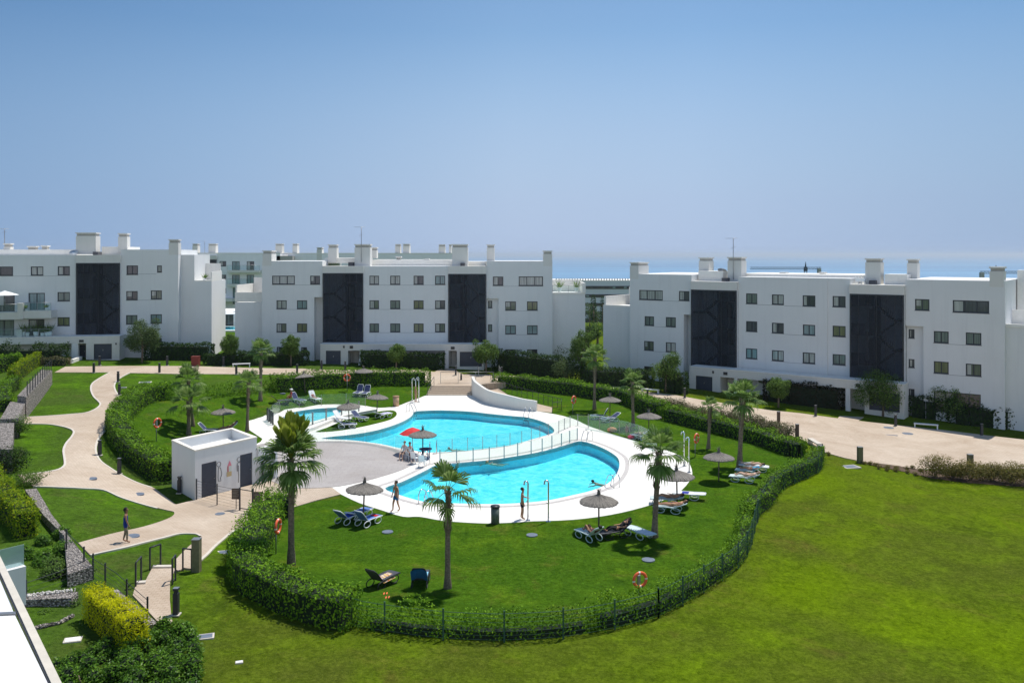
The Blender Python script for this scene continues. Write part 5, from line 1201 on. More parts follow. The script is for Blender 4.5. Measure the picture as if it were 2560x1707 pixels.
for key, h, f, ang, st, lab in (
    ('a', (848, 1315), (893, 1297), 42, 'wb', 'white lounger with blue sling left of the parasol pole near the walking man'),
    ('b', (896, 1322), (946, 1302), 50, 'wb', 'white lounger with blue sling and red towel near the walking man'),
    ('a2', (886, 1301), (915, 1288), 15, 'wb', 'white lounger partly hidden behind the parasol pole near the walking man'),
    ('c', (926, 1474), (988, 1452), 48, 'kk', 'black lounger with a colourful towel beside the front hedge'),
    ('d', (1046, 1476), (1058, 1447), 55, 'kk', 'lounger seen from behind with a dark blue towel, left of the sparse palm'),
    ('e', (1490, 1357), (1452, 1340), 40, 'wg', 'pale lounger with a reader lying on it below the front right parasol'),
    ('f', (1556, 1341), (1508, 1348), 35, 'kk', 'black lounger between the reader and the leaning palm'),
    ('g', (1618, 1351), (1571, 1333), 2, 'wg', 'pale flat lounger next to the foot of the leaning palm'),
    ('i', (1688, 1262), (1633, 1259), 12, 'wg', 'rear pale lounger of the sunbathing pair behind the leaning palm'),
    ('h', (1700, 1284), (1640, 1278), 22, 'wg', 'front pale lounger of the sunbathing pair behind the leaning palm'),
    ('j', (1748, 1250), (1684, 1245), 2, 'ww', 'flat white lounger with a blue cloth, right of the deck edge parasol'),
    ('k', (1884, 1208), (1828, 1202), 20, 'wg', 'nearest pale lounger of the cluster by the right hedge'),
    ('l', (1898, 1192), (1842, 1186), 35, 'wg', 'middle pale lounger of the cluster by the right hedge'),
    ('m', (1864, 1176), (1918, 1180), 2, 'ww', 'farthest white lounger of the cluster by the right hedge'),
    ('n1', (1515, 1050), (1484, 1048), 62, 'wn', 'navy lounger with raised back beyond the glass fence'),
    ('n2', (1545, 1052), (1502, 1057), 28, 'wn', 'navy lounger in front of the pale parasol beyond the glass fence'),
    ('o', (1612, 1101), (1590, 1097), 45, 'wn', 'lounger behind the glass fence beside the leaning palm crown'),
    ('p1', (688, 1009), (720, 1011), 40, 'kk', 'dark lounger at the left of the group below the tilted parasol'),
    ('p2', (736, 1003), (757, 1012), 55, 'wn', 'navy lounger behind the person in red'),
    ('p3', (779, 999), (797, 1009), 58, 'ww', 'white-covered lounger with a child, right of the tilted parasol'),
    ('p4', (903, 983), (888, 994), 60, 'wn', 'left one of two raised navy loungers below the back hedge'),
    ('p5', (921, 984), (907, 995), 60, 'wn', 'right one of two raised navy loungers below the back hedge'),
    ('p6', (836, 1053), (876, 1058), 48, 'ww', 'white lounger at the left rear of the grass island'),
    ('p7', (846, 1072), (889, 1070), 40, 'wn', 'grey-navy lounger at the front of the grass island'),
    ('p8', (884, 1050), (917, 1056), 35, 'wn', 'lounger between the two grass island parasols'),
    ('p9', (944, 1048), (974, 1042), 20, 'wn', 'navy and white lounger at the right tip of the grass island'),
    ('q1', (512, 1083), (538, 1086), 45, 'wn', 'navy and white lounger left of the small grey parasol'),
    ('q2', (575, 1083), (548, 1086), 40, 'wn', 'lounger with a reclining person under the small grey parasol')):
    LG[key] = lounger(h, f, ang, st, lab)
def towel_on(key, name, mat, label, x0, x1, back=False, w_=.27, cat='towel', drop=.0, ang=0):
    r = LG[key]; M = Matrix.Translation(r.location) @ Matrix.Rotation(r.rotation_euler.z, 4, 'Z'); mb = MB(); z = .36; hx = .72
    n = 10; V = []
    for i in range(n+1):
        t_ = i/n
        if back:
            sA, cA = math.sin(R(ang)), math.cos(R(ang))
            if t_ < .5: d = x0+(x1-x0)*t_*2; o_n = .035
            else: d = x1-(x1-x0)*(t_-.5)*1.7; o_n = -.035
            c_ = Vector((hx-d*cA+o_n*sA, 0, z+d*sA+o_n*cA+.01))
        else: c_ = Vector((x0+(x1-x0)*t_, 0, z+.035))
        for y in (-w_-.04, -w_*.4, w_*.4, w_+.04): V.append((c_.x+.01*math.sin(i*2+y*9), y, c_.z+.008*math.sin(i*3+y*20)-(drop if abs(y) > w_ else 0)))
    F = [(i*4+k, i*4+k+1, (i+1)*4+k+1, (i+1)*4+k) for i in range(n) for k in range(3)]
    mb.add(V, F); o = mb.build(name, mat); o.matrix_world = M; return tag(o, label, cat)
def stripe_mat(name, cols, s):
    m, nt, b = node_mat(name); f = noisen(nt, s, 2, .4, stretch=(1, .4, 1))
    nt.links.new(ramp(nt, f, [(.3+.4*i/(len(cols)-1), c) for i, c in enumerate(cols)]), b.inputs['Base Color']); b.inputs['Roughness'].default_value = .95; return m
M_TMULTI = stripe_mat('colourful_towel', [(.45, .08, .05), (.75, .62, .20), (.30, .12, .18), (.80, .72, .5), (.12, .13, .25)], 5)
towel_on('c', 'beach_towel', M_TMULTI, 'multicoloured beach towel spread on the black lounger by the front hedge', .72, 1.55, w_=.33, drop=.12)
towel_on('d', 'beach_towel', pm('dark_blue_towel', (.015, .13, .36), .95), 'dark blue towel over the raised back of the lounger left of the sparse palm', 0, .8, True, .32, drop=.12, ang=55)
towel_on('d', 'beach_towel', pm('light_blue_towel', (.25, .55, .72), .95), 'light blue towel on the seat of the lounger left of the sparse palm', .8, 1.6)
towel_on('b', 'red_towel', pm('red_towel', (.62, .03, .03), .95), 'crumpled red towel on the foot of the blue lounger', 1.45, 1.75, w_=.16)
towel_on('a', 'blue_towel', pm('royal_blue_towel', (.05, .13, .60), .95), 'royal blue towel on the seat of the left blue lounger', .8, 1.3)
towel_on('j', 'blue_cloth', pm('deep_blue_cloth', (.03, .05, .32), .95), 'deep blue cloth lying on the flat white lounger', .95, 1.35, w_=.2)
towel_on('p3', 'beach_towel', M_SLW, 'white towel over the raised back of the lounger with the child', 0, .75, True, .27, drop=.05, ang=58)
towel_on('p9', 'beach_towel', stripe_mat('violet_white_towel', [(.75, .75, .8), (.35, .32, .6), (.8, .8, .85)], 7), 'violet and white towel on the lounger at the island tip', .9, 1.85)
towel_on('g', 'beach_towel', stripe_mat('blue_grey_towel', [(.45, .55, .7), (.7, .72, .75)], 6), 'blue-grey towel on the flat lounger by the leaning palm', .1, .9)
for (px, py) in ((960, 1485), (965, 1495)):
    p = on(px, py); mb = MB(); r0 = rnd.uniform(-.3, .3)
    for k in range(2): mb.prism([(p.x+k*.12+.045*math.cos(a)*.7, p.y+.12*math.sin(a)+k*.03) for a in [2*math.pi*i/12 for i in range(12)]], p.z, p.z+.025)
    tag(mb.build('flip_flops', pm('orange_rubber', (.75, .16, .05), .6)), 'orange flip-flops on the grass below the colourful towel, '+('upper pair' if py < 1490 else 'lower pair'), 'flip-flops', 'orange flip-flops')
# ---- bollards, posts
def make_bollard():
    t = thing('bollard_light', '', 'bollard'); mb = MB(); mb.box(-.10, .10, -.10, .10, -.05, .86); mb.box(-.10, .10, -.10, .10, .98, 1.06); mb.box(-.07, .07, -.07, .07, .86, .98); mb.build('post', M_DARKM, t)
    m2 = MB(); m2.box(-.105, .105, -.105, .105, 1.062, 1.075); m2.build('cap', M_GREYM, t); m3 = MB(); m3.box(-.16, .16, -.16, .16, 0, .045); m3.build('foot', M_KERB, t); return t
gb = 'dark bollard lights along the paths'
BL = [('A',862,192,'on the far path edge by the left block entrance'),('A',915,126,'before the glass blocks of the left block garage'),('A',1085,276,'at the top right of the winding path'),('A',1097,398,'on the inner bend of the winding path'),
 ('A',1224,486,'behind the left end of the ring hedge'),('A',985,732,'beside the low concrete bench'),('A',916,952,'right of the lower bend of the winding path'),('A',1096,1126,'between the path and the ring hedge, left of the hut'),
 ('A',1648,1300,'against the left wall of the service hut'),('A',1465,193,'on the far path, second from the curve'),('A',1536,126,'on the strip left of the red box'),('A',2171,208,'on the far path in front of the white bench'),
 ('A',2055,130,'under the small young tree in the gap'),('B',378,202,'on the far path right of the back palm'),('B',602,160,'at the left corner of the centre block garage'),('B',820,170,'in front of the centre block entrance'),
 ('B',1885,287,'on the top landing of the pool stair'),('B',1835,215,'by the centre block entrance steps, right side'),('B',2257,222,'on the lawn right of the pool stair'),('C',1587,425,'beside the left garage of the angled right block'),
 ('C',1245,440,'at the end of the far hedge by the white bench'),('D',437,592,'left of the entrance of the angled right block'),('D',1172,682,'left of the white bench beside the wide road'),('D',1963,770,'at the road edge near the right photo edge'),
 ('E',2298,117,'where the lower path meets the hedge, right of the gate'),('E',1618,922,'nearest the camera at the foot of the garden steps')]
for c, X, Y, s_ in BL:
    p = g(c, X, Y); p.z = hgt(p.x, p.y)+.02; place('bollard', make_bollard, p, 0, 'bollard light '+s_, gb)
M_OLV = pm('olive_wood', (.17, .16, .085), .85, var=.25, scale=6); M_BRN = pm('brown_wood', (.10, .07, .05), .85, var=.3)
for c, X, Y, h, m, lab in (('D',97,660,1.1,M_BRN,'short brown square post behind the oleanders, left one'),('D',268,805,1.25,M_BRN,'short brown square post behind the oleanders, right one'),('D',845,1016,1.15,M_OLV,'olive wooden post where the big lawn meets the road'),
    ('D',1857,1090,1.2,M_OLV,'olive wooden post among the brown shrubs'),('E',1806,518,1.45,M_OLV,'thick olive wooden post beside the garden steps railing'),('D',490,1000,1.1,M_OLV,'squat weathered post at the corner of the ring hedge')):
    p = g(c, X, Y); w_ = .17 if m is M_OLV else .12; mb = MB(); mb.box(-w_, w_, -w_, w_, -.1, h); mb.mat(1).box(-w_-.01, w_+.01, -w_-.01, w_+.01, h+.001, h+.03); tag(mb.build('wooden_post', [m, M_GREYM], loc=p), lab, 'post', 'square wooden posts')
# ---- benches
def bench(c, X0, Y0, X1, Y1, lab, mat=M_WHITEP, h=.45, d=.42):
    a = g(c, X0, Y0); b = g(c, X1, Y1); v = b-a; L = math.hypot(v.x, v.y); r = math.atan2(v.y, v.x); t = thing('bench', lab, 'bench', ((a.x+b.x)/2, (a.y+b.y)/2, hgt((a.x+b.x)/2, (a.y+b.y)/2)), r, 'garden benches')
    mb = MB(); mb.box(-L/2, L/2, -d/2, d/2, h-.08, h); mb.build('seat', mat, t)
    for s in (-1, 1): m2 = MB(); m2.box(s*(L/2-.08)-.05, s*(L/2-.08)+.05, -d/2+.03, d/2-.03, -.1, h-.082); m2.build('leg', mat, t)
bench('A', 1000, 690, 1130, 610, 'low concrete bench slab at the bend of the ring hedge', M_KERB, .5, .5)
bench('A', 2135, 140, 2300, 140, 'white bench on the far path before the gap trees')
bench('C', 1190, 370, 1350, 385, 'white bench at the left end of the wide road')
bench('D', 1340, 690, 1565, 715, 'white bench beside the wide road in front of the right block')
bench('D', 385, 840, 475, 895, 'low grey bench at the right corner of the ring hedge', M_KERB)
p = g('A', 1798, 130); mb = MB(); mb.box(-.42, .42, -.3, .3, -.05, 1.1); mb.box(-.45, .45, -.33, .33, 1.1, 1.16); tag(mb.build('utility_box', pm('rust_red_metal', (.17, .03, .02), .7), loc=p), 'rust red utility box beside the far path', 'box')
# ---- manholes
M_MAN = pm('manhole_steel', (.14, .17, .22), .6, var=.2)
for px, py, r, lab in ((227, 1198, .36, 'upper round manhole cover on the winding path'), (344, 1237, .38, 'round manhole cover on the path left of the hut'), (550, 1286, .28, 'small manhole cover near the pool gate'),
     (330, 1342, .36, 'round manhole cover beside the walking woman'), (969, 1331, .3, 'faint round cover in the grass near the walking man'), (1330, 1339, .3, 'round green cover in the grass below the showers'), (1621, 1401, .32, 'round green cover in the grass near the leaning palm'),
     (2220, 1070, .5, 'oval drain cover on the wide road, left one'), (2268, 1085, .5, 'oval drain cover on the wide road, right one'), (706, 984, .3, 'round cover on the far path by the bollard')):
    p = gp(px, py); mb = MB(); k = 20; z = hgt(p.x, p.y); mb.prism([(p.x+r*math.cos(2*math.pi*i/k), p.y+r*math.sin(2*math.pi*i/k)) for i in range(k)], z-.02, z+.065)
    for i in range(-2, 3): mb.box(p.x+i*r*.3-.012, p.x+i*r*.3+.012, p.y-r*.6, p.y+r*.6, z+.066, z+.072)
    tag(mb.build('manhole_cover', M_MAN), lab, 'manhole cover', 'manhole and drain covers')
for px, py, w_, lab in ((564, 1381, .38, 'square access cover in the lawn beside the foreground hedge'), (513, 1592, .32, 'square access cover in the lawn above the foreground bush'), (182, 1600, .3, 'white square cover in the private garden lawn'), (2126, 1167, .6, 'pale access cover in the lawn near the olive post'),
                        (363, 956, .6, 'pale flat cover in the grass beyond the winding path'), (308, 969, .3, 'small pale cover beside the second bollard'), (598, 1656, .13, 'small pale garden tap box near the foreground bush'), (888, 1299, .1, 'small white object on the grass')):
    p = gp(px, py); z = hgt(p.x, p.y); mb = MB(); mb.box(-w_, w_, -w_*.7, w_*.7, -.05, .04); mb.mat(1).box(-w_*.8, w_*.8, -w_*.52, w_*.52, .041, .05); o = mb.build('access_cover', [M_KERB, M_MAN if px not in (182, 598, 888) else M_WHITEP], loc=(p.x, p.y, z), rot=(0, 0, .3)); tag(o, lab, 'access cover', 'square covers in the grass')
p = gp(2210, 1087); mb = MB(); mb.box(-1.1, 1.1, -.1, .1, -.02, .045); tag(mb.build('drain_grate', M_MAN, loc=(p.x, p.y, hgt(p.x, p.y)), rot=(0, 0, -.35)), 'long thin drain grate across the wide road', 'drain')
# ---- life rings
M_OR = pm('orange_lifering', (.80, .13, .04), .5); M_OW = pm('white_band', (.8, .78, .74), .6)
def make_ring():
    t = thing('life_ring', '', 'life ring'); mb = MB(); mb.tube([(0, 0, -.1), (0, 0, 1.35)], .03, 8); mb.box(-.06, .06, -.05, .05, 1.0, 1.4); mb.build('stand', M_GREYM, t)
    mb = MB(); n = 32
    for k in range(n):
        mb.mat(1 if k % 8 == 0 else 0); a0, a1 = 2*math.pi*k/n, 2*math.pi*(k+1)/n; c = []
        for a in (a0, a1):
            for j in range(8): b = 2*math.pi*j/8; rr = .29+.068*math.cos(b); c.append((rr*math.cos(a), -.1+.055*math.sin(b), 1.25+rr*math.sin(a)))
        mb.add(c, [(j, (j+1) % 8, 8+(j+1) % 8, 8+j) for j in range(8)], True)
    mb.build('ring', [M_OR, M_OW], t); return t
gr_ = 'orange life rings on posts'
for (px, py, rz, lab, z_, s_) in ((391, 1104, 1.1, 'orange life ring seen obliquely left of the hut on the pool lawn', 0, 1.15), (868, 978, 0, 'red-orange life ring in front of the back hedge', 0, 1.15), (1432, 1036, .9, 'orange life ring behind the upper pool beside the tall palm', 0, 1.1),
        (1738, 1142, .9, 'orange life ring on the right lawn with its foot in a pale block', 0, 1.1), (1597, 1522, .35, 'large orange life ring standing by the front wire fence', 0, 1.0), (690, 1385, 1.45, 'life ring seen edge-on against the hedge beside the big palm', 0, 1.1)):
    p = gp(px, py); p.z = zdeck(p); place('ring', make_ring, p, rz, lab, gr_, scale=s_)
# ---- bins
p = on(1238, 1309); t = thing('litter_bin', 'grey-green cylindrical litter bin on the front edge of the white deck', 'bin', p); mb = MB(); mb.tube([(0, 0, 0), (0, 0, .85)], .24, 20); mb.build('body', pm('bin_green_grey', (.12, .15, .13), .5), t)
mb = MB(); mb.tube([(0, 0, .86), (0, 0, .97)], .26, 20); mb.build('lid', M_DARKM, t)
p = on(990, 1016); t = thing('litter_bin', 'tan wooden slatted litter bin at the deck corner near the back showers', 'bin', p); mb = MB(); mb.tube([(0, 0, 0), (0, 0, .95)], .3, 16); mb.build('body', pm('tan_wood', (.50, .33, .20), .8, var=.3), t)
mb = MB(); mb.tube([(0, 0, .951), (0, 0, 1.02)], .33, 16); mb.build('lid', pm('tan_wood_dark', (.36, .22, .13), .8), t)
# ---- showers
def make_shower(h):
    def mk():
        t = thing('shower', '', 'shower'); mb = MB(); mb.tube([(0, 0, 0), (0, 0, h-.12), (-.03, 0, h-.03), (-.12, 0, h), (-.2, 0, h-.03), (-.22, 0, h-.14)], .045, 10); mb.build('pipe', M_STEEL, t)
        m2 = MB(); m2.tube([(-.22, 0, h-.14), (-.22, 0, h-.2)], [.03, .07], 10); m2.build('shower_head', M_STEEL, t); m3 = MB(); m3.tube([(-.04, 0, 1.05), (-.12, 0, 1.05)], .03, 8); m3.build('tap', M_STEEL, t); m4 = MB(); m4.box(-.12, .12, -.12, .12, .0, .02); m4.build('foot_plate', M_STEEL, t); return t
    return mk
gw = 'steel pool showers'
for px, py, h, rz, lab in ((1320, 1302, 2.2, 0, 'steel shower the tanned man is using'), (1371, 1304, 2.3, 0, 'steel shower right of the one in use'), (1711, 1166, 2.4, -.6, 'left steel shower at the right deck edge'), (1723, 1182, 2.4, -.6, 'right steel shower at the right deck edge'),
        (1039, 1004, 2.3, -2.6, 'left steel shower near the pool stair'), (1047, 1006, 2.5, -.3, 'right steel shower near the pool stair'), (1030, 1003, 2.3, 3.1, 'third steel shower near the pool stair, leftmost')):
    place('shower%g' % h, make_shower(h), on(px, py), rz, lab, gw)
# ---- pool ladders
def make_ladder():
    t = thing('pool_ladder', '', 'pool ladder')
    for s in (-.25, .25): mb = MB(); mb.tube([(-.75, s, -.05), (-.75, s, .55), (-.62, s, .78), (-.4, s, .82), (-.2, s, .68), (.05, s, .2), (.12, s, -.6)], .028, 8); mb.build('handrail', M_STEEL, t)
    m2 = MB()
    for z in (-.15, -.4): m2.box(.02, .16, -.25, .25, z, z+.03)
    m2.build('step', M_STEEL, t); return t
for px, py, rz, lab in ((1036, 1031, -.5, 'steel ladder at the far left corner of the upper pool'), (1316, 1044, -2.0, 'steel ladder at the far right of the upper pool'), (1461, 1104, -2.3, 'steel ladder at the top corner of the lower pool'), (1522, 1214, 2.2, 'steel ladder at the right end of the lower pool'),
        (1076, 1256, .9, 'steel ladder behind the sparse palm crown on the lower pool'), (1066, 1160, -.9, 'steel ladder beside the divider end of the lower pool'), (1084, 1130, 1.6, 'steel ladder beside the divider end of the upper pool')):
    p = on(px, py); place('ladder', make_ladder, p, rz, lab, 'steel pool ladders')
# ---- glass fences
def glass_fence(label, pts, h=1.1, mat=M_GLASS, step=1.25, pr=.035, kick=0, pm_=M_GREYM):
    t = thing('glass_fence', label, 'fence', pts[0]); o0 = Vector(pts[0]); L = [0]
    for i in range(1, len(pts)): L.append(L[-1]+(Vector(pts[i])-Vector(pts[i-1])).length)
    n = max(1, round(L[-1]/step)); P_ = []
    for k in range(n+1):
        s = L[-1]*k/n; i = max(0, min(len(pts)-2, max(j for j in range(len(L)) if L[j] <= s+1e-6))); f_ = (s-L[i])/max(1e-6, L[i+1]-L[i]); P_.append(Vector(pts[i]).lerp(Vector(pts[i+1]), f_)-o0)
    for k, p in enumerate(P_):
        if pr: mb = MB(); mb.box(p.x-pr, p.x+pr, p.y-pr, p.y+pr, p.z, p.z+h-.03); mb.build('post', pm_, t)
        if k < n:
            b = P_[k+1]; d = (b-p).normalized(); nn = Vector((-d.y, d.x, 0))*.007; a1, b1 = p+d*.05, b-d*.05; z = Vector((0, 0, 1))
            m2 = MB(); V = [a1-nn+z*.06, b1-nn+z*.06, b1-nn+z*h, a1-nn+z*h, a1+nn+z*.06, b1+nn+z*.06, b1+nn+z*h, a1+nn+z*h]
            m2.add(V, [(0,1,2,3),(5,4,7,6),(0,4,5,1),(1,5,6,2),(2,6,7,3),(3,7,4,0)]); m2.build('glass_panel', mat, t)
    return t
D_ = lambda c, *xy: smooth([Vector((p.x, p.y, .045)) for p in P(c, *xy, z=.045)], closed=False, sub=3)
glass_fence('low glass fence along the front edge of the white divider between the pools', D_('B',1690,1022,1757,1018,1888,1008,2016,1000,2141,990,2265,975)+D_('C',30,955,137,940,235,920,325,895,407,872,482,850,600,808)[1:], 1.0)
glass_fence('low glass fence along the rear edge of the white divider beside the upper pool', D_('B',1660,925,1885,905,2002,897,2113,885,2220,872,2320,858)+D_('C',60,842,140,822,215,800,330,765,430,745)[1:], 1.0, pr=.022)
glass_fence('glass fence crossing the divider at its right end', D_('C',430,735,510,700,590,672,700,690), 1.0, pr=.03)
glass_fence('greenish glass fence along the lawn edge right of the upper pool', D_('C',700,700,860,728,1000,765,1150,805,1260,860,1330,900), 1.25, M_GLASSG, pr=.02)
glass_fence('frameless glass fence on the rim of the grey terrace above the upper pool', [Vector((p.x, p.y, .075)) for p in smooth(P('B',440,832,620,823,820,823,1000,837,1150,860,1290,895,1370,928, z=.07), closed=False, sub=2)], 1.1, pr=0, step=1.6)
glass_fence('glass fence with grey posts along the near side of the paddling pool', D_('B',430,712,528,662,650,622,790,585,945,553), 1.1, step=2.2, pr=.06)
glass_fence('glass fence with thin dark posts around the far side of the paddling pool', D_('B',110,640,190,560,320,530,497,498,680,486,850,480,1005,498), 1.1, step=2.6, pr=.02)
glass_fence('short glass gate piece at the left end of the paddling pool', D_('B',105,625,155,668), 1.15, step=.7, pr=.06, pm_=M_DARKM)
# white divider wall side, low white wall near the grass island
def vwall(name, label, pts, tops, th=.2, mat=M_COP, cat='wall', z0=None):
    n = len(pts); L, Rr = strip_poly(pts, th); mb = MB()
    V = [(p.x, p.y, (z0 if z0 is not None else p.z)-.15) for p in L]+[(p.x, p.y, (z0 if z0 is not None else p.z)-.15) for p in Rr]+[(L[i].x, L[i].y, pts[i].z+tops[i]) for i in range(n)]+[(Rr[i].x, Rr[i].y, pts[i].z+tops[i]) for i in range(n)]
    F = []
    for i in range(n-1): F += [(i, i+1, 2*n+i+1, 2*n+i), (n+i+1, n+i, 3*n+i, 3*n+i+1), (2*n+i, 2*n+i+1, 3*n+i+1, 3*n+i)]
    F += [(0, 2*n, 3*n, n), (n-1, 2*n-1, 4*n-1, 3*n-1)]
    mb.add(V, F); return tag(mb.build(name, mat), label, cat)
pts = smooth([Vector((p.x, p.y, 0)) for p in P('B',1992,385,2010,410,2060,438,2150,480,2352,520, z=.05)+P('C',100,532,228,541, z=.05)], closed=False, sub=4)
n = len(pts); vwall('curved_wall', 'white curved ramp wall sweeping down from the pool stair', pts, [1.95-(.95*(i/(n-1))**.8) for i in range(n)], .28, M_WALL2)
pts = [Vector((p.x, p.y, .04)) for p in smooth(P('B',440,740,560,700,760,620,950,575,1100,548, z=.05), closed=False, sub=3)]
vwall('low_wall', 'low white wall between the paddling pool and the grass island', pts, [.28]*len(pts), .35, M_COP)
# pool stair
p0, p1 = gp(*q('B', 1568, 397), z=.04), gp(*q('B', 2000, 397), z=.04)
t = thing('pool_stair', 'broad stone stair of five steps leading up from the white deck to the centre block', 'stair', (p0.x, p0.y, .04))
M_STEP = pm('stone_step', (.52, .42, .32), .85, var=.1, scale=5)
for k in range(5):
    mb = MB(); mb.box(k*.07, p1.x-p0.x-.1, k*.42, 3.2, k*.15, k*.15+.148); mb.build('step', M_STEP, t)
hs = .75
struct(sheet('stair_landing', [Vector((p0.x+.28, p0.y+2.05, 0)), Vector((p1.x, p0.y+2.05, 0)), Vector((p1.x+1.2, p0.y+3.2, 0)), Vector((p1.x+5, p0.y+5.2, 0)), Vector((p1.x+5.5, p0.y+7.5, 0)), Vector((p0.x+.6, p0.y+7.5, 0))], M_PATH, flatz=.04+hs, skirt=1.2), 'beige landing above the pool stair')
def rail(name, label, pts, h=.95, mids=(.35, .65), post=1.3, mat=M_DARKM, cat='railing', group=None, r=.022):
    t = thing(name, label, cat, pts[0], 0, group); o0 = Vector(pts[0]); Q = [Vector(p)-o0 for p in pts]; z = Vector((0, 0, 1))
    mb = MB(); mb.tube([p+z*h for p in Q], r*1.2, 6)
    mb.build('top_rail', mat, t); m2 = MB()
    for m_ in mids: m2.tube([p+z*h*m_ for p in Q], r*.6, 5)
    if mids: m2.build('mid_rail', mat, t)
    for i in range(len(Q)-1):
        L = (Q[i+1]-Q[i]).length; k = max(1, round(L/post))
        for j in range(k+(1 if i == len(Q)-2 else 0)): p = Q[i].lerp(Q[i+1], j/k); m3 = MB(); m3.box(p.x-r, p.x+r, p.y-r, p.y+r, p.z-.05, p.z+h); m3.build('post', mat, t)
    return t
a = Vector((p0.x+.1, p0.y-.1, .05)); rail('stair_railing', 'dark handrail on the left side of the pool stair', [a, a+Vector((.5, 2.1, .78))], .9, (.5,))
rail('stair_railing', 'dark handrail on the right side of the pool stair beside the curved wall', [Vector((p1.x-.15, p1.y+.2, .3)), Vector((p1.x-.1, p1.y+1.9, .9))], .8, ())
rail('ramp_railing', 'dark railing beside the ramp behind the white curved wall', [Vector((v.x, v.y, hgt(v.x, v.y)+.03)) for v in smooth(P('B',2155,290,2240,330)+P('C',0,390,90,415,190,445,290,480,370,500,455,525), closed=False, sub=2)], .95, (.5,), 1.6)
rail('ramp_railing', 'short dark railing closing the foot of the ramp', [on(*q('C', 370, 560)), on(*q('C', 455, 545)), on(*q('C', 455, 520))], .95, (.5,), 1.0)
struct(sheet('ramp', P('B',2010,290,2150,262,2170,300)+P('C',-40,395,90,430,230,478,370,512,365,560,228,545,100,520,-60,470), M_PATH, .05, skirt=.1), 'beige ramp behind the curved wall')
rail('gate_rail', 'thin metal gate posts on the landing above the stair', [Vector((p0.x+1.2, p0.y+3.4, .8)), Vector((p0.x+7.0, p0.y+3.4, .8))], 1.25, (.05,), 1.9, M_GREYM, 'gate')
for k, (xa, ya) in enumerate(((-.3, 6.8), (2.2, 6.8))):
    rail('entrance_railing', 'short looped handrail at the centre block entrance, %s side' % ('left' if k == 0 else 'right'), [Vector((p0.x+5.5+xa, p0.y+ya+2, .85)), Vector((p0.x+5.3+xa, p0.y+ya+4.5, .85))], .9, (.5,), 1.2, M_GREYM, 'railing')
# ---- service hut
A0 = gp(487.4, 1250.7); z0 = A0.z; B0 = gp(642, 1208.6); C0 = gp(429.5, 1218); D0 = B0+(C0-A0)
t = thing('service_hut', 'small white flat-roofed service hut with two navy doors beside the grey terrace', 'hut', A0); Hh = 2.98
lo = lambda v: Vector((v.x-A0.x, v.y-A0.y))
qa, qb, qc, qd = Vector((0, 0)), lo(B0), lo(C0), lo(D0); th = .25
def inset(poly, d): return [Vector((v.x, v.y)) for v in offset([Vector((p.x, p.y, 0)) for p in poly], -d)]
outer = [qa, qb, qd, qc]; inner = inset(outer, .32); n = 4
u_ = (qb-qa).normalized(); L_ = (qb-qa).length; nv = Vector((u_.y, -u_.x))   # outward normal of the door wall
def wp(s, z, o=0): v = u_*s+nv*o; return (v.x, v.y, z)
mb = MB()
V = [(p.x, p.y, -.3) for p in outer]+[(p.x, p.y, Hh) for p in outer]+[(p.x, p.y, Hh) for p in inner]+[(p.x, p.y, Hh-.55) for p in inner]
F = [(1, 2, 6, 5), (2, 3, 7, 6), (3, 0, 4, 7)]+[(12, 13, 14, 15)]+[(8+i, 12+i, 12+(i+1) % 4, 8+(i+1) % 4) for i in range(4)]
mb.add(V, F)
dz = 2.12; doors = ((L_*.10, L_*.335), (L_*.715, L_*.925)); ss = [0, doors[0][0], doors[0][1], doors[1][0], doors[1][1], L_]
for i in range(5):
    if i in (1, 3): mb.add([wp(ss[i], dz), wp(ss[i+1], dz), wp(ss[i+1], Hh), wp(ss[i], Hh)], [(0, 1, 2, 3)]); mb.add([wp(ss[i], 0), wp(ss[i+1], 0), wp(ss[i+1], dz), wp(ss[i], dz), wp(ss[i], 0, -.14), wp(ss[i+1], 0, -.14), wp(ss[i+1], dz, -.14), wp(ss[i], dz, -.14)], [(4,5,6,7),(0,4,7,3),(1,2,6,5),(3,7,6,2)])
    else: mb.add([wp(ss[i], -.3), wp(ss[i+1], -.3), wp(ss[i+1], Hh), wp(ss[i], Hh)], [(0, 1, 2, 3)])
mb.build('wall', M_WALL, t)
mb = MB(); o2 = inset(outer, -.03); i2 = inset(outer, .35)
mb.add([(p.x, p.y, Hh+.003) for p in o2]+[(p.x, p.y, Hh+.003) for p in i2]+[(p.x, p.y, Hh+.09) for p in o2]+[(p.x, p.y, Hh+.09) for p in i2], [(8+i, 8+(i+1) % 4, 12+(i+1) % 4, 12+i) for i in range(4)]+[(i, (i+1) % 4, 8+(i+1) % 4, 8+i) for i in range(4)]+[(4+(i+1) % 4, 4+i, 12+i, 12+(i+1) % 4) for i in range(4)])
mb.build('coping', pm('warm_coping', (.80, .745, .66), .8, var=.06), t)
for (s0, s1) in doors:
    mb = MB(); V = [wp(s0, .03, -.1), wp(s1, .03, -.1), wp(s1, dz, -.1), wp(s0, dz, -.1), wp(s0, .03, -.06), wp(s1, .03, -.06), wp(s1, dz, -.06), wp(s0, dz, -.06)]
    mb.add(V, [(4,5,6,7),(0,4,7,3),(1,2,6,5),(3,7,6,2)])
    for k in range(1, 9): z = dz*k/9; mb.add([wp(s0+.03, z-.008, -.055), wp(s1-.03, z-.008, -.055), wp(s1-.03, z+.008, -.055), wp(s0+.03, z+.008, -.055)], [(0, 1, 2, 3)])
    o = mb.build('door', M_DOOR, t); m2 = MB(); V = wp(s1-.15, 1.05, -.03); m2.ball(V, .035, 8, 5); m2.build('handle', M_GREYM, o)
M_WIRE = pm('wire_pictogram', (.10, .09, .10), .5)
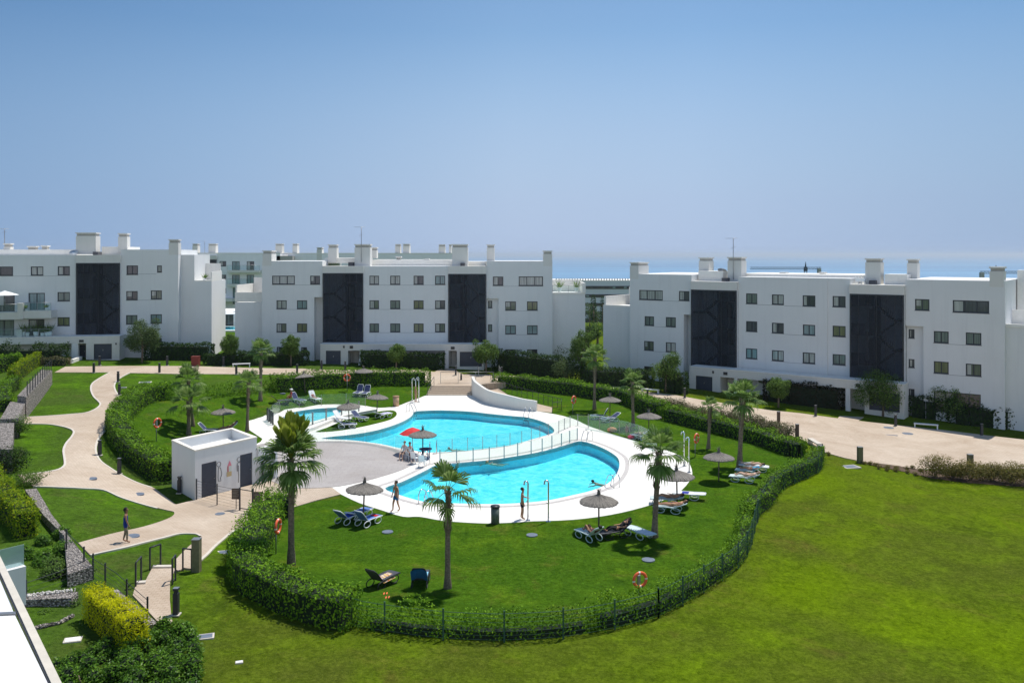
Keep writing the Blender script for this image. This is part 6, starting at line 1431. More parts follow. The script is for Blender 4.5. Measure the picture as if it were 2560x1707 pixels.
def wirepic(s, z0_, female, lab):
    m2 = MB(); r_ = .15; cz = z0_+1.52
    m2.tube([wp(s+r_*math.cos(a), cz+r_*math.sin(a), .03) for a in [2*math.pi*k/14 for k in range(14)]], .016, 5, closed=True)
    if female: pl = [(-.02, 1.32), (.12, 1.28), (.2, 1.0), (.22, .85), (.12, .62), (.16, .45), (-.02, .45), (-.05, .7), (-.02, 1.32)]
    else: pl = [(.15, 1.32), (-.1, 1.32), (-.14, 1.2), (-.14, .8), (-.06, .78), (-.06, 1.15), (-.04, 1.15), (-.04, .05)]
    m2.tube([wp(s+x, z0_+z, .03) for x, z in pl], .016, 5); o = m2.build('pictogram', M_WIRE, t); o['label'] = lab
wirepic(doors[0][1]+.14, .35, True, 'wire outline of a woman'); wirepic(doors[1][0]-.1, .35, False, 'wire outline of a man')
m2 = MB(); s = L_*.53; m2.add([wp(s-.17, .95, .025), wp(s+.2, .95, .025), wp(s+.2, 1.25, .025), wp(s-.17, 1.25, .025)], [(0, 1, 2, 3)])
m2.mat(1).add([wp(s-.12, 1.252, .025), wp(s-.04, 1.252, .025), wp(s-.04, 1.6, .025), wp(s-.12, 1.6, .025)], [(0, 1, 2, 3)]); m2.mat(2).add([wp(s-.12, 1.602, .025), wp(s+.2, 1.602, .025), wp(s+.05, 1.95, .025)], [(0, 1, 2)]); m2.mat(3).add([wp(s-.038, 1.252, .025), wp(s+.2, 1.252, .025), wp(s+.2, 1.6, .025), wp(s-.038, 1.6, .025)], [(0, 1, 2, 3)])
o = m2.build('poster', [pm('poster_ochre', (.55, .42, .22), .7), pm('poster_red', (.45, .03, .05), .7), pm('poster_pink', (.75, .25, .30), .7), pm('poster_pale', (.62, .66, .62), .7)], t); o['label'] = 'small pink and ochre picture between the doors'
mb = MB(); a, b2_ = qb+Vector((.02, .02)), qb+u_*1.0+Vector((.35, .5))
w2 = Vector((b2_.x-a.x, b2_.y-a.y)).normalized(); n2 = Vector((-w2.y, w2.x))*.12
mb.prism([a-n2, b2_-n2, b2_+n2, a+n2], -.2, 2.3); mb.build('screen_wall', M_WALL, t)
# gate and wire fence near the hut
def wire_fence(label, pts, h=1.15, wires=7, post=2.4, mat=M_DARKM, group=None, r=.028, vert=False):
    t = thing('wire_fence', label, 'fence', pts[0], 0, group); o0 = Vector(pts[0]); L = [0]
    for i in range(1, len(pts)): L.append(L[-1]+(Vector(pts[i])-Vector(pts[i-1])).length)
    n = max(1, round(L[-1]/post)); Pp = []
    for k in range(n+1):
        s = L[-1]*k/n; i = min(len(pts)-2, max(j for j in range(len(L)) if L[j] <= s+1e-6)); f_ = (s-L[i])/max(1e-6, L[i+1]-L[i]); Pp.append(Vector(pts[i]).lerp(Vector(pts[i+1]), f_)-o0)
    for p in Pp: mb = MB(); mb.box(p.x-r, p.x+r, p.y-r, p.y+r, p.z-.1, p.z+h+.05); mb.build('post', mat, t)
    mb = MB(); Q = [Vector(p)-o0 for p in pts]
    for k in range(wires): z = h*(k+.6)/wires; mb.tube([p+Vector((0, 0, z)) for p in Q], .006 if k < wires-1 else .012, 4, caps=False)
    if vert:
        s = 0; 
        for i in range(len(Q)-1):
            LL = (Q[i+1]-Q[i]).length; m_ = max(1, int(LL/.2))
            for j in range(m_): p = Q[i].lerp(Q[i+1], j/m_); mb.box(p.x-.004, p.x+.004, p.y-.004, p.y+.004, p.z+.05, p.z+h)
    mb.build('wire_mesh', M_FENCEG if group else mat, t); return t
M_FENCEG = pm('green_coated_wire', (.03, .09, .06), .5)
Tz = lambda pts, dz_=0: [Vector((p.x, p.y, hgt(p.x, p.y)+dz_)) for p in pts]
gf = 'green wire fence round the pool lawn'
wire_fence('green wire fence along the front of the pool lawn', Tz(smooth(P('F',740,960,970,1048,1280,1095,1578,1135,1900,1160,2208,1170)+P('G',0,1165,450,1140,908,1062,1345,945), closed=False, sub=2)), 1.15, 7, 2.35, M_FENCEG, gf, .03)
wire_fence('green wire fence climbing along the right edge of the pool lawn', Tz(smooth(P('G',1345,945,1640,790,1873,640,2085,490,2195,310,2240,120)+P('C',2300,1460)+P('D',20,1360,200,1230,380,1155,490,1090,500,1000), closed=False, sub=2)), 1.2, 8, 1.9, M_FENCEG, gf, .03, True)
def E8(x, y): return (420+x/6.53, 1080+y/6.53)
M_POSTD = M_DARKM
f1 = [on(*E8(467, 1112)), on(*E8(822, 1205)), on(*E8(1172, 1285))]
wire_fence('dark wire fence in front of the service hut doors', f1, 1.25, 7, 2.6)
t = thing('entrance_gate', 'dark metal frame gate between the service hut fence and the hedge', 'gate', on(*E8(1172, 1285)))
o0 = t.location.copy(); q1 = on(*E8(1385, 1320))-o0; mb = MB(); mb.box(-.04, .04, -.04, .04, 0, 1.35); mb.box(q1.x-.05, q1.x+.05, q1.y-.05, q1.y+.05, 0, 1.4); mb.build('gate_post', M_DARKM, t)
mb = MB(); mb.tube([(0, 0, 1.25), (q1.x, q1.y, 1.25)], .03, 6); mb.tube([(0, 0, .15), (q1.x, q1.y, .15)], .03, 6); mb.tube([(0, 0, .15), (0, 0, 1.25)], .03, 6); mb.tube([(q1.x, q1.y, .15), (q1.x, q1.y, 1.25)], .03, 6); mb.build('gate_frame', M_DARKM, t)
for E_, lab in ((E8(1110, 1270), 'brown notice board on the fence before the hut'), (E8(1470, 1330), 'brown notice board right of the gate beside the hedge')):
    p = on(*E_); t = thing('notice_board', lab, 'sign', p, 0, 'brown notice boards by the pool gate'); mb = MB(); mb.tube([(0, .03, 0), (0, .03, .75)], .025, 6); mb.build('post', M_DARKM, t); mb = MB(); mb.box(-.25, .25, -.02, .02, .62, 1.25); mb.build('board', pm('brown_board', (.09, .06, .045), .6), t)
    mb = MB()
    for k in range(6): mb.box(-.2, .2-.05*(k % 3), -.026, -.021, 1.13-k*.085, 1.16-k*.085)
    mb.build('notice', pm('faded_notice', (.3, .27, .22), .7), t)
t = thing('pedestrian_gate', 'pale metal gate leaf beside the right side of the hut', 'gate', on(*E8(1545, 845))); q1 = on(*E8(1750, 770))-t.location
mb = MB(); mb.box(-.06, .06, -.06, .06, 0, 1.5); mb.build('gate_post', M_DARKM, t); mb = MB(); mb.tube([(0, 0, 1.35), (q1.x, q1.y, 1.35)], .03, 6); mb.tube([(0, 0, .12), (q1.x, q1.y, .12)], .03, 6)
for k in range(1, 14): v = q1*(k/14); mb.tube([(v.x, v.y, .12), (v.x, v.y, 1.35)], .012, 5)
mb.build('gate_leaf', M_GREYM, t)
# ---- table and chairs between the pools
p = on(1058, 1150); t = thing('round_table', 'dark blue plastic table under the straw parasol between the pools', 'table', (p.x+.15, p.y+.25, .045)); Mb = pm('dark_blue_plastic', (.03, .06, .14), .5)
mb = MB(); mb.tube([(0, 0, .70), (0, 0, .74)], .48, 24); mb.build('tabletop', Mb, t)
for k in range(4): a = k*math.pi/2+.6; mb = MB(); mb.tube([(.34*math.cos(a), .34*math.sin(a), 0), (.3*math.cos(a), .3*math.sin(a), .699)], .03, 8); mb.build('leg', Mb, t)
def make_chair():
    t = thing('plastic_chair', '', 'chair'); z = .43
    mb = MB(); mb.box(-.22, .22, -.22, .22, z-.03, z); mb.build('seat', M_WHITEP, t); mb = MB(); mb.add([(-.22, .2, z), (.22, .2, z), (.2, .32, z+.45), (-.2, .32, z+.45), (-.22, .23, z), (.22, .23, z), (.2, .35, z+.45), (-.2, .35, z+.45)], [(0,1,2,3),(5,4,7,6),(0,3,7,4),(1,5,6,2),(3,2,6,7)]); mb.build('backrest', M_WHITEP, t)
    for x in (-.2, .2):
        for y in (-.2, .2): mb = MB(); mb.tube([(x*1.15, y*1.15, 0), (x, y, z-.031)], .022, 6); mb.build('leg', M_WHITEP, t)
        mb = MB(); mb.tube([(x*1.1, -.2, z), (x*1.15, -.18, z+.22), (x*1.1, .24, z+.24)], .02, 6); mb.build('armrest', M_WHITEP, t)
    return t
CH = []
for px, py, rz, lab in ((1010, 1150, -.4, 'white plastic chair of the left seated attendant'), (1026, 1153, .5, 'white plastic chair of the front seated attendant'), (1038, 1160, 2.6, 'empty white plastic chair beside the table'), (1056, 1168, 3.0, 'white plastic chair in front of the table')):
    CH.append(place('chair', make_chair, on(px, py), rz, lab, 'white plastic chairs between the pools'))
# ---- left retaining walls (stone gabions)
def gabion(label, quad, ztop, zbot, crop='A'):
    pts = []
    for (c, X, Y) in quad: pts.append(g(c, X, Y, ztop))
    mb = MB(); mb.prism([(p.x, p.y) for p in pts], zbot, ztop); return tag(mb.build('gabion_wall', M_GABION), label, 'retaining wall', 'stone gabion walls at the left boundary')
gabion('far grey gabion wall with a long lit side face at the left', [('A',240,412),('A',480,168),('A',385,162),('A',160,400)], 3.6, 1.0)
gabion('middle gabion block, lower and closer than the far one', [('A',165,612),('A',235,462),('A',95,455),('A',0,615)], 3.1, .6)
gabion('near gabion block with a dark end face at the left edge', [('A',112,892),('A',130,650),('A',-60,650),('A',-60,892)], 3.0, .4)
gabion('low gabion footing below the near block', [('A',100,1010),('A',108,960),('A',-60,990),('A',-60,1060)], 1.8, .2)
gabion('long gravel-topped gabion wall running down towards the camera', [('E',850,470),('E',480,0),('A',335,1250),('A',228,1262),('E',400,0),('E',590,190),('E',620,545)], 1.62, -1.0)
gabion('lower gabion wall beside the garden steps', [('E',1460,1000),('E',1080,680),('E',1000,700),('E',1330,1010)], 1.15, -1.0)
wire_fence('dark wire fence on the far gabion wall', [g('A', X, Y, 3.6) for X, Y in ((250, 400), (360, 285), (470, 172))], 1.1, 5, 1.6)
wire_fence('dark wire fence on top of the long gravel-topped wall', [g('E', 610, 380, 1.3), g('E', 855, 640, .9), g('E', 1065, 780, .8), g('E', 1355, 1050, .7)], 1.2, 6, 2.2)
wire_fence('dark wire fence across the private garden', [g('E', 855, 640, .8), g('E', 535, 790, .6), g('E', 240, 900, .6)], 1.3, 6, 2.4)
# ---- garden steps with railings
def hr(lab, p0_, p1_, h=.95): rail('step_railing', lab, [p0_, p1_], h, (.12,), .55, M_DARKM, 'railing', 'dark railings of the garden steps', .03)
for lab, a, b_, h in (('far left railing of the garden steps', ('E',1378,505), ('E',1475,470), 1.0), ('near left railing of the garden steps', ('E',1247,665), ('E',1297,605), 1.05), ('near right railing of the garden steps', ('E',1583,640), ('E',1612,600), 1.1), ('far right railing of the garden steps beside the olive post', ('E',1680,510), ('E',1760,520), 1.0)):
    hr(lab, at(*q(*a)), at(*q(*b_)), h)
t = thing('garden_steps', 'two shallow beige paved garden steps with pale edges', 'stair', at(*q('E', 1400, 500))); o0 = t.location.copy()
for (a, b_) in ((('E', 1405, 490), ('E', 1580, 488)), (('E', 1255, 638), ('E', 1340, 632))):
    a, b_ = at(*q(*a))-o0, at(*q(*b_))-o0; mb = MB(); d = (b_-a).normalized(); n_ = Vector((-d.y, d.x, 0)); mb.add([a-n_*.12+Vector((0,0,.04)), b_-n_*.12+Vector((0,0,.04)), b_+n_*.12+Vector((0,0,.04)), a+n_*.12+Vector((0,0,.04)), a-n_*.12+Vector((0,0,.12)), b_-n_*.12+Vector((0,0,.12)), b_+n_*.12+Vector((0,0,.12)), a+n_*.12+Vector((0,0,.12))], [(4,5,6,7),(0,1,5,4),(1,2,6,5),(2,3,7,6),(3,0,4,7)]); mb.build('step', M_KERB, t)
# ---- private garden at the lower left
blk = [(Vector((0, 0, 1.1)), (1.1, 1.1, .9))]
def lump_list(cs, r0, r1): return [((x, y, z), (rnd.uniform(r0, r1),)*3) for x, y, z in cs]
p = gp(300, 1690, 1.0); lmp = []; rb_ = random.Random(4)
for px_ in range(150, 500, 27):
    ytop = 1655-min(1, (px_-140)/180)*72 if px_ < 430 else 1585+(px_-430)*.7
    py_ = ytop+16
    while py_ < 1790:
        zz_ = 1.0+rb_.uniform(-.28, .28); v_ = gp(px_+rb_.uniform(-9, 9), py_+rb_.uniform(-8, 8), zz_); rr_ = rb_.uniform(.28, .46); lmp.append((tuple(v_-p), (rr_, rr_, rr_))); py_ += 30
bigbush('foreground_bush', 'large glossy dark green bush filling the bottom left foreground', p, lmp, 15000, .10, L_BUSH)
p = gp(430, 1600, .9); lmp = [((rnd.uniform(-.7, .6), rnd.uniform(-.5, .8), rnd.uniform(-.5, .5)), (rnd.uniform(.3, .45),)*3) for k in range(9)]
bigbush('foreground_bush', 'smaller rounded dark bush with orange tips beside the foot of the garden path', p, lmp, 2600, .11, L_BUSH)
p = gp(105, 1400, 1.0); lmp = [((rnd.uniform(-.9, .8), rnd.uniform(-.9, 1.1), rnd.uniform(-.7, .5)), (rnd.uniform(.35, .55),)*3) for k in range(15)]
bigbush('garden_bush', 'dark leafy bush beside the frosted glass balcony panel', p, lmp, 5200, .11, L_BUSH)
p = gp(90, 1455, .9); lmp = [((rnd.uniform(-1.0, .9), rnd.uniform(-.6, .8), rnd.uniform(-.6, .4)), (rnd.uniform(.35, .55),)*3) for k in range(10)]
bigbush('garden_bush', 'yellow-tipped bush below the frosted glass panel', p, lmp, 2800, .1, L_TREE)
p = gp(150, 1530, .5); lmp = [((rnd.uniform(-1.5, 1.6), rnd.uniform(-.7, .9), rnd.uniform(-.4, .45)), (rnd.uniform(.3, .5),)*3) for k in range(16)]
bigbush('garden_bush', 'sprawling bluish-green shrubs in the private garden below the wire fence', p, lmp, 4200, .1, L_TREE)
p = gp(205, 1450, .7); lmp = [((rnd.uniform(-.7, .7), rnd.uniform(-.5, .5), rnd.uniform(-.4, .3)), (rnd.uniform(.3, .45),)*3) for k in range(8)]
bigbush('garden_bush', 'light green climbing shrub in front of the dark gabion end', p, lmp, 1800, .09, L_TREE)
for (px_, py_, z_, ww, nn_, lab) in ((150, 1462, .7, 1.2, 12, 'dark shrub under the wire fence crossing the private garden'), (195, 1505, .5, .9, 9, 'dark shrub next to the yellow hedge in the private garden'), (110, 1560, .5, .9, 8, 'light green low shrub by the awning edge'), (120, 1350, 1.2, .8, 8, 'dark shrub between the long hedge and the gravel-topped wall')):
    p = gp(px_, py_, z_); lmp = [((rnd.uniform(-ww, ww), rnd.uniform(-.6, .6), rnd.uniform(-.5, .35)), (rnd.uniform(.28, .45),)*3) for k in range(nn_)]
    bigbush('garden_bush', lab, p, lmp, 2200, .1, L_BUSH if 'dark' in lab else L_TREE)
p = at(115, 1508); mb = MB()
for k in range(90): mb.ball((-1.4+k*.026+rnd.uniform(-.03, .03), -.1+k*.006+rnd.uniform(-.12, .12), .33+rnd.uniform(-.03, .04)), rnd.uniform(.03, .06), 6, 4)
mb.mat(1).box(-1.5, 1.1, -.3, .35, -.2, .3); tag(mb.build('stone_planter', [pm('white_pebbles', (.7, .66, .6), .8, var=.3), M_GABION], loc=p, rot=(0, 0, .1)), 'planter topped with white pebbles in the private garden', 'planter')
mb = MB(); pts = Tz(P('E',340,1045,550,1000,680,930), .05)
for a_, b_ in zip(pts, pts[1:]):
    for k in range(14): c_ = a_.lerp(b_, k/14); mb.ball((c_.x, c_.y, c_.z), (rnd.uniform(.06, .11),)*3, 6, 4)
tag(mb.build('stone_edging', M_GABION), 'row of grey edging stones round the private lawn', 'edging')
for k, (px, py) in enumerate(((1835//10, 0),)): pass
def pot(px, py, z, s, lab, mat=M_WHITEP):
    p = gp(px, py, z); t = thing('flower_pot', lab, 'flower pot', p, 0, 'pots in the private garden'); mb = MB(); mb.tube([(0, 0, -.4), (0, 0, .1)], [.22*s, .32*s], 16); mb.build('pot', mat, t); f = MB(); blob_foliage(f, [((0, 0, .25), (.3*s, .3*s, .25*s))], 160, .09); f.build('plant', L_TREE, t)
pot(75, 1525, .6, 1.3, 'pale round pot beside the awning edge'); pot(190, 1500, .6, 1.1, 'dark pot beside the yellow hedge', M_BLK); pot(55, 1490, .9, 1.0, 'white pot below the frosted glass panel')
# neighbour balcony glass and awning
p = Vector((0, 0, 0)); za = 9.2
def gz(px, py, z): return gp(px, py, z)
t = thing('awning', 'white flat awning of a lower terrace with metal edge, cutting the lower left corner', 'awning', gz(60, 1532, za)); o0 = t.location.copy()
dirv = Vector((-.765, 1, 0)).normalized(); side = Vector((-1, -.12, 0)).normalized()
e0 = gz(162, 1727, za)-o0; e1 = gz(-30, 1330, za)-o0; j0 = gz(62, 1532, za)-o0
M_AWN = pm('white_awning_sheet', (.78, .78, .80), .35, var=.03, spec=.5); M_AWF = pm('cream_metal_edge', (.62, .57, .48), .5)
def slab(a, b_, w_, z0_, z1_, name, mat):
    mb = MB(); c_ = [a, b_, b_+side*w_, a+side*w_]; mb.add([v+Vector((0, 0, z0_)) for v in c_]+[v+Vector((0, 0, z1_)) for v in c_], [(0,3,2,1),(4,5,6,7),(0,1,5,4),(1,2,6,5),(2,3,7,6),(3,0,4,7)]); return mb.build(name, mat, t)
dj = (e1-e0).normalized()
slab(e0+side*.16, j0-dj*.08+side*.16, 4.5, -.06, 0, 'awning_panel', M_AWN); slab(j0+dj*.08+side*.16, e1+side*.16, 4.5, -.06, 0, 'awning_panel', M_AWN)
slab(e0, e1, .13, -.12, .03, 'edge_profile', M_AWF); slab(j0-dj*.05+side*.14, j0+dj*.05+side*.14, 4.5, -.1, .02, 'cross_bar', M_GREYM)
slab(e0+side*.135, e1+side*.135, .02, -.02, .012, 'seal_strip', M_DARKM)
for v in (e0+side*.3, e1+side*.3): mb = MB(); mb.box(v.x-.06, v.x+.06, v.y-.06, v.y+.06, -za-1, -.13); mb.build('support_post', M_AWF, t)
# balcony balustrade with frosted glass
zb_ = 6.5; a, b_ = gz(-40, 1440, zb_), gz(60, 1415, zb_); t = thing('balcony_balustrade', 'frosted glass balcony balustrade on a white parapet at the lower left', 'balustrade', a); d = b_-a
mb = MB(); n_ = Vector((-d.y, d.x, 0)).normalized(); Hg = (gz(60, 1415, zb_).y)*55/FPX
mb.add([Vector((0,0,.05)), d+Vector((0,0,.05)), d+Vector((0,0,Hg)), Vector((0,0,Hg)), n_*.02+Vector((0,0,.05)), d+n_*.02+Vector((0,0,.05)), d+n_*.02+Vector((0,0,Hg)), n_*.02+Vector((0,0,Hg))], [(0,1,2,3),(5,4,7,6),(0,4,5,1),(1,5,6,2),(2,6,7,3),(3,7,4,0)]); mb.build('glass_panel', M_FROST, t)
mb = MB(); v1 = Vector((0, 0, 1)); mb.add([-n_*.15-v1*1.0, d-n_*.15-v1*1.0, d-n_*.15+v1*.04, -n_*.15+v1*.04, n_*.3-v1*1.0, d+n_*.3-v1*1.0, d+n_*.3+v1*.04, n_*.3+v1*.04], [(0,1,2,3),(5,4,7,6),(0,4,5,1),(1,5,6,2),(2,6,7,3),(3,7,4,0)]); mb.build('parapet', M_WALL, t)
# far pool and terrace in the left gap, white umbrellas
p = Vector((XX(560, 150), 150, ZZ(826, 150))); mb = MB(); mb.box(-5, 5, 0, 9, -6, 0); struct(mb.build('far_terrace', M_COP, loc=p), 'white terrace behind the left gap')
mb = MB(); mb.box(-4, 2.6, 1.2, 8, .01, .06); struct(mb.build('far_pool_water', M_WATERK, loc=p)); mb = MB(); mb.box(-4, 2.6, 1.2, 8, .004, .008); struct(mb.build('far_pool_floor', M_POOL, loc=p))
def umb(loc, r, h, lab):
    t = thing('terrace_umbrella', lab, 'parasol', loc, 0, 'white terrace umbrellas'); mb = MB(); mb.tube([(0, 0, 0), (0, 0, h)], .04, 6); mb.build('pole', M_GREYM, t); mb = MB(); n = 8
    mb.add([(0, 0, h+.5)]+[(r*math.cos(2*math.pi*k/n), r*math.sin(2*math.pi*k/n), h) for k in range(n)], [(0, 1+k, 1+(k+1) % n) for k in range(n)]); mb.build('canopy', M_WHITEP, t)
umb(Vector((XX(572, 156), 156, ZZ(814, 156))), 1.9, 2.2, 'white umbrella on the far terrace in the left gap'); umb(Vector((XX(12, 98.5), 98.5, ZZ(768, 98.5))), 1.5, 1.4, 'white umbrella on the left block balcony')
for k in range(2):
    p0_ = Vector((XX(532+10*k, 140), 140, ZZ(870, 140))); t = thing('pergola', 'white pergola frame behind the young tree in the gap, '+('left' if k == 0 else 'right'), 'pergola', p0_, 0, 'white pergolas in the left gap'); mb = MB()
    for dx in (0, 2.2): mb.box(dx, dx+.2, 0, .2, -5, 0)
    mb.box(-.2, 2.6, 0, .25, .001, .25); mb.add([(2.2, 0, .252), (5.4, 6, 1.6), (5.8, 6, 1.6), (2.6, 0, .252), (2.2, 0, .5), (5.4, 6, 1.9), (5.8, 6, 1.9), (2.6, 0, .5)], [(4,5,6,7),(0,1,5,4),(1,2,6,5),(2,3,7,6)]); mb.build('frame', M_COP, t)
# ================================================================ PEOPLE
def skin_build(V, E, root, sub=2):
    names = list(V); idx = {n: i for i, n in enumerate(names)}
    me = bpy.data.meshes.new('tmp'); me.from_pydata([V[n][0] for n in names], [(idx[a], idx[b]) for a, b in E], [])
    o = bpy.data.objects.new('tmp', me); COL.objects.link(o); m = o.modifiers.new('Skin', 'SKIN'); m.use_smooth_shade = True; m.branch_smoothing = .6
    s = o.modifiers.new('Sub', 'SUBSURF'); s.levels = sub; s.render_levels = sub
    sv = me.skin_vertices[0].data
    for n in names:
        r = V[n][1]; sv[idx[n]].radius = r if isinstance(r, tuple) else (r, r); sv[idx[n]].use_root = (n == root)
    dg = bpy.context.evaluated_depsgraph_get(); ev = o.evaluated_get(dg); em = ev.to_mesh()
    out = ([tuple(v.co) for v in em.vertices], [tuple(p.vertices) for p in em.polygons]); ev.to_mesh_clear()
    bpy.data.objects.remove(o); bpy.data.meshes.remove(me); return out
def pose_stand(stride=.0, lean=0., arm=0., dx=0):
    J = {'pelvis': (0, 0, .93), 'spine': (0, lean*.3, 1.10), 'chest': (0, lean*.7, 1.30), 'neck': (0, lean, 1.46), 'jaw': (0, lean-.035, 1.545), 'skull': (0, lean-.005, 1.64), 'crown': (0, lean+.005, 1.70)}
    for s, k in ((1, 'l'), (-1, 'r')):
        a = arm*s
        J['sh_'+k] = (s*.165, lean*.95, 1.405); J['el_'+k] = (s*.225, lean+a*.5, 1.13); J['wr_'+k] = (s*.235, lean-.05+a*.9, .89); J['ha_'+k] = (s*.235, lean-.07+a, .82)
        f = stride*s
        J['hp_'+k] = (s*.085, 0, .87); J['kn_'+k] = (s*.095, -.03+f*.55, .48); J['an_'+k] = (s*.095, .02+f, .085+max(0, f)*.25); J['to_'+k] = (s*.1, -.13+f, .035+max(0, f)*.05)
    return J
def pose_sit(recl=.08, feet=-.42):
    J = {'pelvis': (0, 0, .53), 'spine': (0, recl*.5, .70), 'chest': (0, recl, .90), 'neck': (0, recl*1.1, 1.07), 'jaw': (0, recl-.035, 1.15), 'skull': (0, recl-.01, 1.245), 'crown': (0, recl, 1.30)}
    for s, k in ((1, 'l'), (-1, 'r')):
        J['sh_'+k] = (s*.165, recl, 1.01); J['el_'+k] = (s*.235, recl-.06, .75); J['wr_'+k] = (s*.17, recl-.30, .66); J['ha_'+k] = (s*.15, recl-.37, .64)
        J['hp_'+k] = (s*.09, -.03, .51); J['kn_'+k] = (s*.12, feet, .50); J['an_'+k] = (s*.12, feet+.02, .09); J['to_'+k] = (s*.13, feet-.15, .04)
    return J
def pose_lie(ang, knees=0.):
    # on a lounger: -y of the body frame points to the foot end
    c, s_ = math.cos(ang), math.sin(ang); hx = .72-1.1; z = .385; P_ = lambda d, h: (0, -(hx-d*c+h*s_*-1*0-h*s_), z+d*s_+h*c)
    def on_(d, h, x=0): return (x, -(hx-d*c-h*s_), z+d*s_+h*c)
    J = {'pelvis': (0, -(hx+.12), z+.11), 'spine': on_(.12, .11), 'chest': on_(.34, .12), 'neck': on_(.52, .10), 'jaw': on_(.60, .14), 'skull': on_(.69, .11), 'crown': on_(.75, .10)}
    for s, k in ((1, 'l'), (-1, 'r')):
        J['sh_'+k] = on_(.45, .09, s*.165); J['el_'+k] = on_(.2, .08, s*.25); J['wr_'+k] = (s*.2, -(hx+.1), z+.20); J['ha_'+k] = (s*.17, -(hx+.17), z+.22)
        J['hp_'+k] = (s*.09, -(hx+.16), z+.09); J['kn_'+k] = (s*.1, -(hx+.56-knees*.12), z+.09+knees*.32); J['an_'+k] = (s*.09, -(hx+.92-knees*.30), z+.05); J['to_'+k] = (s*.1, -(hx+.97-knees*.22), z+.16)
    return J
def pose_swim(a=0):
    J = {'pelvis': (0, .85, -.20), 'spine': (0, .66, -.16), 'chest': (0, .45, -.12), 'neck': (0, .27, -.06), 'jaw': (0, .17, -.01), 'skull': (0, .10, .06), 'crown': (0, .06, .10)}
    for s, k in ((1, 'l'), (-1, 'r')):
        up = .12 if s*a > 0 else -.12
        J['sh_'+k] = (s*.17, .34, -.10); J['el_'+k] = (s*.42, .2+a*s*.1, up); J['wr_'+k] = (s*.36, -.05+a*s*.2, up-.06); J['ha_'+k] = (s*.32, -.12+a*s*.2, up-.10)
        J['hp_'+k] = (s*.09, .91, -.21); J['kn_'+k] = (s*.13, 1.28, -.27-.03*s); J['an_'+k] = (s*.14, 1.66, -.25+.05*s); J['to_'+k] = (s*.15, 1.8, -.28+.05*s)
    return J
RAD = {'pelvis': (.145, .11), 'spine': (.125, .095), 'chest': (.15, .11), 'neck': .052, 'jaw': (.062, .068), 'skull': (.078, .092), 'crown': (.055, .065)}
for k in 'lr': RAD.update({'sh_'+k: .058, 'el_'+k: .040, 'wr_'+k: .028, 'ha_'+k: (.036, .02), 'hp_'+k: .092, 'kn_'+k: .056, 'an_'+k: .036, 'to_'+k: (.042, .026)})
EDG = [('pelvis','spine'),('spine','chest'),('chest','neck'),('neck','jaw'),('jaw','skull'),('skull','crown')]
for k in 'lr': EDG += [('chest','sh_'+k),('sh_'+k,'el_'+k),('el_'+k,'wr_'+k),('wr_'+k,'ha_'+k),('pelvis','hp_'+k),('hp_'+k,'kn_'+k),('kn_'+k,'an_'+k),('an_'+k,'to_'+k)]
SK = {'tan': pm('tanned_skin', (.46, .24, .14), .6, var=.08), 'fair': pm('fair_skin', (.62, .40, .29), .6, var=.08), 'brown': pm('brown_skin', (.32, .16, .09), .6, var=.08)}
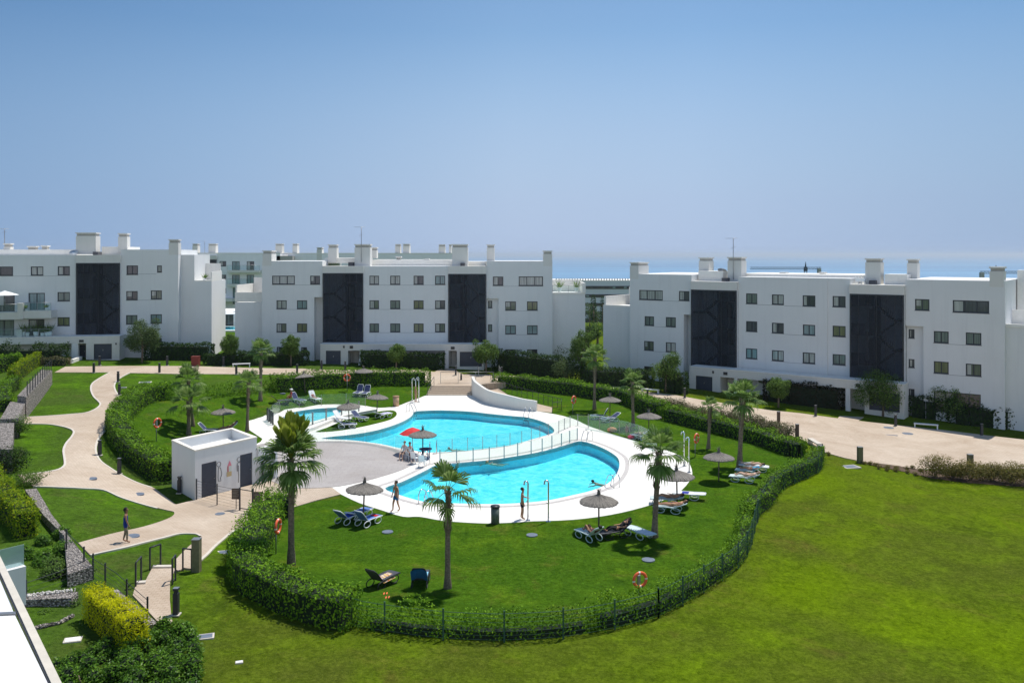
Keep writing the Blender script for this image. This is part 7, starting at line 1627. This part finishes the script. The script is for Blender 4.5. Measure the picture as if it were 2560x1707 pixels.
def person(label, loc, rz, J, skin='tan', hair=(.02, .015, .01), wear=(), longhair=False, scale=1.0, build=1.0, hat=None, cat='person'):
    t = thing('person', label, cat, loc, rz); t.scale = (scale,)*3
    V = {n: (J[n], tuple(x*build for x in RAD[n]) if isinstance(RAD[n], tuple) else RAD[n]*build) for n in J}
    vs, fs = skin_build(V, EDG, 'pelvis'); mb = MB(); mb.add(vs, fs, True)
    for k, s in (('l', 1), ('r', -1)):
        w_, h_ = Vector(J['wr_'+k]), Vector(J['ha_'+k]); d = (h_-w_).normalized(); sd_ = Vector((0, 1, 0)) if abs(d.z) > .6 else Vector((1, 0, 0)); sd_ = (sd_-d*sd_.dot(d)).normalized(); nn = d.cross(sd_)
        for i, L in enumerate((.062, .07, .066, .052)):
            b0 = h_+sd_*(.026-.0175*i)+d*.005; mb.tube([b0, b0+d*L*.55, b0+d*L*.9+nn*.018*s], [.0095, .009, .006], 6)
        b0 = w_.lerp(h_, .45)+sd_*.028; mb.tube([b0, b0+sd_*.03+d*.02, b0+sd_*.038+d*.05], [.011, .010, .007], 6)
    sk, jw, cr = Vector(J['skull']), Vector(J['jaw']), Vector(J['crown']); up = (cr-jw).normalized(); fw = Vector((0, -1, 0)); fw = (fw-up*fw.dot(up))
    fw = fw.normalized() if fw.length > .2 else Vector((0, 0, 1)); rt = up.cross(fw)
    nose = sk.lerp(jw, .45)+fw*.088; mb.tube([nose+up*.03-fw*.012, nose+fw*.012, nose-up*.012-fw*.01], [.008, .014, .009], 6)
    for s in (-1, 1): e = sk.lerp(jw, .3)+rt*s*.078; mb.ball(e, (.014, .02, .028), 8, 5)
    mb.build('body', SK[skin], t)
    m2 = MB()
    for s in (-1, 1): m2.ball(sk.lerp(jw, .22)+fw*.083+rt*s*.03, .010, 6, 4)
    m2.ball(jw.lerp(sk, .1)+fw*.068-up*.005, (.02, .006, .005), 6, 4); m2.build('facial_features', M_BLK, t)
    m3 = MB(); c = sk.lerp(cr, .35)-fw*.018; n0 = len(m3.v); m3.ball(c, (.098, .108, .098), 14, 9)
    if longhair: m3.ball(c-fw*.07-up*.03, (.055, .06, .06), 10, 6); m3.ball(c-fw*.05-up*.12, (.06, .045, .09), 10, 6)
    keep = []
    for i, f in enumerate(m3.f):
        p = sum((Vector(m3.v[j]) for j in f), Vector())/len(f); r_ = p-sk
        if r_.dot(fw) < .045 or r_.dot(up) > .055: keep.append(i)
    m3.f = [m3.f[i] for i in keep]; m3.m = [0]*len(keep); m3.sm = [True]*len(keep); m3.build('hair', pm('hair_%.2f' % hair[0], hair, .7), t)
    if hat: m4 = MB(); m4.ball(c+up*.03, (.115, .125, .085), 14, 8); m4.tube([c+up*.0, c+up*.012], [.2, .19], 20); m4.build('hat', hat, t)
    def cloth(name, chain, mat, g=1.16, w_=None):
        W = dict(); Ed = []
        for a, b in chain:
            for n_ in (a, b):
                if isinstance(n_, str): W[n_] = (J[n_], RAD[n_])
                else:
                    p, q_, f = n_; ra = max(RAD[p]) if isinstance(RAD[p], tuple) else RAD[p]; rb = max(RAD[q_]) if isinstance(RAD[q_], tuple) else RAD[q_]
                    W[str(n_)] = (tuple(Vector(J[p]).lerp(Vector(J[q_]), f)), (ra+(rb-ra)*f))
            Ed.append((str(a) if not isinstance(a, str) else a, str(b) if not isinstance(b, str) else b))
        W = {k: (v[0], tuple(x*g*build for x in v[1]) if isinstance(v[1], tuple) else v[1]*g*build) for k, v in W.items()}
        vs, fs = skin_build(W, Ed, 'pelvis' if 'pelvis' in W else 'chest'); m = MB(); m.add(vs, fs, True); m.build(name, mat, t)
    for name, mat in wear:
        if name == 'shorts': cloth('shorts', [('pelvis', ('pelvis', 'spine', .3))]+[('pelvis', 'hp_'+k) for k in 'lr']+[('hp_'+k, ('hp_'+k, 'kn_'+k, .62)) for k in 'lr'], mat, 1.15)
        if name == 'swim_shorts': cloth('swim_shorts', [('pelvis', ('pelvis', 'spine', .25))]+[('pelvis', 'hp_'+k) for k in 'lr']+[('hp_'+k, ('hp_'+k, 'kn_'+k, .32)) for k in 'lr'], mat, 1.12)
        if name == 'shirt': cloth('shirt', [('pelvis', 'spine'), ('spine', 'chest')]+[('chest', 'sh_'+k) for k in 'lr']+[('sh_'+k, ('sh_'+k, 'el_'+k, .6)) for k in 'lr'], mat, 1.13)
        if name == 'tunic':
            cloth('tunic', [('pelvis', 'spine'), ('spine', 'chest')]+[('chest', ('chest', 'sh_'+k, .6)) for k in 'lr']+[('pelvis', 'hp_'+k) for k in 'lr']+[('hp_'+k, ('hp_'+k, 'kn_'+k, .45)) for k in 'lr'], mat, 1.24)
        if name == 'trousers': cloth('trousers', [('pelvis', ('pelvis', 'spine', .3))]+[('pelvis', 'hp_'+k) for k in 'lr']+[('hp_'+k, 'kn_'+k) for k in 'lr']+[('kn_'+k, ('kn_'+k, 'an_'+k, .85)) for k in 'lr'], mat, 1.12)
        if name == 'bikini': cloth('bikini', [('pelvis', ('pelvis', 'spine', .15))]+[('pelvis', 'hp_'+k) for k in 'lr'], mat, 1.08)
    return t
C_ = lambda n, c: pm(n, c, .9, var=.12)
zd = lambda px, py: on(px, py)
person('man in blue swim shorts walking along the edge of the white deck', zd(990, 1280), R(-55), pose_stand(.17, .0, .08), 'tan', (.03, .02, .012), [('shorts', C_('teal_blue_cloth', (.02, .16, .38)))], scale=1.03)
J = pose_stand(.03, -.03, .0); J['el_l'] = (.25, -.10, 1.17); J['wr_l'] = (.20, -.33, 1.10); J['ha_l'] = (.18, -.40, 1.09)
person('tanned man in dark navy shorts standing at the pool shower, hand on its tap', zd(1305, 1299), R(95), J, 'tan', (.04, .03, .02), [('shorts', C_('dark_navy_cloth', (.012, .016, .04)))], scale=1.03)
person('woman in a royal blue top and patterned trousers walking on the lower left path', at(314, 1358, .05), R(105), pose_stand(.10, -.02, .12), 'brown', (.008, .007, .007), [('tunic', C_('royal_blue_cloth', (.008, .03, .22))), ('trousers', stripe_mat('patterned_cloth', [(.28, .22, .14), (.12, .12, .08), (.35, .28, .2)], 9))], longhair=True, scale=.98)
person('small shower user in tan trunks near the pool stair', zd(1039, 1006), R(120), pose_stand(.05, 0, .05), 'tan', (.35, .25, .12), [('swim_shorts', C_('pale_green_cloth', (.35, .38, .2)))], scale=.92)
sw = C_('white_cotton', (.72, .72, .70)); nv_ = C_('navy_cloth', (.02, .025, .07))
def seated(key, ch, label, **kw):
    c = CH[ch]; return person(label, c.location.copy(), c.rotation_euler.z, pose_sit(.1), **kw)
seated('x', 0, 'seated attendant in white, left of the two under the red umbrella', skin='fair', hair=(.25, .2, .15), wear=[('shirt', sw), ('shorts', nv_)])
seated('x', 1, 'seated attendant in white with black hair, nearer the table', skin='tan', hair=(.01, .01, .01), wear=[('shirt', sw), ('shorts', nv_)], longhair=True)
def lying(key, ang, label, knees=0., **kw):
    r = LG[key]; a = r.rotation_euler.z; c = r.location+Vector((math.cos(a), math.sin(a), 0))*1.1
    return person(label, c, a+R(90), pose_lie(R(ang), knees), **kw)
lying('e', 40, 'sunbather with dark shirt lying knees up below the front right parasol', .9, skin='brown', wear=[('shirt', C_('maroon_cloth', (.12, .03, .04))), ('swim_shorts', nv_)])
lying('h', 22, 'tanned sunbather on the front lounger behind the leaning palm', .1, skin='tan', hair=(.015, .01, .008), wear=[('bikini', C_('brown_bikini', (.10, .03, .03)))], longhair=True)
lying('i', 12, 'dark-haired sunbather on the rear lounger behind the leaning palm', .3, skin='tan', hair=(.01, .01, .01), wear=[('bikini', C_('black_bikini', (.01, .01, .012)))], longhair=True)
lying('k', 20, 'blond sunbather on the nearest lounger by the right hedge', .4, skin='fair', hair=(.45, .30, .12), wear=[('bikini', C_('sand_bikini', (.4, .28, .15)))], longhair=True)
lying('l', 35, 'person in a bright blue top on the middle lounger by the right hedge', .2, skin='tan', hair=(.02, .015, .01), wear=[('shirt', C_('bright_blue_cloth', (.02, .35, .60))), ('swim_shorts', nv_)])
lying('m', 2, 'person in grey lying on the farthest lounger by the right hedge', .3, skin='fair', hair=(.2, .2, .2), wear=[('shirt', C_('grey_cloth', (.35, .37, .36)))])
lying('f', 35, 'person in black reading on the black lounger between pale ones', .3, skin='tan', hair=(.02, .02, .02), wear=[('shirt', C_('black_cloth', (.012, .01, .012))), ('trousers', C_('black_cloth', (.012, .01, .012)))])
lying('q2', 40, 'person reclining under the small grey parasol behind the hut', .3, skin='brown', hair=(.02, .01, .01), wear=[('swim_shorts', nv_)])
lying('p3', 58, 'child in dark red sitting on the white-covered lounger', .1, skin='tan', hair=(.03, .01, .01), wear=[('shirt', C_('dark_red_cloth', (.20, .02, .03)))], scale=.8)
lying('o', 45, 'person on the lounger behind the glass fence', .2, skin='fair', wear=[('shirt', C_('pale_blue_cloth', (.4, .5, .65)))])
r = LG['p1']; person('person in a red shirt and white hat sitting between the loungers below the back hedge', zd(727, 1006), R(-60), pose_sit(.05, -.38), 'tan', (.5, .5, .5), [('shirt', C_('red_shirt_cloth', (.60, .02, .02))), ('shorts', C_('red_shorts_cloth', (.40, .02, .02)))], hat=C_('white_hat', (.8, .8, .78)))
person('child in pink standing behind the glass fence at the right lawn edge', zd(1567, 1092), R(-10), pose_stand(.03), 'tan', (.03, .02, .01), [('tunic', C_('pink_cloth', (.50, .12, .12)))], scale=.62)
for px, py, rz, a, sk_, lab, col in ((1119, 1122, -70, 0, 'fair', 'swimmer in the upper pool near the divider', (.3, .25, .2)), (1215, 1157, -60, 1, 'fair', 'grey-haired swimmer in the lower pool below the divider', (.35, .33, .3)), (1478, 1204, -100, 0, 'tan', 'dark-haired swimmer in the lower pool near the right ladder', (.01, .01, .01))):
    p = gp(px, py, -.06); p.z = -.09; person(lab, p, R(rz), pose_swim(a), sk_, col, [('swim_shorts', nv_)])
# beach things on the lawn behind the glass fence
p = zd(1530, 1081); mb = MB(); mb.ball((0, 0, .22), (.42, .22, .22), 16, 8); o = mb.build('beach_bag', C_('peach_cloth', (.75, .33, .18)), loc=p); tag(o, 'peach-orange beach bag on the lawn behind the glass fence', 'bag')
p = zd(1578, 1097); mb = MB(); mb.ball((0, 0, .16), (.30, .2, .16), 14, 8); o = mb.build('beach_bag', C_('hot_pink_cloth', (.75, .12, .18)), loc=p); tag(o, 'hot pink bag on the lawn next to the child in pink', 'bag')
